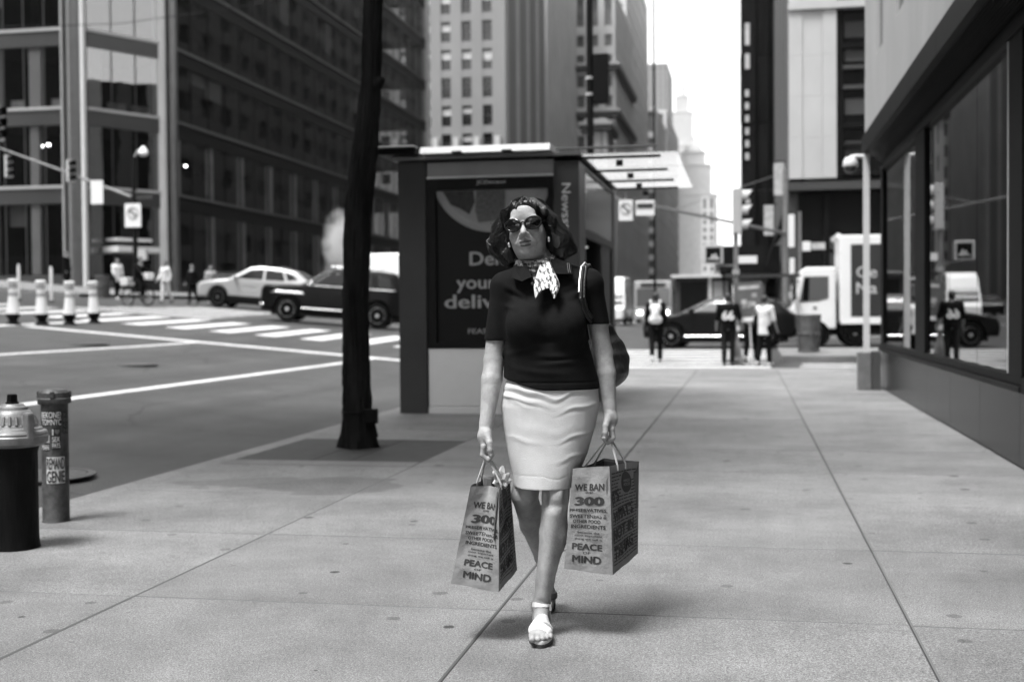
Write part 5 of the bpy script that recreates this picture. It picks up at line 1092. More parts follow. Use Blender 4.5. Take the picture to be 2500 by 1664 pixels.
box('side_panel', (1.72, -0.128, 0.92), (7.0, -0.119, 3.08), MATS['truck_panel'], t); box('side_rail', (1.42, -0.14, 0.70), (7.2, -0.05, 0.80), MATS['truck_white'], t)
fit_text('side_lettering', 'Ge', frame((1.88, -0.130, 2.08), (1, 0, 0), (0, 0, 1)), 0.60, 0.34, MATS['banner'], t, 0.012); fit_text('side_lettering', 'Na', frame((1.88, -0.130, 1.60), (1, 0, 0), (0, 0, 1)), 0.60, 0.34, MATS['banner'], t, 0.012)
mb = MB(); mb.box((0.1, 0.3, 0.40), (7.1, 1.7, 0.70)); mb.build('chassis', MATS['truck_dark'], t); mb = MB(); mb.box((1.45, -0.05, 0.42), (3.6, 0.3, 0.69)); mb.build('skirt', MATS['truck_dark'], t)
for s, y in ((-1, 0.12), (1, 1.88)):
    wheel(t, 0.72, y, 0.42, 0.26, s, 'alloy_dark', 6); wheel(t, 1.85 if s < 0 else 1.85, y, 0.42, 0.3, s, 'alloy', 6); wheel(t, 5.6, y, 0.42, 0.3, s, 'alloy', 6)
    mb = MB(); mb.box((0.05, y-0.15, 0.5), (0.2, y+0.15, 0.75)); mb.build('headlamp', MATS['headlamp'], t, bevel=0.02)
# second newsstand on the far pavement
t = empty('far_kiosk', (-2.6, 64, road_z(-2.6, 64)+0.14), 0, 'second low dark newsstand with a pale roof edge on the far pavement', 'kiosk')
box('wall', (-1.0, 0, 0), (1.8, 3, 2.7), MATS['kiosk_grey'], t); box('roof', (-1.2, -0.3, 2.7), (2.1, 3.2, 2.85), MATS['roof_panel'], t); box('poster', (-0.75, -0.03, 0.7), (0.6, 0.0, 2.5), MATS['poster'], t); box('pillar', (0.7, -0.05, 0), (0.85, 0.0, 2.7), MATS['roof_panel'], t); box('poster', (0.95, -0.03, 0.7), (1.7, 0.0, 2.5), MATS['sign_grey'], t)
# steam from the street vent
def steam_mat():
    m = new_mat('steam'); tt = m.node_tree; L = tt.links.new; o = nd(tt, 'ShaderNodeOutputMaterial'); pv = nd(tt, 'ShaderNodeVolumePrincipled'); pv.inputs['Color'].default_value = (1, 1, 1, 1)
    tc = nd(tt, 'ShaderNodeTexCoord'); n = nd(tt, 'ShaderNodeTexNoise', Scale=1.9, Detail=5.0); L(tc.outputs['Object'], n.inputs['Vector'])
    ln = nd(tt, 'ShaderNodeVectorMath', _operation='LENGTH'); mp = nd(tt, 'ShaderNodeMapping'); mp.inputs['Scale'].default_value = (0.95, 0.95, 0.52); mp.inputs['Location'].default_value = (0, 0, 0); L(tc.outputs['Object'], mp.inputs['Vector']); L(mp.outputs[0], ln.inputs[0])
    a = nd(tt, 'ShaderNodeMath', _operation='ADD'); L(ln.outputs['Value'], a.inputs[0]); L(n.outputs['Fac'], a.inputs[1])
    r = nd(tt, 'ShaderNodeMapRange'); L(a.outputs[0], r.inputs['Value']); r.inputs['From Min'].default_value = 1.35; r.inputs['From Max'].default_value = 0.55; r.inputs['To Min'].default_value = 0; r.inputs['To Max'].default_value = 2.2
    L(r.outputs[0], pv.inputs['Density']); L(pv.outputs[0], o.inputs['Volume']); return m
sx, sy = -17.0, 50.5
mb = MB(); mb.lathe([(0.3, -1.9), (0.8, -1.5), (1.2, -0.5), (1.25, 0.6), (0.9, 1.5), (0.3, 1.9)], 20); sm = mb.build('steam', steam_mat(), None, smooth=True, loc=(sx, sy, road_z(sx, sy)+3.0)); tag(sm, 'white plume of steam drifting up behind the tree beside the black SUV', 'steam')
sm['kind'] = 'stuff'
# ------------------------------------------------------------------ passers-by
M('skin', 0.22, 0.5, var=0.12, scale=30); M('skin_dark', 0.06, 0.5); M('cloth_black', 0.005, 0.9, spec=0.08); M('cloth_dark', 0.015, 0.9, spec=0.1); M('cloth_white', 0.62, 0.8, var=0.08, scale=12); M('cloth_grey', 0.25, 0.8); M('hair_dark', 0.008, 0.5); M('shoe_white', 0.6, 0.5); M('shoe_dark', 0.015, 0.5); M('bag_white', 0.66, 0.7, var=0.06, scale=9)
def rotx(v, a):
    c, s = math.cos(a), math.sin(a); return np.array([v[0], v[1]*c-v[2]*s, v[1]*s+v[2]*c])
def person(label, loc, rz, H, legs, arms, top, bottom, skin='skin', hair='hair_dark', shoe='shoe_dark', sleeve=0.5, coat=0.0, lean=0.0, group=None, h=0.016, head_turn=0.0, wide=1.0, shorts=1.0):
    """faces -y. legs: (swing, knee bend) per side, arms: (swing, abduction, elbow bend) per side, degrees; side 0 is -x"""
    t = empty('person', loc, rz, label, 'person', group); h = h*H/1.7
    pel = np.array([0, 0, 0.525*H])
    def up(p): q = rotx(np.array(p)-pel, R(lean)); return q+pel       # lean the trunk forward
    J = {}
    for s, sd in ((0, -1), (1, 1)):
        hip = pel+np.array([sd*0.055*H, 0, -0.01*H]); a, k = legs[s]
        knee = hip+rotx(np.array([0, 0, -0.245*H]), R(-a) if False else R(a)*-1); knee = hip+0.245*H*np.array([0, -math.sin(R(a)), -math.cos(R(a))])
        ank = knee+0.24*H*np.array([0, math.sin(R(k-a)), -math.cos(R(k-a))]); J['hip', s], J['knee', s], J['ank', s] = hip, knee, ank
        sh = up([sd*0.105*H*wide, 0.0, 0.815*H]); a, b, e = arms[s]
        el = sh+0.175*H*np.array([sd*math.sin(R(b)), -math.sin(R(a))*math.cos(R(b)), -math.cos(R(a))*math.cos(R(b))])
        wr = el+0.15*H*np.array([sd*math.sin(R(b*0.5))*0.6, -math.sin(R(a+e)), -math.cos(R(a+e))]); hd = wr+(wr-el)/np.linalg.norm(wr-el)*0.075*H
        J['sh', s], J['el', s], J['wr', s], J['hd', s] = sh, el, wr, hd
    low = min(J['ank', 0][2], J['ank', 1][2])-0.045*H
    for k in J: J[k] = J[k]-np.array([0, 0, low])
    off = np.array([0, 0, -low]); pel = pel+off
    U = lambda p: up(np.array(p))+off
    pts = np.array(list(J.values())); lo = pts.min(0)-0.14*H; hi = pts.max(0)+0.14*H; hi[2] = 1.06*H; lo[2] = -0.02; lo[1] -= 0.05; hi[1] += 0.05
    # skin: head, neck, arms, legs, torso in one surface
    b = Vol(lo, hi, h); hc = U([0, -0.012*H, 0.925*H])
    b.ell(hc, (0.045*H, 0.056*H, 0.066*H)); b.ell(hc+np.array([0, -0.02*H, -0.028*H]), (0.034*H, 0.036*H, 0.042*H), 0.02); b.ell(hc+np.array([0, -0.06*H, -0.008*H]), (0.009*H, 0.014*H, 0.018*H), 0.01)
    b.cone(U([0, 0.008*H, 0.80*H]), hc+np.array([0, 0.008*H, -0.04*H]), 0.036*H, 0.032*H, 0.02)
    b.cone(pel+np.array([0, 0, 0.03]), U([0, 0, 0.78*H]), 0.075*H, 0.085*H, 0.02)
    for s in (0, 1):
        b.chain([J['sh', s], J['el', s], J['wr', s]], [0.027*H, 0.023*H, 0.016*H], 0.02); b.cone(J['wr', s], J['hd', s], 0.018*H, 0.012*H, 0.01)
        pr = np.cross((J['hd', s]-J['wr', s]), [1, 0, 0]); pr = pr/np.linalg.norm(pr); b.cone(J['wr', s]+(J['hd', s]-J['wr', s])*0.3, J['wr', s]+(J['hd', s]-J['wr', s])*0.7+pr*0.02*H, 0.008*H, 0.006*H, 0.006)
        b.chain([J['hip', s], J['knee', s], J['ank', s]], [0.05*H, 0.032*H, 0.021*H], 0.02)
    b.build('body', MATS[skin], t)
    # shirt
    c = Vol(lo, hi, h); cd = coat*0.25*H
    c.cone(U([-0.045*H*wide, 0, 0.78*H]), U([0.045*H*wide, 0, 0.78*H]), 0.072*H, 0.072*H, 0.02); c.cone(U([0, 0.0, 0.75*H]), U([0, 0, 0.60*H]), 0.098*H*wide, 0.088*H*wide, 0.04); c.cone(U([0, 0, 0.62*H]), pel+np.array([0, 0, -0.03*H-cd]), 0.088*H*wide, (0.092+0.02*coat)*H*wide, 0.04)
    for s in (0, 1):
        e = J['sh', s]+(J['el', s]-J['sh', s])*min(1, sleeve*2); c.cone(J['sh', s], e, 0.040*H, 0.035*H, 0.03)
        if sleeve > 0.5: c.cone(J['el', s], J['el', s]+(J['wr', s]-J['el', s])*min(1, (sleeve-0.5)*2), 0.034*H, 0.026*H, 0.02)
    zc = pel[2]-0.035*H-cd; c.put(lambda X, Y, Z: zc-Z+0*X+0*Y, lo, hi, 0.004, 'i')
    c.build('shirt', MATS[top], t)
    p = Vol(lo, hi, h)
    p.cone(pel+np.array([-0.035*H, 0, 0.02*H]), pel+np.array([0.035*H, 0, 0.02*H]), 0.066*H, 0.066*H, 0.02)
    for s in (0, 1):
        if shorts >= 1: p.chain([J['hip', s], J['knee', s], J['ank', s]+np.array([0, 0, 0.01*H])], [0.062*H, 0.042*H, 0.034*H], 0.02)
        else: p.cone(J['hip', s], J['hip', s]+(J['knee', s]-J['hip', s])*shorts*1.2, 0.062*H, 0.058*H, 0.02)
    p.build('trousers', MATS[bottom], t)
    for s in (0, 1):
        f = Vol(J['ank', s]-0.2*H, J['ank', s]+0.2*H, h*0.8); a = J['ank', s]; kn = J['knee', s]; sh_ = (a-kn)/np.linalg.norm(a-kn); fw = np.cross([1, 0, 0], sh_)*1.0; fw = fw/np.linalg.norm(fw); fw = -fw if fw[1] > 0 else fw
        f.cone(a+sh_*0.024*H-fw*0.02*H, a+sh_*0.028*H+fw*0.09*H, 0.024*H, 0.020*H); f.cone(a+sh_*0.0, a+sh_*0.026*H+fw*0.05*H, 0.027*H, 0.024*H, 0.01)
        f.build('shoe', MATS[shoe], t)
    if hair:
        q = Vol(hc-0.12*H, hc+0.12*H, h*0.8); q.ell(hc+np.array([0, 0.008*H, 0.012*H]), (0.051*H, 0.060*H, 0.066*H))
        q.put(lambda X, Y, Z: np.maximum(Y-(hc[1]-0.02*H)+(Z-hc[2])*-0.9, -1)*1.0+0*X if False else np.maximum((hc[1]-0.005*H-Y), Z-hc[2]-0.022*H)*-1+0*X, hc-0.12*H, hc+0.12*H, 0.0, 's') if False else None
        q.put(lambda X, Y, Z: np.maximum(Y-(hc[1]-0.008*H), Z-(hc[2]+0.030*H))+0*X, hc-0.12*H, hc+0.12*H, 0.008, 's'); q.build('hair', MATS[hair], t)
    return t, J
def gz_(x, y): return road_z(x, y)
CW = 'people at the crossing'
# walker with the white rucksack (seen from behind, walking away)
px, py = -2.2, 30.6
t, J = person('walker in dark clothes with a white rucksack crossing the street', (px, py, road_z(px, py)), R(180+4), 1.74, [(18, 8), (-16, 22)], [(-12, 6, 12), (14, 8, 14)], 'cloth_black', 'cloth_black', 'skin_dark', shoe='shoe_white', sleeve=0.95, group=CW)
def rucksack(label, loc, rz, m, sc=1.0, strap='cloth_white'):
    t = empty('rucksack', loc, rz, label, 'rucksack'); v = Vol((-0.25, -0.2, -0.32), (0.25, 0.25, 0.35), 0.018); v.cone((-0.06*sc, 0, -0.15*sc), (0.06*sc, 0, -0.15*sc), 0.105*sc, 0.105*sc); v.cone((-0.05*sc, 0, 0.13*sc), (0.05*sc, 0, 0.13*sc), 0.095*sc, 0.095*sc, 0.1); v.cone((0, 0.03, -0.12*sc), (0, 0.03, 0.02), 0.10*sc, 0.10*sc, 0.04); v.build('pack', MATS[m], t)
    for s in (-1, 1): mb = MB(); mb.tube([(s*0.075*sc, -0.02, 0.16*sc), (s*0.105*sc, -0.03, 0.27*sc), (s*0.12*sc, -0.12, 0.32*sc), (s*0.13*sc, -0.22, 0.24*sc), (s*0.13*sc, -0.24, 0.05*sc), (s*0.11*sc, -0.1, -0.12*sc)], 0.022*sc, 6); mb.build('strap', MATS[m], t)
    return t
rucksack('white rucksack worn on the back of the walker in dark clothes', (px, py-0.19, road_z(px, py)+1.21), R(180+4), 'bag_white')
# man with 66 on his back
px, py = -0.42, 29.45
t, J = person('man in black shirt with white number 66 on the back by the signal pole', (px, py, -0.07), R(180), 1.68, [(3, 3), (-3, 4)], [(6, 14, 30), (4, 12, 34)], 'cloth_black', 'cloth_dark', sleeve=0.55, group=CW, wide=1.12)
me = text_mesh('66', 0.30, 0.05, 0.95, 'CENTER', 0.004); me.transform(frame((0.0, 0.19, 1.07), (-1, 0, 0), (0, 0, 1))); link('shirt_number', me, MATS['cloth_white'], t)
# person in a white T-shirt, phone at the ear, dark bag on the hip
px, py = 0.42, 29.3
t, J = person('person in a white T-shirt and black trousers holding a phone to the ear', (px, py, -0.07), R(150), 1.62, [(6, 4), (-8, 10)], [(10, 8, 20), (62, 30, 115)], 'cloth_white', 'cloth_black', shoe='shoe_white', sleeve=0.5, coat=0.25, group=CW)
t2 = rucksack('black shoulder bag on the hip of the person in the white T-shirt', (0.26, 29.42, 0.98), R(120), 'cloth_black', 0.72)
ph = empty('phone', (0.0, 0.0, 0.0), 0, 'dark phone held to the ear by the person in the white T-shirt', 'phone')
hp_ = Matrix.Rotation(R(150), 4, 'Z') @ Vector(J['hd', 1]); ph.location = (px+hp_.x, py+hp_.y, -0.07+hp_.z); mb = MB(); mb.box((-0.035, -0.006, -0.06), (0.035, 0.006, 0.08)); mb.build('case', MATS['signal_black'], ph, bevel=0.005)
# darker person behind the board
px, py = 0.12, 30.9
t, J = person('person in dark grey clothes half hidden behind the advert board', (px, py, road_z(px, py)), R(170), 1.66, [(12, 6), (-12, 18)], [(-8, 8, 15), (10, 8, 20)], 'cloth_dark', 'cloth_black', shoe='shoe_white', sleeve=0.6, group=CW)
rucksack('grey patterned rucksack on the person behind the advert board', (px+0.02, py-0.18, road_z(px, py)+1.12), R(170), 'cloth_grey', 0.85)
# far corner, left
FC = 'people at the far corner'
px, py = -25.6, 47.0
person('man in a loose white shirt and dark trousers beside the far litter bin', (px, py, road_z(px, py)), R(60), 1.70, [(8, 4), (-8, 10)], [(15, 8, 25), (5, 8, 20)], 'cloth_white', 'cloth_black', sleeve=0.7, coat=0.3, group=FC, shoe='shoe_white', h=0.022)
px, py = -23.75, 47.6
person('pedestrian dressed all in white next to the cyclist', (px, py, road_z(px, py)), R(-20), 1.74, [(10, 6), (-12, 14)], [(10, 10, 30), (-10, 10, 25)], 'cloth_white', 'cloth_white', sleeve=0.9, group=FC, h=0.022)
px, py = -23.3, 49.2
person('pedestrian in black walking behind the one in white', (px, py, road_z(px, py)), R(-10), 1.70, [(10, 6), (-12, 14)], [(10, 8, 20), (-10, 8, 15)], 'cloth_black', 'cloth_black', sleeve=0.9, group=FC, h=0.022)
px, py = -23.1, 50.6
person('pedestrian in a pale top and white trousers by the silver crossover', (px, py, road_z(px, py)), R(25), 1.72, [(14, 8), (-14, 18)], [(12, 8, 20), (-12, 8, 15)], 'cloth_grey', 'cloth_white', sleeve=0.6, group=FC, h=0.022)
px, py = -29.6, 49.9
person('figure in a long black coat standing by the office wall', (px, py, road_z(px, py)+0.14), R(90), 1.72, [(3, 2), (-3, 4)], [(4, 5, 10), (2, 5, 10)], 'cloth_black', 'cloth_black', sleeve=1.0, coat=0.9, group=FC, h=0.022)
# cyclist
bx, by = -21.75, 41.4; bz = road_z(bx, by)
bk = empty('bicycle', (bx, by, bz), R(68), 'dark city bicycle ridden across the junction', 'bicycle')
for y in (-0.55, 0.52):
    wt = bpy.data.objects.new('wheel', None); COL.objects.link(wt); wt.parent = bk; wt.location = (0, y, 0.35)
    mb = MB(); mb.tube([(0, 0.33*math.cos(a), 0.33*math.sin(a)) for a in np.linspace(0, 2*math.pi, 33)], 0.026, 6, False); mb.build('tyre', MATS['tyre'], wt); mb = MB(); mb.tube([(0, 0.30*math.cos(a), 0.30*math.sin(a)) for a in np.linspace(0, 2*math.pi, 33)], 0.012, 6, False)
    for k in range(10): a = k*math.pi/5; mb.tube([(0, 0, 0), (0, 0.30*math.cos(a), 0.30*math.sin(a))], 0.004, 4)
    mb.build('rim', MATS['alloy_dark'], wt)
mb = MB()
for a, b in (((0, -0.42, 0.85), (0, -0.05, 0.32)), ((0, -0.05, 0.32), (0, 0.15, 0.85)), ((0, -0.40, 0.80), (0, 0.13, 0.80)), ((0, -0.05, 0.32), (0, 0.52, 0.35)), ((0, 0.14, 0.78), (0, 0.52, 0.35)), ((0, -0.44, 0.95), (0, -0.55, 0.35))): mb.tube([a, b], 0.018, 8)
mb.build('frame', MATS['pole_black'], bk); mb = MB(); mb.tube([(-0.28, -0.34, 1.05), (-0.1, -0.44, 1.02), (0.1, -0.44, 1.02), (0.28, -0.34, 1.05)], 0.014, 8); mb.build('handlebar', MATS['pole_black'], bk)
mb = MB(); mb.prism([(-0.02, 0.02), (0.02, 0.02), (0.08, 0.28), (-0.08, 0.28)], 0.90, 0.95, 'z'); mb.build('saddle', MATS['rubber'], bk, bevel=0.01)
mb = MB(); mb.box((-0.17, 0.35, 0.75), (0.17, 0.75, 1.05)); mb.build('rear_box', MATS['bag_white'], bk, bevel=0.03); mb = MB(); mb.box((-0.15, -0.72, 0.95), (0.15, -0.5, 1.2)); mb.build('front_basket', MATS['bag_white'], bk, bevel=0.03)
t, J = person('cyclist in black clothes riding the dark bicycle', (bx, by, bz+0.42), R(68), 1.74, [(62, 70), (40, 60)], [(48, 8, 12), (48, 8, 12)], 'cloth_black', 'cloth_black', sleeve=0.9, lean=12, h=0.022)
t.location.z = bz+0.96-0.525*1.74-float(J['hip', 0][2]-0.525*1.74+0.01*1.74)+0.03
# ------------------------------------------------------------------ the woman with the shopping bags
WO = (-0.7465, 4.6606, 0.0); WR = R(9.1)
M('woman_skin', 0.33, 0.5, var=0.24, scale=22, bump=0.2, bscale=120, speck=0.08, sscale=240, spec=0.4); M('lip', 0.04, 0.35); M('polo', 0.0075, 0.9, var=0.25, scale=30, bump=0.25, bscale=900, spec=0.12)
M('skirt_cotton', 0.54, 0.8, var=0.07, scale=14, bump=0.3, bscale=420, spec=0.25); M('woman_hair', 0.009, 0.45, var=0.75, scale=90, stretch=(1, 1, 0.12), spec=0.5); M('hair_highlight', 0.12, 0.4)
M('lens_black', 0.004, 0.04, spec=0.55); M('frame_black', 0.008, 0.2); M('pearl', 0.75, 0.2); M('sandal_white', 0.66, 0.5, var=0.06, scale=60); M('sandal_sole', 0.03, 0.6); M('sandal_shaded', 0.10, 0.5); M('nail', 0.55, 0.25)
M('button', 0.03, 0.3); M('polo_stripe', 0.10, 0.8)
def scarf_mat(nm, hi_):
    m = new_mat(nm); t = m.node_tree; L = t.links.new; MATS[nm] = m
    o = nd(t, 'ShaderNodeOutputMaterial'); b = nd(t, 'ShaderNodeBsdfPrincipled', Roughness=0.5); L(b.outputs[0], o.inputs[0]); b.inputs['Sheen Weight'].default_value = 0.3
    tc = nd(t, 'ShaderNodeTexCoord'); mp = nd(t, 'ShaderNodeMapping'); mp.inputs['Rotation'].default_value = (0, R(38), 0); mp.inputs['Scale'].default_value = (95, 95, 40); L(tc.outputs['Object'], mp.inputs['Vector'])
    n = nd(t, 'ShaderNodeTexNoise', Scale=1.0, Detail=1.0); L(mp.outputs[0], n.inputs['Vector'])
    wv = nd(t, 'ShaderNodeTexWave', Scale=0.25, Distortion=1.5); L(mp.outputs[0], wv.inputs['Vector'])
    mx = nd(t, 'ShaderNodeMath', _operation='MULTIPLY_ADD'); L(wv.outputs['Fac'], mx.inputs[0]); mx.inputs[1].default_value = 0.18; L(n.outputs['Fac'], mx.inputs[2])
    r = nd(t, 'ShaderNodeMapRange'); L(mx.outputs[0], r.inputs['Value'])
    for k, x in (('From Min', 0.53), ('From Max', 0.57), ('To Min', 0.012), ('To Max', hi_)): r.inputs[k].default_value = x
    L(r.outputs[0], b.inputs['Base Color']); return m
scarf_mat('scarf', 0.50); scarf_mat('scarf_band', 0.16)
W = empty('person', WO, WR, 'woman in dark polo shirt, pale skirt, sunglasses and patterned neck scarf walking towards us', 'person')
HC = np.array([-0.075, 0.0, 1.537]); HRm = Matrix.Rotation(R(-7), 4, 'Y') @ Matrix.Rotation(R(-9), 4, 'Z') @ Matrix.Rotation(R(-4), 4, 'X')
def hp(x, y, z): q = HRm @ Vector((x, y, z)); return HC+np.array(q[:])
def head_ell(v, c, r, k=0.0, op='u'): v.ell(hp(*c), r, k, op, rot=HRm)
hv = 0.0036
b = Vol((-0.30, -0.33, 0.0), (0.285, 0.40, 1.68), hv)
# trunk under the clothes, neck
b.loft([(0.84, 0.0, 0.02, 0.15, 0.09, 0.11), (0.98, 0.0, 0.01, 0.14, 0.10, 0.09), (1.10, -0.005, 0.0, 0.135, 0.10, 0.085), (1.20, -0.01, 0.0, 0.135, 0.11, 0.08), (1.29, -0.008, 0.0, 0.14, 0.088, 0.075), (1.345, -0.01, 0.005, 0.12, 0.083, 0.06), (1.385, -0.03, 0.01, 0.07, 0.066, 0.05)])
b.cone((-0.035, 0.025, 1.33), hp(0.0, 0.025, -0.05), 0.060, 0.054, 0.03); b.cone((-0.10, 0.02, 1.36), (-0.03, 0.025, 1.42), 0.03, 0.03, 0.03); b.cone((0.03, 0.025, 1.37), (-0.03, 0.025, 1.43), 0.03, 0.03, 0.03)
b.cone((-0.062, -0.025, 1.345), (-0.045, -0.035, 1.43), 0.012, 0.010, 0.02); b.cone((-0.03, -0.03, 1.345), (-0.01, -0.02, 1.43), 0.012, 0.010, 0.02)
# head and face
head_ell(b, (0, 0.022, 0.036), (0.073, 0.090, 0.080), 0.02); head_ell(b, (0, -0.020, -0.018), (0.067, 0.074, 0.082), 0.03); head_ell(b, (0, -0.028, -0.066), (0.056, 0.056, 0.042), 0.03)
head_ell(b, (0, -0.073, -0.094), (0.022, 0.018, 0.017), 0.025); head_ell(b, (0, -0.020, -0.098), (0.042, 0.045, 0.020), 0.03)
for s in (-1, 1):
    head_ell(b, (s*0.038, -0.060, -0.030), (0.024, 0.020, 0.026), 0.02); head_ell(b, (s*0.075, 0.012, -0.012), (0.012, 0.022, 0.034), 0.008); head_ell(b, (s*0.034, -0.082, 0.026), (0.024, 0.012, 0.010), 0.014)
    head_ell(b, (s*0.031, -0.098, 0.006), (0.018, 0.015, 0.013), 0.012, 's')
    b.cone(hp(s*0.020, -0.098, -0.040), hp(s*0.034, -0.082, -0.064), 0.006, 0.005, 0.012)
head_ell(b, (0, -0.076, 0.055), (0.045, 0.02, 0.028), 0.03)
b.cone(hp(0, -0.089, 0.012), hp(0, -0.113, -0.026), 0.0085, 0.0125, 0.010); head_ell(b, (0.0115, -0.101, -0.031), (0.0095, 0.012, 0.0085), 0.006); head_ell(b, (-0.0115, -0.101, -0.031), (0.0095, 0.012, 0.0085), 0.006)
for s in (-1, 1): head_ell(b, (s*0.007, -0.112, -0.040), (0.0042, 0.006, 0.004), 0.002, 's')
head_ell(b, (0, -0.088, -0.062), (0.027, 0.012, 0.020), 0.012); head_ell(b, (0, -0.0965, -0.0580), (0.022, 0.009, 0.0062), 0.004); head_ell(b, (0, -0.095, -0.0705), (0.019, 0.009, 0.0075), 0.004); head_ell(b, (0, -0.104, -0.0645), (0.022, 0.006, 0.0014), 0.002, 's')
# arms
AL = [np.array(p) for p in ((-0.165, 0.0, 1.325), (-0.200, -0.003, 1.15), (-0.209, -0.004, 1.035), (-0.218, -0.025, 0.96), (-0.238, -0.075, 0.80))]
AR = [np.array(p) for p in ((0.158, 0.03, 1.335), (0.192, 0.04, 1.17), (0.211, 0.05, 1.055), (0.219, 0.035, 0.98), (0.231, 0.0, 0.855))]
for A in (AL, AR): b.chain(A, [0.040, 0.037, 0.0385, 0.040, 0.0255], 0.008)
for A, s in ((AL, -1), (AR, 1)): b.ell(A[2]+np.array([s*0.012, 0.018, 0.0]), (0.026, 0.024, 0.03), 0.02)
# hands: palm edge-on, four curled fingers round the handles, thumb in front
def hand(wr, px, zc, y0, sgn, kx):
    """sgn: direction of the palm side in x. knuckles at x=px"""
    b.cone(wr, (px-sgn*0.004, y0-0.012, zc+0.055), 0.024, 0.026, 0.012)
    b.cone((px, y0-0.026, zc+0.028), (px, y0+0.026, zc+0.030), 0.0165, 0.0155, 0.018); b.cone((px-sgn*0.003, y0-0.018, zc+0.06), (px, y0+0.02, zc+0.06), 0.020, 0.018, 0.02)
    for i in range(4):
        y = y0-0.036+0.0215*i; l = (1.0, 1.06, 1.0, 0.85)[i]; r = (0.0098, 0.0102, 0.0096, 0.0085)[i]
        k0 = np.array([px-sgn*0.006, y, zc+0.022]); k1 = np.array([px-sgn*0.011, y-0.001, zc-0.010*l]); k2 = np.array([px+sgn*0.010, y-0.002, zc-0.028*l]); k3 = np.array([px+sgn*0.026, y-0.002, zc-0.012*l])
        b.cone(k0-np.array([sgn*0.006, 0, 0]), np.array([px-sgn*0.018, y0+(y-y0)*0.6, zc+0.075]), 0.0042, 0.0034, 0.005); b.cone(k0, k1, r*1.08, r, 0.004); b.cone(k1, k2, r, r*0.94, 0.003); b.cone(k2, k3, r*0.94, r*0.82, 0.003); b.ell(k0, (r*1.1, r*1.1, r*1.1), 0.006)
    t0 = np.array([px+sgn*0.006, y0-0.030, zc+0.072]); t1 = np.array([px+sgn*0.017, y0-0.055, zc+0.038]); t2 = np.array([px+sgn*0.020, y0-0.062, zc+0.012]); t3 = np.array([px+sgn*0.021, y0-0.060, zc-0.008])
    b.cone(t0, t1, 0.016, 0.0125, 0.012); b.cone(t1, t2, 0.0120, 0.0108, 0.004); b.cone(t2, t3, 0.0108, 0.0088, 0.003); return t3
tL = hand(AL[-1], -0.240, 0.695, -0.085, 1, 0); tR = hand(AR[-1], 0.232, 0.750, -0.008, -1, 0)
# legs
LR = [np.array(p) for p in ((0.055, 0.0, 0.84), (0.032, -0.055, 0.61), (0.022, -0.095, 0.525), (0.012, -0.085, 0.38), (-0.020, -0.085, 0.20), (-0.034, -0.088, 0.115))]
LL = [np.array(p) for p in ((-0.060, 0.0, 0.84), (-0.075, -0.01, 0.61), (-0.096, -0.005, 0.515), (-0.068, 0.12, 0.385), (-0.030, 0.27, 0.225), (-0.018, 0.315, 0.165))]
for Lg in (LR, LL): b.chain(Lg, [0.075, 0.056, 0.050, 0.050, 0.034, 0.030], 0.012)
b.ell((0.024, -0.116, 0.530), (0.034, 0.030, 0.036), 0.02); b.ell((-0.094, -0.036, 0.520), (0.034, 0.028, 0.034), 0.02)
b.ell((0.020, -0.055, 0.385), (0.046, 0.045, 0.085), 0.03); b.ell((-0.060, 0.13, 0.40), (0.045, 0.045, 0.07), 0.03)
b.ell((0.066, -0.128, 0.525), (0.014, 0.02, 0.030), 0.02, 's'); b.ell((-0.018, -0.128, 0.525), (0.014, 0.02, 0.030), 0.02, 's'); b.ell((0.024, -0.135, 0.482), (0.020, 0.010, 0.012), 0.015)
b.cone((0.014, -0.128, 0.46), (-0.028, -0.112, 0.15), 0.026, 0.018, 0.02)
for x in (-0.062, -0.007): b.ell((x, -0.085, 0.110), (0.010, 0.014, 0.014), 0.012)
# front foot
def foot(v, k=0.012):
    v.cone((-0.034, -0.088, 0.115), (-0.032, -0.050, 0.052), 0.030, 0.028, k); v.cone((-0.034, -0.095, 0.10), (-0.040, -0.185, 0.050), 0.030, 0.026, k); v.ell((-0.036, -0.195, 0.042), (0.042, 0.060, 0.022), k); v.ell((-0.032, -0.06, 0.046), (0.029, 0.038, 0.026), k)
foot(b, 0.02)
for i, (x, y, r) in enumerate(((-0.066, -0.283, 0.0135), (-0.045, -0.284, 0.0102), (-0.028, -0.278, 0.0098), (-0.013, -0.268, 0.0092), (0.0, -0.254, 0.0088))): b.cone((x*0.9-0.004, -0.225, 0.038), (x, y, 0.034), r*1.05, r, 0.004)
# trailing foot, heel lifted
b.cone((-0.018, 0.315, 0.165), (-0.014, 0.335, 0.115), 0.028, 0.026, 0.02); b.cone((-0.018, 0.315, 0.16), (-0.008, 0.268, 0.065), 0.028, 0.026, 0.02); b.cone((-0.008, 0.268, 0.065), (-0.006, 0.235, 0.028), 0.030, 0.020, 0.02)
body = b.build('body', MATS['woman_skin'], W)
for tt, s in ((tL, 1), (tR, -1)):
    n_ = Vol(tt-0.02, tt+0.02, 0.0016); n_.ell(tt+np.array([s*0.001, -0.0062, 0.003]), (0.0058, 0.0035, 0.0075)); n_.build('thumbnail', MATS['nail'], W)
l_ = Vol(HC-0.12, HC+0.12, 0.0018); head_ell(l_, (0, -0.0974, -0.0578), (0.0240, 0.009, 0.0060)); head_ell(l_, (0, -0.0960, -0.0705), (0.0210, 0.009, 0.0072), 0.001); head_ell(l_, (0, -0.1045, -0.0642), (0.021, 0.006, 0.0013), 0.002, 's')
l_.build('lips', MATS['lip'], W)
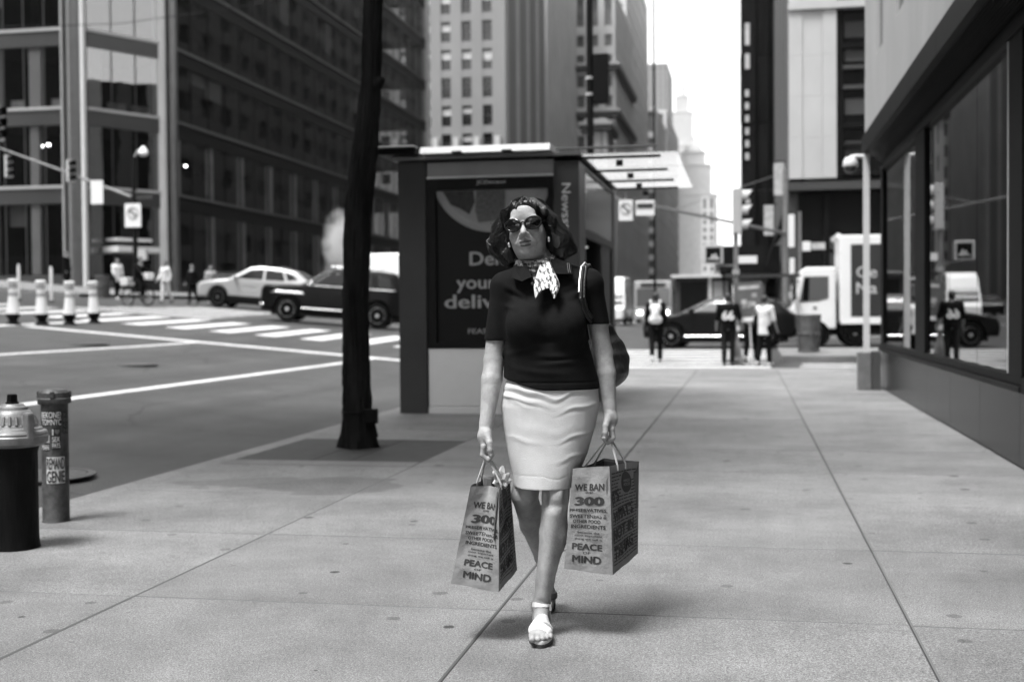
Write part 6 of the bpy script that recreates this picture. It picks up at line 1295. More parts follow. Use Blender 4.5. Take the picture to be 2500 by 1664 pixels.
# hair
q = Vol(HC+np.array([-0.20, -0.14, -0.19]), HC+np.array([0.21, 0.18, 0.16]), 0.003)
head_ell(q, (0.0, 0.032, 0.037), (0.079, 0.092, 0.087)); head_ell(q, (0, 0.075, -0.035), (0.105, 0.05, 0.095), 0.03)
def hchain(pts, rad, k=0.02):
    P_ = [hp(*p) for p in pts]
    for i in range(len(P_)-1): q.cone(P_[i], P_[i+1], rad[i], rad[i+1], k)
hchain([(-0.064, 0.0, 0.065), (-0.092, 0.012, 0.02), (-0.104, 0.018, -0.03), (-0.104, 0.018, -0.075), (-0.088, 0.010, -0.112)], [0.016, 0.026, 0.031, 0.029, 0.016])
hchain([(0.064, 0.0, 0.065), (0.090, 0.014, 0.02), (0.104, 0.02, -0.03), (0.114, 0.022, -0.08), (0.116, 0.016, -0.115)], [0.016, 0.025, 0.031, 0.033, 0.020])
hchain([(-0.10, 0.01, -0.02), (-0.138, 0.012, -0.035), (-0.128, 0.0, -0.075)], [0.03, 0.018, 0.012]); hchain([(0.11, 0.02, -0.06), (0.152, 0.02, -0.105)], [0.03, 0.014])
def face_cut(X, Y, Z):
    x, y, z = X-HC[0], Y-HC[1], Z-HC[2]; Q = np.array(HRm.to_3x3().transposed()); u = Q[0, 0]*x+Q[0, 1]*y+Q[0, 2]*z; v_ = Q[1, 0]*x+Q[1, 1]*y+Q[1, 2]*z; w_ = Q[2, 0]*x+Q[2, 1]*y+Q[2, 2]*z
    return (np.sqrt(((u+0.002)/0.071)**2+((v_+0.100)/0.098)**2+((w_+0.024)/0.103)**2)-1)*0.07
q.put(face_cut, HC-0.2, HC+0.2, 0.008, 's')
hchain([(0.014, -0.066, 0.089), (-0.030, -0.066, 0.080), (-0.060, -0.042, 0.060), (-0.078, -0.016, 0.022), (-0.086, 0.0, -0.03)], [0.010, 0.015, 0.017, 0.018, 0.02], 0.012)
hchain([(0.010, -0.064, 0.090), (0.046, -0.058, 0.076), (0.066, -0.034, 0.052), (0.080, -0.008, 0.015), (0.088, 0.0, -0.03)], [0.010, 0.014, 0.016, 0.018, 0.02], 0.012)
sl, X, Y, Z = q.sub(q.lo, q.lo+q.h*q.n); th = np.arctan2(X-HC[0], -(Y-HC[1]-0.02)); zz = Z-HC[2]
q.D += (0.0022*np.sin(46*th+3*np.sin(22*zz)+1)+0.002*np.sin(83*th-2*np.sin(30*zz+1))+0.005*np.sin(9*th+34*zz)+0.004*np.sin(17*th-48*zz+2)).astype(np.float32)
hair = q.build('hair', MATS['woman_hair'], W)
from mathutils.bvhtree import BVHTree
bv = BVHTree.FromPolygons([v_.co[:] for v_ in hair.data.vertices], [p_.vertices[:] for p_ in hair.data.polygons])
rs = random.Random(11); mbs = [MB(), MB()]
for k in range(8200):
    if k % 7 == 0: cth = rs.uniform(-math.pi, math.pi); cz = 0.120-0.06*rs.random()**1.5; cl = rs.uniform(0.10, 0.235); cp_ = rs.uniform(0, 6.28); ca = rs.uniform(0.05, 0.20); cf = rs.uniform(6, 11); cli = rs.uniform(0.001, 0.008)
    th = cth+rs.gauss(0, 0.035); z0 = cz+rs.gauss(0, 0.004); ln = cl*rs.uniform(0.85, 1.1); pts = []; lift = cli*rs.uniform(0.4, 1.4) if k % 23 else rs.uniform(0.008, 0.020); n_ = 11
    for i in range(n_):
        f = i/(n_-1); z = z0-ln*f; a = th+ca*f*math.sin(cp_+cf*f); d_ = Vector((math.sin(a), -math.cos(a), 0.25 if z > 0.09 else 0)).normalized(); o_ = Vector(HC)+Vector((0, 0.02, z))
        hit = bv.ray_cast(o_+d_*0.32, -d_, 0.32)
        if hit[0] is None: break
        r_ = (hit[0]-o_).length
        if r_ < 0.05 and z < 0.08: break
        pts.append(hit[0]+d_*(lift*(0.3+0.7*math.sin(min(1.0, f*1.4)*1.57)*(0.75+0.35*math.sin(cp_+9*f)))))
    if len(pts) > 3 and max((pts[i+1]-pts[i]).length for i in range(len(pts)-1)) < 0.045: mbs[1 if ((k//7) % 9 == 0 and th < 0.5 and pts[0].z > HC[2]+0.085) else 0].tube(pts, [0.0008]*(len(pts)-1)+[0.0003], 3, False)
for k in range(420):
    sd = -1 if k % 2 else 1; o1 = rs.uniform(0.0, 0.03); st = rs.uniform(0.0, 0.5); pts = []
    A_ = [(0.008, -0.080, 0.088), (0.036, -0.080, 0.074), (0.062, -0.056, 0.054), (0.078, -0.028, 0.014), (0.086, -0.012, -0.035), (0.088, -0.010, -0.085)]
    n_ = rs.randint(3, 6)
    for i in range(n_):
        x, y, z = A_[i]; pts.append(Vector(hp(sd*(x+rs.gauss(0, 0.003)-o1*0.25), y-rs.uniform(0, 0.004), z-o1*0.55+rs.gauss(0, 0.004))))
    mbs[0].tube(pts, [0.0007]*(len(pts)-1)+[0.0002], 3, False)
mbs[0].build('hair_strands', MATS['woman_hair'], hair, smooth=True); mbs[1].build('highlight_strands', MATS['hair_highlight'], hair, smooth=True)  # paler strands at upper left paint the hair's highlight as colour
# sunglasses
sg = bpy.data.objects.new('sunglasses', None); COL.objects.link(sg); sg.parent = W; sg.matrix_local = Matrix.Translation(Vector(HC)) @ HRm
for s in (-1, 1):
    m_ = Matrix.Translation((s*0.0385, -0.1005, 0.008)) @ Matrix.Rotation(R(s*15), 4, 'Z') @ Matrix.Rotation(R(-s*8), 4, 'Y')
    mb = MB(); mb.tube([m_ @ Vector((0.0315*math.cos(a), 0, 0.0225*math.sin(a))) for a in np.linspace(0, 2*math.pi, 33)], 0.0042, 8, False); mb.build('rim', MATS['frame_black'], sg, smooth=True)
    vv = [m_ @ Vector((0.031*r*math.cos(a), -0.006*(1-r*r), 0.022*r*math.sin(a))) for r in (0.001, 0.35, 0.7, 1.0) for a in np.linspace(0, 2*math.pi, 28, endpoint=False)]; mb = MB(); mb.add(vv, [(i*28+k, i*28+(k+1) % 28, (i+1)*28+(k+1) % 28, (i+1)*28+k) for i in range(3) for k in range(28)]); mb.build('lens', MATS['lens_black'], sg, smooth=True)
    mb = MB(); mb.tube([m_ @ Vector((s*0.031, 0, 0.006)), (s*0.077, -0.06, 0.012), (s*0.081, 0.005, 0.008)], [0.005, 0.004, 0.003], 6); mb.build('temple', MATS['frame_black'], sg)
mb = MB(); mb.tube([(-0.010, -0.102, 0.012), (0, -0.106, 0.015), (0.010, -0.102, 0.012)], 0.0035, 6); mb.build('bridge', MATS['frame_black'], sg)
for s in (-1, 1): mb = MB(); mb.tube([hp(s*0.077, -0.012, -0.038), hp(s*0.0785, -0.018, -0.048), hp(s*0.077, -0.014, -0.060)], [0.003, 0.0045, 0.004], 8); mb.build('earring', MATS['pearl'], W, smooth=True)
# polo shirt
c = Vol((-0.27, -0.24, 0.88), (0.26, 0.20, 1.46), 0.0042)
c.loft([(0.90, 0.012, 0.0, 0.186, 0.138, 0.13), (0.95, 0.010, 0.0, 0.184, 0.138, 0.125), (1.00, 0.004, 0.0, 0.176, 0.140, 0.12), (1.065, -0.004, 0.0, 0.167, 0.138, 0.112), (1.12, -0.008, 0.0, 0.157, 0.138, 0.108), (1.184, -0.010, 0.0, 0.152, 0.135, 0.105), (1.24, -0.008, 0.0, 0.155, 0.122, 0.10), (1.30, -0.006, 0.005, 0.160, 0.098, 0.095), (1.345, -0.008, 0.01, 0.150, 0.088, 0.080), (1.38, -0.025, 0.015, 0.105, 0.078, 0.065), (1.405, -0.033, 0.02, 0.075, 0.070, 0.055)], p=2.2)
c.ell((-0.083, -0.100, 1.170), (0.074, 0.068, 0.078), 0.045); c.ell((0.062, -0.098, 1.172), (0.074, 0.068, 0.078), 0.045)
c.cone((-0.085, 0.012, 1.362), (-0.165, 0.0, 1.318), 0.044, 0.052, 0.03); c.cone((0.025, 0.02, 1.375), (0.156, 0.03, 1.328), 0.044, 0.053, 0.03)
c.cone((-0.165, 0.0, 1.318), (-0.203, -0.004, 1.09), 0.053, 0.0465, 0.025); c.cone((0.156, 0.03, 1.328), (0.192, 0.040, 1.15), 0.054, 0.048, 0.025)
c.put(lambda X, Y, Z: np.maximum(Z-1.112, -1)*-1+np.where((X < -0.155), 0, 9)+0*Y, (-0.27, -0.1, 1.02), (-0.155, 0.1, 1.125), 0.0, 'i') if False else None
def armcut(X, Y, Z):      # below the sleeve ends only the trunk remains
    tr = np.abs(X+0.002)-np.interp(Z, [0.88, 1.0, 1.07, 1.12, 1.18], [0.205, 0.190, 0.172, 0.160, 0.150]); zc = np.where(X < 0, 1.113, 1.172)+0.06*(np.abs(X)-0.2)*0; return np.minimum(tr+0*Y, zc-Z+0*Y)
c.put(armcut, (-0.27, -0.24, 0.88), (0.26, 0.2, 1.46), 0.004, 'i')
hemz = lambda X: 0.926+0.042*np.clip((-0.02-X)/0.15, 0, 1)**1.3
c.put(lambda X, Y, Z: hemz(X)-Z+0*Y, (-0.27, -0.24, 0.88), (0.26, 0.2, 1.0), 0.005, 'i')
def vcut(X, Y, Z): return np.maximum(np.maximum(np.abs(X+0.050-(Z-1.335)*0.25)-np.clip((Z-1.335)*0.62, 0.0, 0.05), Y+0.02), 1.335-Z)
c.put(vcut, (-0.14, -0.2, 1.33), (0.06, 0.0, 1.44), 0.006, 's')
sl, X, Y, Z = c.sub(c.lo, c.lo+c.h*c.n)
def folds(rows, X, Z):
    d = 0
    for z0, sp, cv, wd, am, x0, xw in rows: d = d+am*np.exp(-((Z-(z0+sp*X+cv*X*X))/wd)**2)*np.exp(-((X-x0)/xw)**2)
    return d
fr_ = np.clip(-Y*14, 0, 1)
c.D -= (fr_*folds([(1.055, -0.10, 1.2, 0.010, 0.0045, 0.03, 0.09), (1.025, 0.12, -0.6, 0.009, 0.0045, 0.06, 0.08), (0.99, -0.06, 0.8, 0.012, 0.004, -0.03, 0.10), (1.10, 0.25, 0.0, 0.012, 0.004, -0.10, 0.06), (1.245, -0.45, 0.0, 0.014, 0.005, -0.13, 0.045), (1.235, 0.5, 0.0, 0.014, 0.005, 0.12, 0.05), (1.285, 0.35, 0.0, 0.010, 0.004, 0.10, 0.05), (1.21, -0.2, 0.0, 0.010, 0.004, -0.14, 0.03)], X, Z)-fr_*folds([(1.04, 0.02, 0.6, 0.008, 0.004, 0.04, 0.10), (1.11, 0.0, 3.0, 0.012, 0.006, -0.01, 0.05), (0.955, 0.0, 0.0, 0.003, 0.003, 0.0, 0.3), (1.225, -0.45, 0.0, 0.010, 0.005, -0.12, 0.04)], X, Z)).astype(np.float32)
shirt = c.build('polo_shirt', MATS['polo'], W)
def flap(name, pts, th, mat, par, lift=(0, -1, 0), sub=0):
    """thin plate through 3D points, thickened along lift"""
    n = len(pts); l = Vector(lift).normalized()*th; v_ = [Vector(p) for p in pts]; mb = MB(); mb.add([p for p in v_]+[p+l for p in v_], [tuple(range(n-1, -1, -1)), tuple(range(n, 2*n))]+[(i, (i+1) % n, n+(i+1) % n, n+i) for i in range(n)]); return mb.build(name, mat, par, bevel=min(0.0015, th*0.3))
flap('collar', [(-0.102, 0.0, 1.425), (-0.085, -0.050, 1.415), (-0.060, -0.112, 1.352), (-0.098, -0.118, 1.335), (-0.138, -0.078, 1.350), (-0.130, -0.02, 1.395)], 0.005, MATS['polo'], shirt)
flap('collar', [(0.030, 0.0, 1.432), (0.010, -0.055, 1.415), (0.028, -0.104, 1.362), (0.092, -0.082, 1.362), (0.088, -0.02, 1.405)], 0.005, MATS['polo'], shirt)
for k in range(2): mb = MB(); mb.tube([(0.084-0.007*k, -0.094, 1.3665), (0.080-0.007*k, -0.045, 1.405)], 0.0012, 5); mb.build('collar_stripe', MATS['polo_stripe'], shirt)
mb = MB(); mb.lathe([(0.006, 0), (0.006, 0.002), (0.004, 0.003)], 14, m=Matrix.Translation((-0.058, -0.128, 1.325)) @ Matrix.Rotation(R(90), 4, 'X')); mb.build('button', MATS['button'], shirt)
# skirt
k_ = Vol((-0.22, -0.20, 0.54), (0.23, 0.20, 0.99), 0.0042)
k_.loft([(0.5555, -0.020, 0.0, 0.117, 0.160, 0.115), (0.60, -0.014, 0.0, 0.128, 0.155, 0.12), (0.68, -0.006, 0.0, 0.1535, 0.146, 0.13), (0.78, 0.001, 0.0, 0.176, 0.138, 0.145), (0.86, 0.005, 0.0, 0.1895, 0.134, 0.15), (0.93, 0.008, 0.0, 0.180, 0.130, 0.14), (0.985, 0.008, 0.0, 0.160, 0.124, 0.12)], p=2.25)
sl, X, Y, Z = k_.sub(k_.lo, k_.lo+k_.h*k_.n); fr_ = np.clip(-Y*14, 0, 1)*0.62; Z = Z+0.006*np.sin(31*X+1)+0.004*np.sin(57*X)+0*Y
k_.D -= (fr_*folds([(0.935, -0.18, 0.7, 0.007, 0.006, -0.10, 0.11), (0.905, -0.12, 0.6, 0.008, 0.007, -0.08, 0.13), (0.868, -0.10, 0.8, 0.009, 0.006, -0.11, 0.09), (0.895, 0.22, 0.0, 0.008, 0.007, 0.11, 0.07), (0.845, 0.05, 0.6, 0.007, 0.005, 0.12, 0.07), (0.835, -0.2, 1.5, 0.012, 0.006, -0.15, 0.06), (0.735, 0.04, 1.0, 0.007, 0.005, 0.11, 0.06), (0.72, -0.08, 0.8, 0.010, 0.004, -0.10, 0.06), (0.665, 0.03, 0.8, 0.007, 0.004, 0.09, 0.05), (0.775, 0.0, 0.6, 0.02, 0.003, 0.0, 0.1)], X, Z)-fr_*folds([(0.920, -0.15, 0.65, 0.006, 0.005, -0.09, 0.11), (0.885, -0.11, 0.7, 0.006, 0.005, -0.10, 0.10), (0.88, 0.22, 0.0, 0.007, 0.005, 0.11, 0.07), (0.855, -0.12, 0.9, 0.006, 0.004, -0.12, 0.08), (0.832, 0.05, 0.6, 0.006, 0.004, 0.12, 0.07), (0.725, 0.04, 1.0, 0.006, 0.004, 0.11, 0.06), (0.604, 0.0, 0.0, 0.002, 0.0022, 0.0, 0.4), (0.65, 0.03, 0.8, 0.006, 0.003, 0.09, 0.05)], X, Z)).astype(np.float32)
k_.build('skirt', MATS['skirt_cotton'], W)
# neck scarf: wrapped band, knot and two pointed tails
s_ = Vol((-0.14, -0.14, 1.34), (0.06, 0.12, 1.46), 0.003)
for zc, rr, tl in ((1.418, 0.064, 0.10), (1.402, 0.068, -0.05), (1.388, 0.066, 0.06)):
    ps = [(-0.045+rr*math.cos(a), 0.012+rr*1.05*math.sin(a)-0.008, zc+tl*rr*math.cos(a)+0.012*math.sin(a)) for a in np.linspace(0, 2*math.pi, 25)]
    for a, b2 in zip(ps[:-1], ps[1:]): s_.cone(a, b2, 0.0115, 0.0115, 0.005)
s_.ell((-0.010, -0.066, 1.402), (0.018, 0.016, 0.017), 0.008)
sl, X, Y, Z = s_.sub(s_.lo, s_.lo+s_.h*s_.n); s_.D += (0.0016*np.sin(330*Z+30*X)+0.0012*np.sin(140*(X+Y)+200*Z)).astype(np.float32)
sc = s_.build('neck_scarf', MATS['scarf_band'], W)
def tail(rows, seed):
    """rows of (left x, right x, z, y): a soft ribbon"""
    n = 9; vv = []; ff = []; rr = random.Random(seed); m = len(rows)
    for i, (xl, xr, z, y, dz) in enumerate(rows):
        for j in range(n): f = j/(n-1); vv.append((xl+(xr-xl)*f, y-0.006*math.sin(f*math.pi)-0.0035*math.sin(f*9+i*0.4), z+dz*f))
    base = len(vv); vv += [(x, y+0.003, z) for x, y, z in vv]
    for i in range(m-1):
        for j in range(n-1): ff += [(i*n+j, i*n+j+1, (i+1)*n+j+1, (i+1)*n+j), (base+i*n+j, base+(i+1)*n+j, base+(i+1)*n+j+1, base+i*n+j+1)]
    ring = [j for j in range(n)]+[i*n+n-1 for i in range(1, m)]+[(m-1)*n+j for j in range(n-2, -1, -1)]+[i*n for i in range(m-2, 0, -1)]
    for a in range(len(ring)): b2 = (a+1) % len(ring); ff.append((ring[a], ring[b2], base+ring[b2], base+ring[a]))
    mb = MB(); mb.add(vv, ff); mb.build('tail', MATS['scarf'], sc, smooth=True, angle=60)
tail([(-0.030, -0.004, 1.398, -0.078, 0.004), (-0.040, 0.002, 1.370, -0.105, 0.0), (-0.050, 0.010, 1.335, -0.128, -0.002), (-0.053, 0.008, 1.315, -0.142, 0.0), (-0.052, 0.006, 1.298, -0.152, 0.012), (-0.050, -0.02, 1.283, -0.158, 0.018), (-0.0485, -0.045, 1.268, -0.162, 0.004)], 1)
tail([(-0.014, 0.006, 1.405, -0.080, 0.004), (-0.006, 0.022, 1.375, -0.108, 0.0), (-0.002, 0.038, 1.340, -0.132, 0.0), (0.002, 0.044, 1.318, -0.146, 0.002), (0.008, 0.042, 1.300, -0.156, 0.004), (0.014, 0.034, 1.285, -0.164, 0.004), (0.020, 0.026, 1.270, -0.168, 0.0)], 2)
# sandals
def sandal(name, fn, lo, hi, bands, mat):
    g = Vol(lo, hi, 0.0028); fn(g); d0 = g.D.copy(); sl, X, Y, Z = g.sub(g.lo, g.lo+g.h*g.n)
    m_ = np.minimum.reduce([np.maximum(np.maximum(a(X, Y, Z)-hi_, lo_-a(X, Y, Z)), c_(X, Y, Z))+0*X+0*Y+0*Z for a, lo_, hi_, c_ in bands]); g.D = np.maximum(d0-0.0045, m_).astype(np.float32); return g.build(name, mat, W)
always = lambda X, Y, Z: -1.0+0*X
sandal('sandal_straps', lambda g: foot(g, 0.02), (-0.10, -0.30, 0.0), (0.04, 0.01, 0.17), [
    (lambda X, Y, Z: Y+0.35*(X+0.036), -0.238, -0.200, lambda X, Y, Z: 0.024-Z), (lambda X, Y, Z: Y-0.45*(X+0.036), -0.205, -0.165, lambda X, Y, Z: 0.024-Z), (lambda X, Y, Z: Z+0.22*(Y+0.09), 0.103, 0.124, always), (lambda X, Y, Z: Y, -0.07, -0.052, lambda X, Y, Z: Z-0.11)], MATS['sandal_white'])
mb = MB(); ol = [(-0.036+0.047*math.cos(a)*(1.0 if math.sin(a) < 0 else 0.72), -0.155+0.138*math.sin(a)) for a in np.linspace(0, 2*math.pi, 40, endpoint=False)]
mb.prism(ol, 0.0, 0.014, 'z'); mb.build('sandal_sole', MATS['sandal_sole'], W, bevel=0.002); mb = MB(); mb.prism([(-0.036+(a+0.036)*0.985, -0.155+(b2+0.155)*0.985) for a, b2 in ol], 0.0145, 0.026, 'z'); mb.build('sandal_footbed', MATS['sandal_white'], W, bevel=0.002)
mb = MB(); mb.box((-0.004, -0.128, 0.098), (0.004, -0.098, 0.124)); mb.build('buckle', MATS['chrome'], W, bevel=0.001)
def foot2(g): g.cone((-0.018, 0.315, 0.165), (-0.014, 0.335, 0.115), 0.028, 0.026); g.cone((-0.018, 0.315, 0.16), (-0.008, 0.268, 0.065), 0.028, 0.026, 0.02); g.cone((-0.008, 0.268, 0.065), (-0.006, 0.235, 0.028), 0.030, 0.020, 0.02)
sandal('sandal_straps', foot2, (-0.05, 0.18, 0.0), (0.06, 0.4, 0.22), [(lambda X, Y, Z: Z, 0.055, 0.080, always), (lambda X, Y, Z: Z-0.3*(Y-0.3), 0.150, 0.168, always)], MATS['sandal_shaded'])  # trailing sandal stands in shade; that shade is put into the strap colour
mb = MB(); mb.prism([(0.030, 0.0), (0.024, 0.045), (-0.024, 0.045), (-0.030, -0.02), (-0.022, -0.15), (0.022, -0.15)], -0.010, 0.010, 'z', Matrix.Translation((-0.008, 0.285, 0.042)) @ Matrix.Rotation(R(-52), 4, 'X') @ Matrix.Rotation(R(180), 4, 'Z')); mb.build('sandal_sole', MATS['sandal_sole'], W, bevel=0.003)

# ------------------------------------------------------------------ her bags
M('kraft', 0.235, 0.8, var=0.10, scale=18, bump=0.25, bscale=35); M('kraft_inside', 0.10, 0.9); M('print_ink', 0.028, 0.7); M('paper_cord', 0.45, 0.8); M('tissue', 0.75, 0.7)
def paper_bag(label, cor, grip, text_shift, valley, seed):
    """cor: top FL, FR, BR, BL then bottom FL, FR, BR, BL"""
    T_ = [Vector(p) for p in cor[:4]]; Bt = [Vector(p) for p in cor[4:]]; t = empty('paper_bag', WO, WR, label, 'shopping bag', 'paper shopping bags in her hands'); rr = np.random.RandomState(seed); ph = rr.rand(6)*6
    def patch(i, u, v_):
        j = (i+1) % 4; top = T_[i].lerp(T_[j], u); bot = Bt[i].lerp(Bt[j], u); p = top.lerp(bot, v_); e = (T_[j]-T_[i]+Bt[j]-Bt[i]).normalized(); dn = (bot-top).normalized(); n = e.cross(dn).normalized()   # outward
        n = -n if n.dot(p-sum(T_+Bt, Vector())/8) < 0 else n
        val = valley if i in (0, 2) else 0.012
        dep = val*max(0.0, 1-v_*1.05)**1.2*(1-abs(2*u-1)**1.3)
        cr = 0.0030*math.sin(9*u+ph[0]+5*v_)*math.sin(11*v_+ph[1])+0.0022*math.sin(17*v_-6*u+ph[2])+0.0035*math.exp(-((v_-0.86+0.15*abs(u-0.5))/0.012)**2)-0.003*math.exp(-((v_-0.42-0.05*u)/0.010)**2)
        ed = min(u, 1-u, 0.12)/0.12
        return p-n*dep+n*cr*ed, n
    for i, nm in enumerate(('gusset', 'face', 'gusset', 'face')):
        nu, nv = (22, 34); vv = []; ff = []
        for a in range(nu+1):
            for b2 in range(nv+1): vv.append(patch(i, a/nu, b2/nv)[0])
        ff = [(a*(nv+1)+b2, (a+1)*(nv+1)+b2, (a+1)*(nv+1)+b2+1, a*(nv+1)+b2+1) for a in range(nu) for b2 in range(nv)]
        mb = MB(); mb.add(vv, ff); o = mb.build(nm, MATS['kraft'], t, smooth=True, angle=80)
        if i in (0, 1): globals()['_f%d' % i] = o
    mb = MB(); mb.add([patch(i, 0, 1)[0] for i in range(4)], [(0, 1, 2, 3)]); mb.build('bottom', MATS['kraft'], t)
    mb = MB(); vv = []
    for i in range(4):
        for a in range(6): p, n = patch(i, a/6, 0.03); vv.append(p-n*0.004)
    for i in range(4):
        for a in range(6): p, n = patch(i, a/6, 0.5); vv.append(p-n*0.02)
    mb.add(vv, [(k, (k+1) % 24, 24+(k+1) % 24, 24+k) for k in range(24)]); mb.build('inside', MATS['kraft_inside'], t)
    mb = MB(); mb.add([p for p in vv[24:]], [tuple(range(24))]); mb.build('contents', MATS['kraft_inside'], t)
    def printed(name, i, me, par=None):
        bm = bmesh.new(); bm.from_mesh(me)
        for f in np.linspace(0.05, 0.95, 19): bmesh.ops.bisect_plane(bm, geom=bm.verts[:]+bm.edges[:]+bm.faces[:], plane_co=(f, 0, 0), plane_no=(1, 0, 0))
        for v_ in bm.verts: p, n = patch(i, min(0.999, max(0.001, v_.co.x)), min(0.995, max(0.005, v_.co.y))); v_.co = p+n*(0.0014+v_.co.z)
        bm.to_mesh(me); bm.free(); return link(name, me, MATS['print_ink'], t)
    def line(s, u0, u1, v_, h_, bold, i=0, slant=0.0):
        me = text_mesh(s, 1.0, bold); co = np.array([q_.co[:] for q_ in me.vertices]); lo, hi = co.min(0), co.max(0)
        for q_ in me.vertices: f = (q_.co.x-lo[0])/(hi[0]-lo[0]); g = (q_.co.y-lo[1])/(hi[1]-lo[1]); q_.co = (u0+(u1-u0)*f, v_+h_/2-h_*g-slant*(f-0.5), 0)
        printed('print', i, me)
    for s, u0, u1, v_, h_, bo in (('WE BAN', 0.14, 0.90, 0.19, 0.065, 0.04), ('over', 0.42, 0.62, 0.243, 0.018, 0.01), ('300', 0.16, 0.90, 0.325, 0.085, 0.06), ('PRESERVATIVES,', 0.06, 0.97, 0.415, 0.036, 0.035), ('SWEETENERS &', 0.08, 0.95, 0.468, 0.036, 0.035), ('OTHER FOOD', 0.16, 0.80, 0.518, 0.032, 0.035), ('INGREDIENTS', 0.12, 0.92, 0.568, 0.036, 0.035), ('because the', 0.28, 0.78, 0.625, 0.022, 0.02), ('most important', 0.22, 0.84, 0.657, 0.022, 0.02), ('thing we sell is', 0.22, 0.84, 0.690, 0.022, 0.02), ('PEACE', 0.18, 0.84, 0.762, 0.062, 0.045), ('OF', 0.42, 0.58, 0.820, 0.022, 0.02), ('MIND', 0.20, 0.82, 0.882, 0.070, 0.045)): line(s, u0+text_shift, u1+text_shift, v_, h_, bo)
    for k in range(26):
        v_ = 0.07+0.034*k; me = bpy.data.meshes.new('print'); q0, q1 = (0.06, 0.93); seg_ = []; x = q0
        while x < q1: w2 = rr.uniform(0.06, 0.16); seg_.append((x, min(q1, x+w2))); x += w2+0.02
        vv = []; ff = []
        for a, b2 in seg_:
            if 0.40 < (a+b2)/2 < 0.78 and 0.08 < v_ < 0.30: continue
            n0 = len(vv); vv += [(a, v_, 0), (b2, v_, 0), (b2, v_+0.012, 0), (a, v_+0.012, 0)]; ff.append((n0, n0+1, n0+2, n0+3))
        me.from_pydata(vv, [], ff); printed('print', 1, me)
    for s, v_ in (("IT'S", 0.30), ("WHAT'S", 0.47), ('NOT IN', 0.64), ('THE BAG', 0.81)): line(s, 0.06, 0.36 if s == "IT'S" else 0.80, v_, 0.125, 0.07, 1, 0.03)
    me = bpy.data.meshes.new('badge'); pts = [(0.59+0.165*math.cos(a), 0.19+0.105*math.sin(a), 0) for a in np.linspace(0, 2*math.pi, 30, endpoint=False)]; me.from_pydata(pts+[(0.59, 0.19, 0)], [], [(k, (k+1) % 30, 30) for k in range(30)]); bd = printed('badge', 1, me)
    for s, v_ in (('WHOLE', 0.172), ('FOODS', 0.210)):
        me = text_mesh(s, 1.0, 0.01); co = np.array([q_.co[:] for q_ in me.vertices]); lo, hi = co.min(0), co.max(0)
        for q_ in me.vertices: f = (q_.co.x-lo[0])/(hi[0]-lo[0]); g = (q_.co.y-lo[1])/(hi[1]-lo[1]); p, n = patch(1, 0.49+0.2*f, v_+0.014-0.028*g); q_.co = p+n*0.0022
        link('badge_lettering', me, MATS['kraft'], t)
    g_ = Vector(grip)
    for i, (ua, ub) in ((1, (0.30, 0.62)), (3, (0.38, 0.70))):
        a, b2 = patch(i, ua, 0.06)[0], patch(i, ub, 0.06)[0]; a2, b3 = patch(i, ua, 0.0)[0], patch(i, ub, 0.0)[0]; mb = MB(); mid = g_+Vector((0, 0, 0.006))
        for dx in (0, 0.003):
            o_ = Vector((dx, dx, 0)); mb.tube([a+o_, a2+o_, a2.lerp(mid+Vector((0, -0.02, 0)), 0.5)+o_, mid+Vector((0, -0.022, -0.004))+o_, mid+o_, mid+Vector((0, 0.022, -0.004))+o_, b3.lerp(mid+Vector((0, 0.02, 0)), 0.5)+o_, b3+o_, b2+o_], 0.0024, 6)
        mb.build('handle', MATS['paper_cord'], t, smooth=True)
    return t
bagL = paper_bag('paper shopping bag pinched at the top with white tissue sticking out', [(-0.292, -0.19, 0.578), (-0.185, -0.23, 0.573), (-0.156, 0.05, 0.594), (-0.265, 0.08, 0.585), (-0.368, -0.20, 0.218), (-0.190, -0.23, 0.192), (-0.129, 0.06, 0.214), (-0.30, 0.09, 0.235)], (-0.2375, -0.085, 0.682), 0.02, 0.060, 3)
bagR = paper_bag('open-topped paper shopping bag hanging level beside her knee', [(0.088, -0.13, 0.634), (0.223, -0.16, 0.646), (0.353, 0.12, 0.630), (0.215, 0.14, 0.640), (0.052, -0.14, 0.259), (0.233, -0.16, 0.240), (0.347, 0.12, 0.266), (0.165, 0.145, 0.28)], (0.2295, -0.008, 0.737), -0.05, 0.014, 5)
ts = empty('tissue_paper', WO, WR, 'crumpled white tissue paper sticking out of the pinched bag', 'tissue paper'); rr = np.random.RandomState(8); bm = bmesh.new(); bmesh.ops.create_icosphere(bm, subdivisions=3, radius=1)
for v_ in bm.verts:
    d_ = 1+0.22*math.sin(7*v_.co.x+3*v_.co.y)+0.2*math.sin(9*v_.co.z-4*v_.co.x)+rr.randn()*0.03; v_.co = Vector((-0.185, -0.015, 0.575))+Vector((v_.co.x*0.030, v_.co.y*0.055, v_.co.z*0.042))*d_
me = bpy.data.meshes.new('tissue'); bm.to_mesh(me); bm.free(); link('sheet', me, MATS['tissue'], ts)
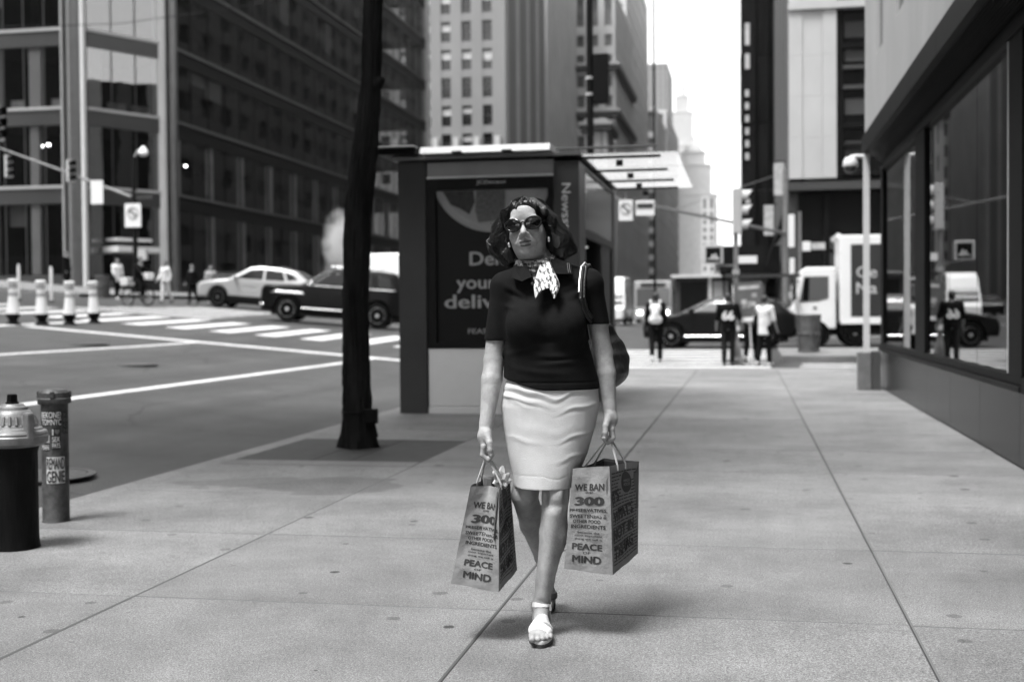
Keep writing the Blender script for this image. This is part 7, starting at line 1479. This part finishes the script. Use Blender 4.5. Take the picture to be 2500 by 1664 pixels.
# leather shoulder bag behind her arm
M('leather', 0.018, 0.4, var=0.4, scale=25, bump=0.3, bscale=60); M('stud', 0.6, 0.25, 0.8)
sb_ = empty('shoulder_bag', WO, WR, 'black leather shoulder bag with small metal studs hanging behind her arm', 'handbag')
v_ = Vol((0.10, -0.02, 0.90), (0.36, 0.34, 1.24), 0.005); v_.ell((0.235, 0.15, 1.02), (0.068, 0.12, 0.095)); v_.cone((0.225, 0.13, 1.15), (0.235, 0.17, 1.05), 0.03, 0.075, 0.05); v_.ell((0.262, 0.15, 0.985), (0.045, 0.10, 0.055), 0.04)
sl, X, Y, Z = v_.sub(v_.lo, v_.lo+v_.h*v_.n); v_.D += (0.004*np.sin(60*Z+40*Y)*np.sin(45*X-30*Z)).astype(np.float32); v_.build('bag', MATS['leather'], sb_)
for k in range(2):
    o_ = Vector((0.012*k, 0.018*k, 0.003*k)); mb = MB(); mb.tube([Vector(p)+o_ for p in ((0.215, 0.10, 1.16), (0.20, 0.095, 1.25), (0.175, 0.075, 1.34), (0.148, 0.035, 1.396), (0.132, -0.02, 1.386), (0.124, -0.062, 1.33), (0.122, -0.085, 1.27), (0.135, -0.07, 1.22), (0.165, 0.0, 1.18), (0.205, 0.10, 1.15))], 0.0075, 8); mb.build('strap', MATS['leather'], sb_, smooth=True)
mb = MB(); mb.tube([Vector(p)+Vector((-0.004, -0.006, 0.004)) for p in ((0.160, 0.05, 1.394), (0.146, 0.02, 1.404), (0.130, -0.03, 1.386), (0.122, -0.068, 1.33), (0.120, -0.09, 1.29))], 0.003, 6); mb.build('strap_edge', MATS['pearl'], sb_, smooth=True)
for k in range(7): mb = MB(); a = k/6; mb.lathe([(0.0035, 0), (0.003, 0.002), (0.001, 0.003)], 8, m=Matrix.Translation((0.262+0.040*a, 0.066+0.03*a, 0.993-0.030*a)) @ Matrix.Rotation(R(90), 4, 'X')); mb.build('stud', MATS['stud'], sb_)
M_h = new_mat('haze'); t_ = M_h.node_tree; o_ = nd(t_, 'ShaderNodeOutputMaterial'); pv = nd(t_, 'ShaderNodeVolumePrincipled'); pv.inputs['Color'].default_value = (1, 1, 1, 1); pv.inputs['Density'].default_value = 0.00005; pv.inputs['Anisotropy'].default_value = 0.25
t_.links.new(pv.outputs[0], o_.inputs['Volume'])
mb = MB(); mb.box((-3100, -1600, -1.3), (3100, 3600, 500)); hz = mb.build('haze', M_h); tag(hz, kind='stuff')
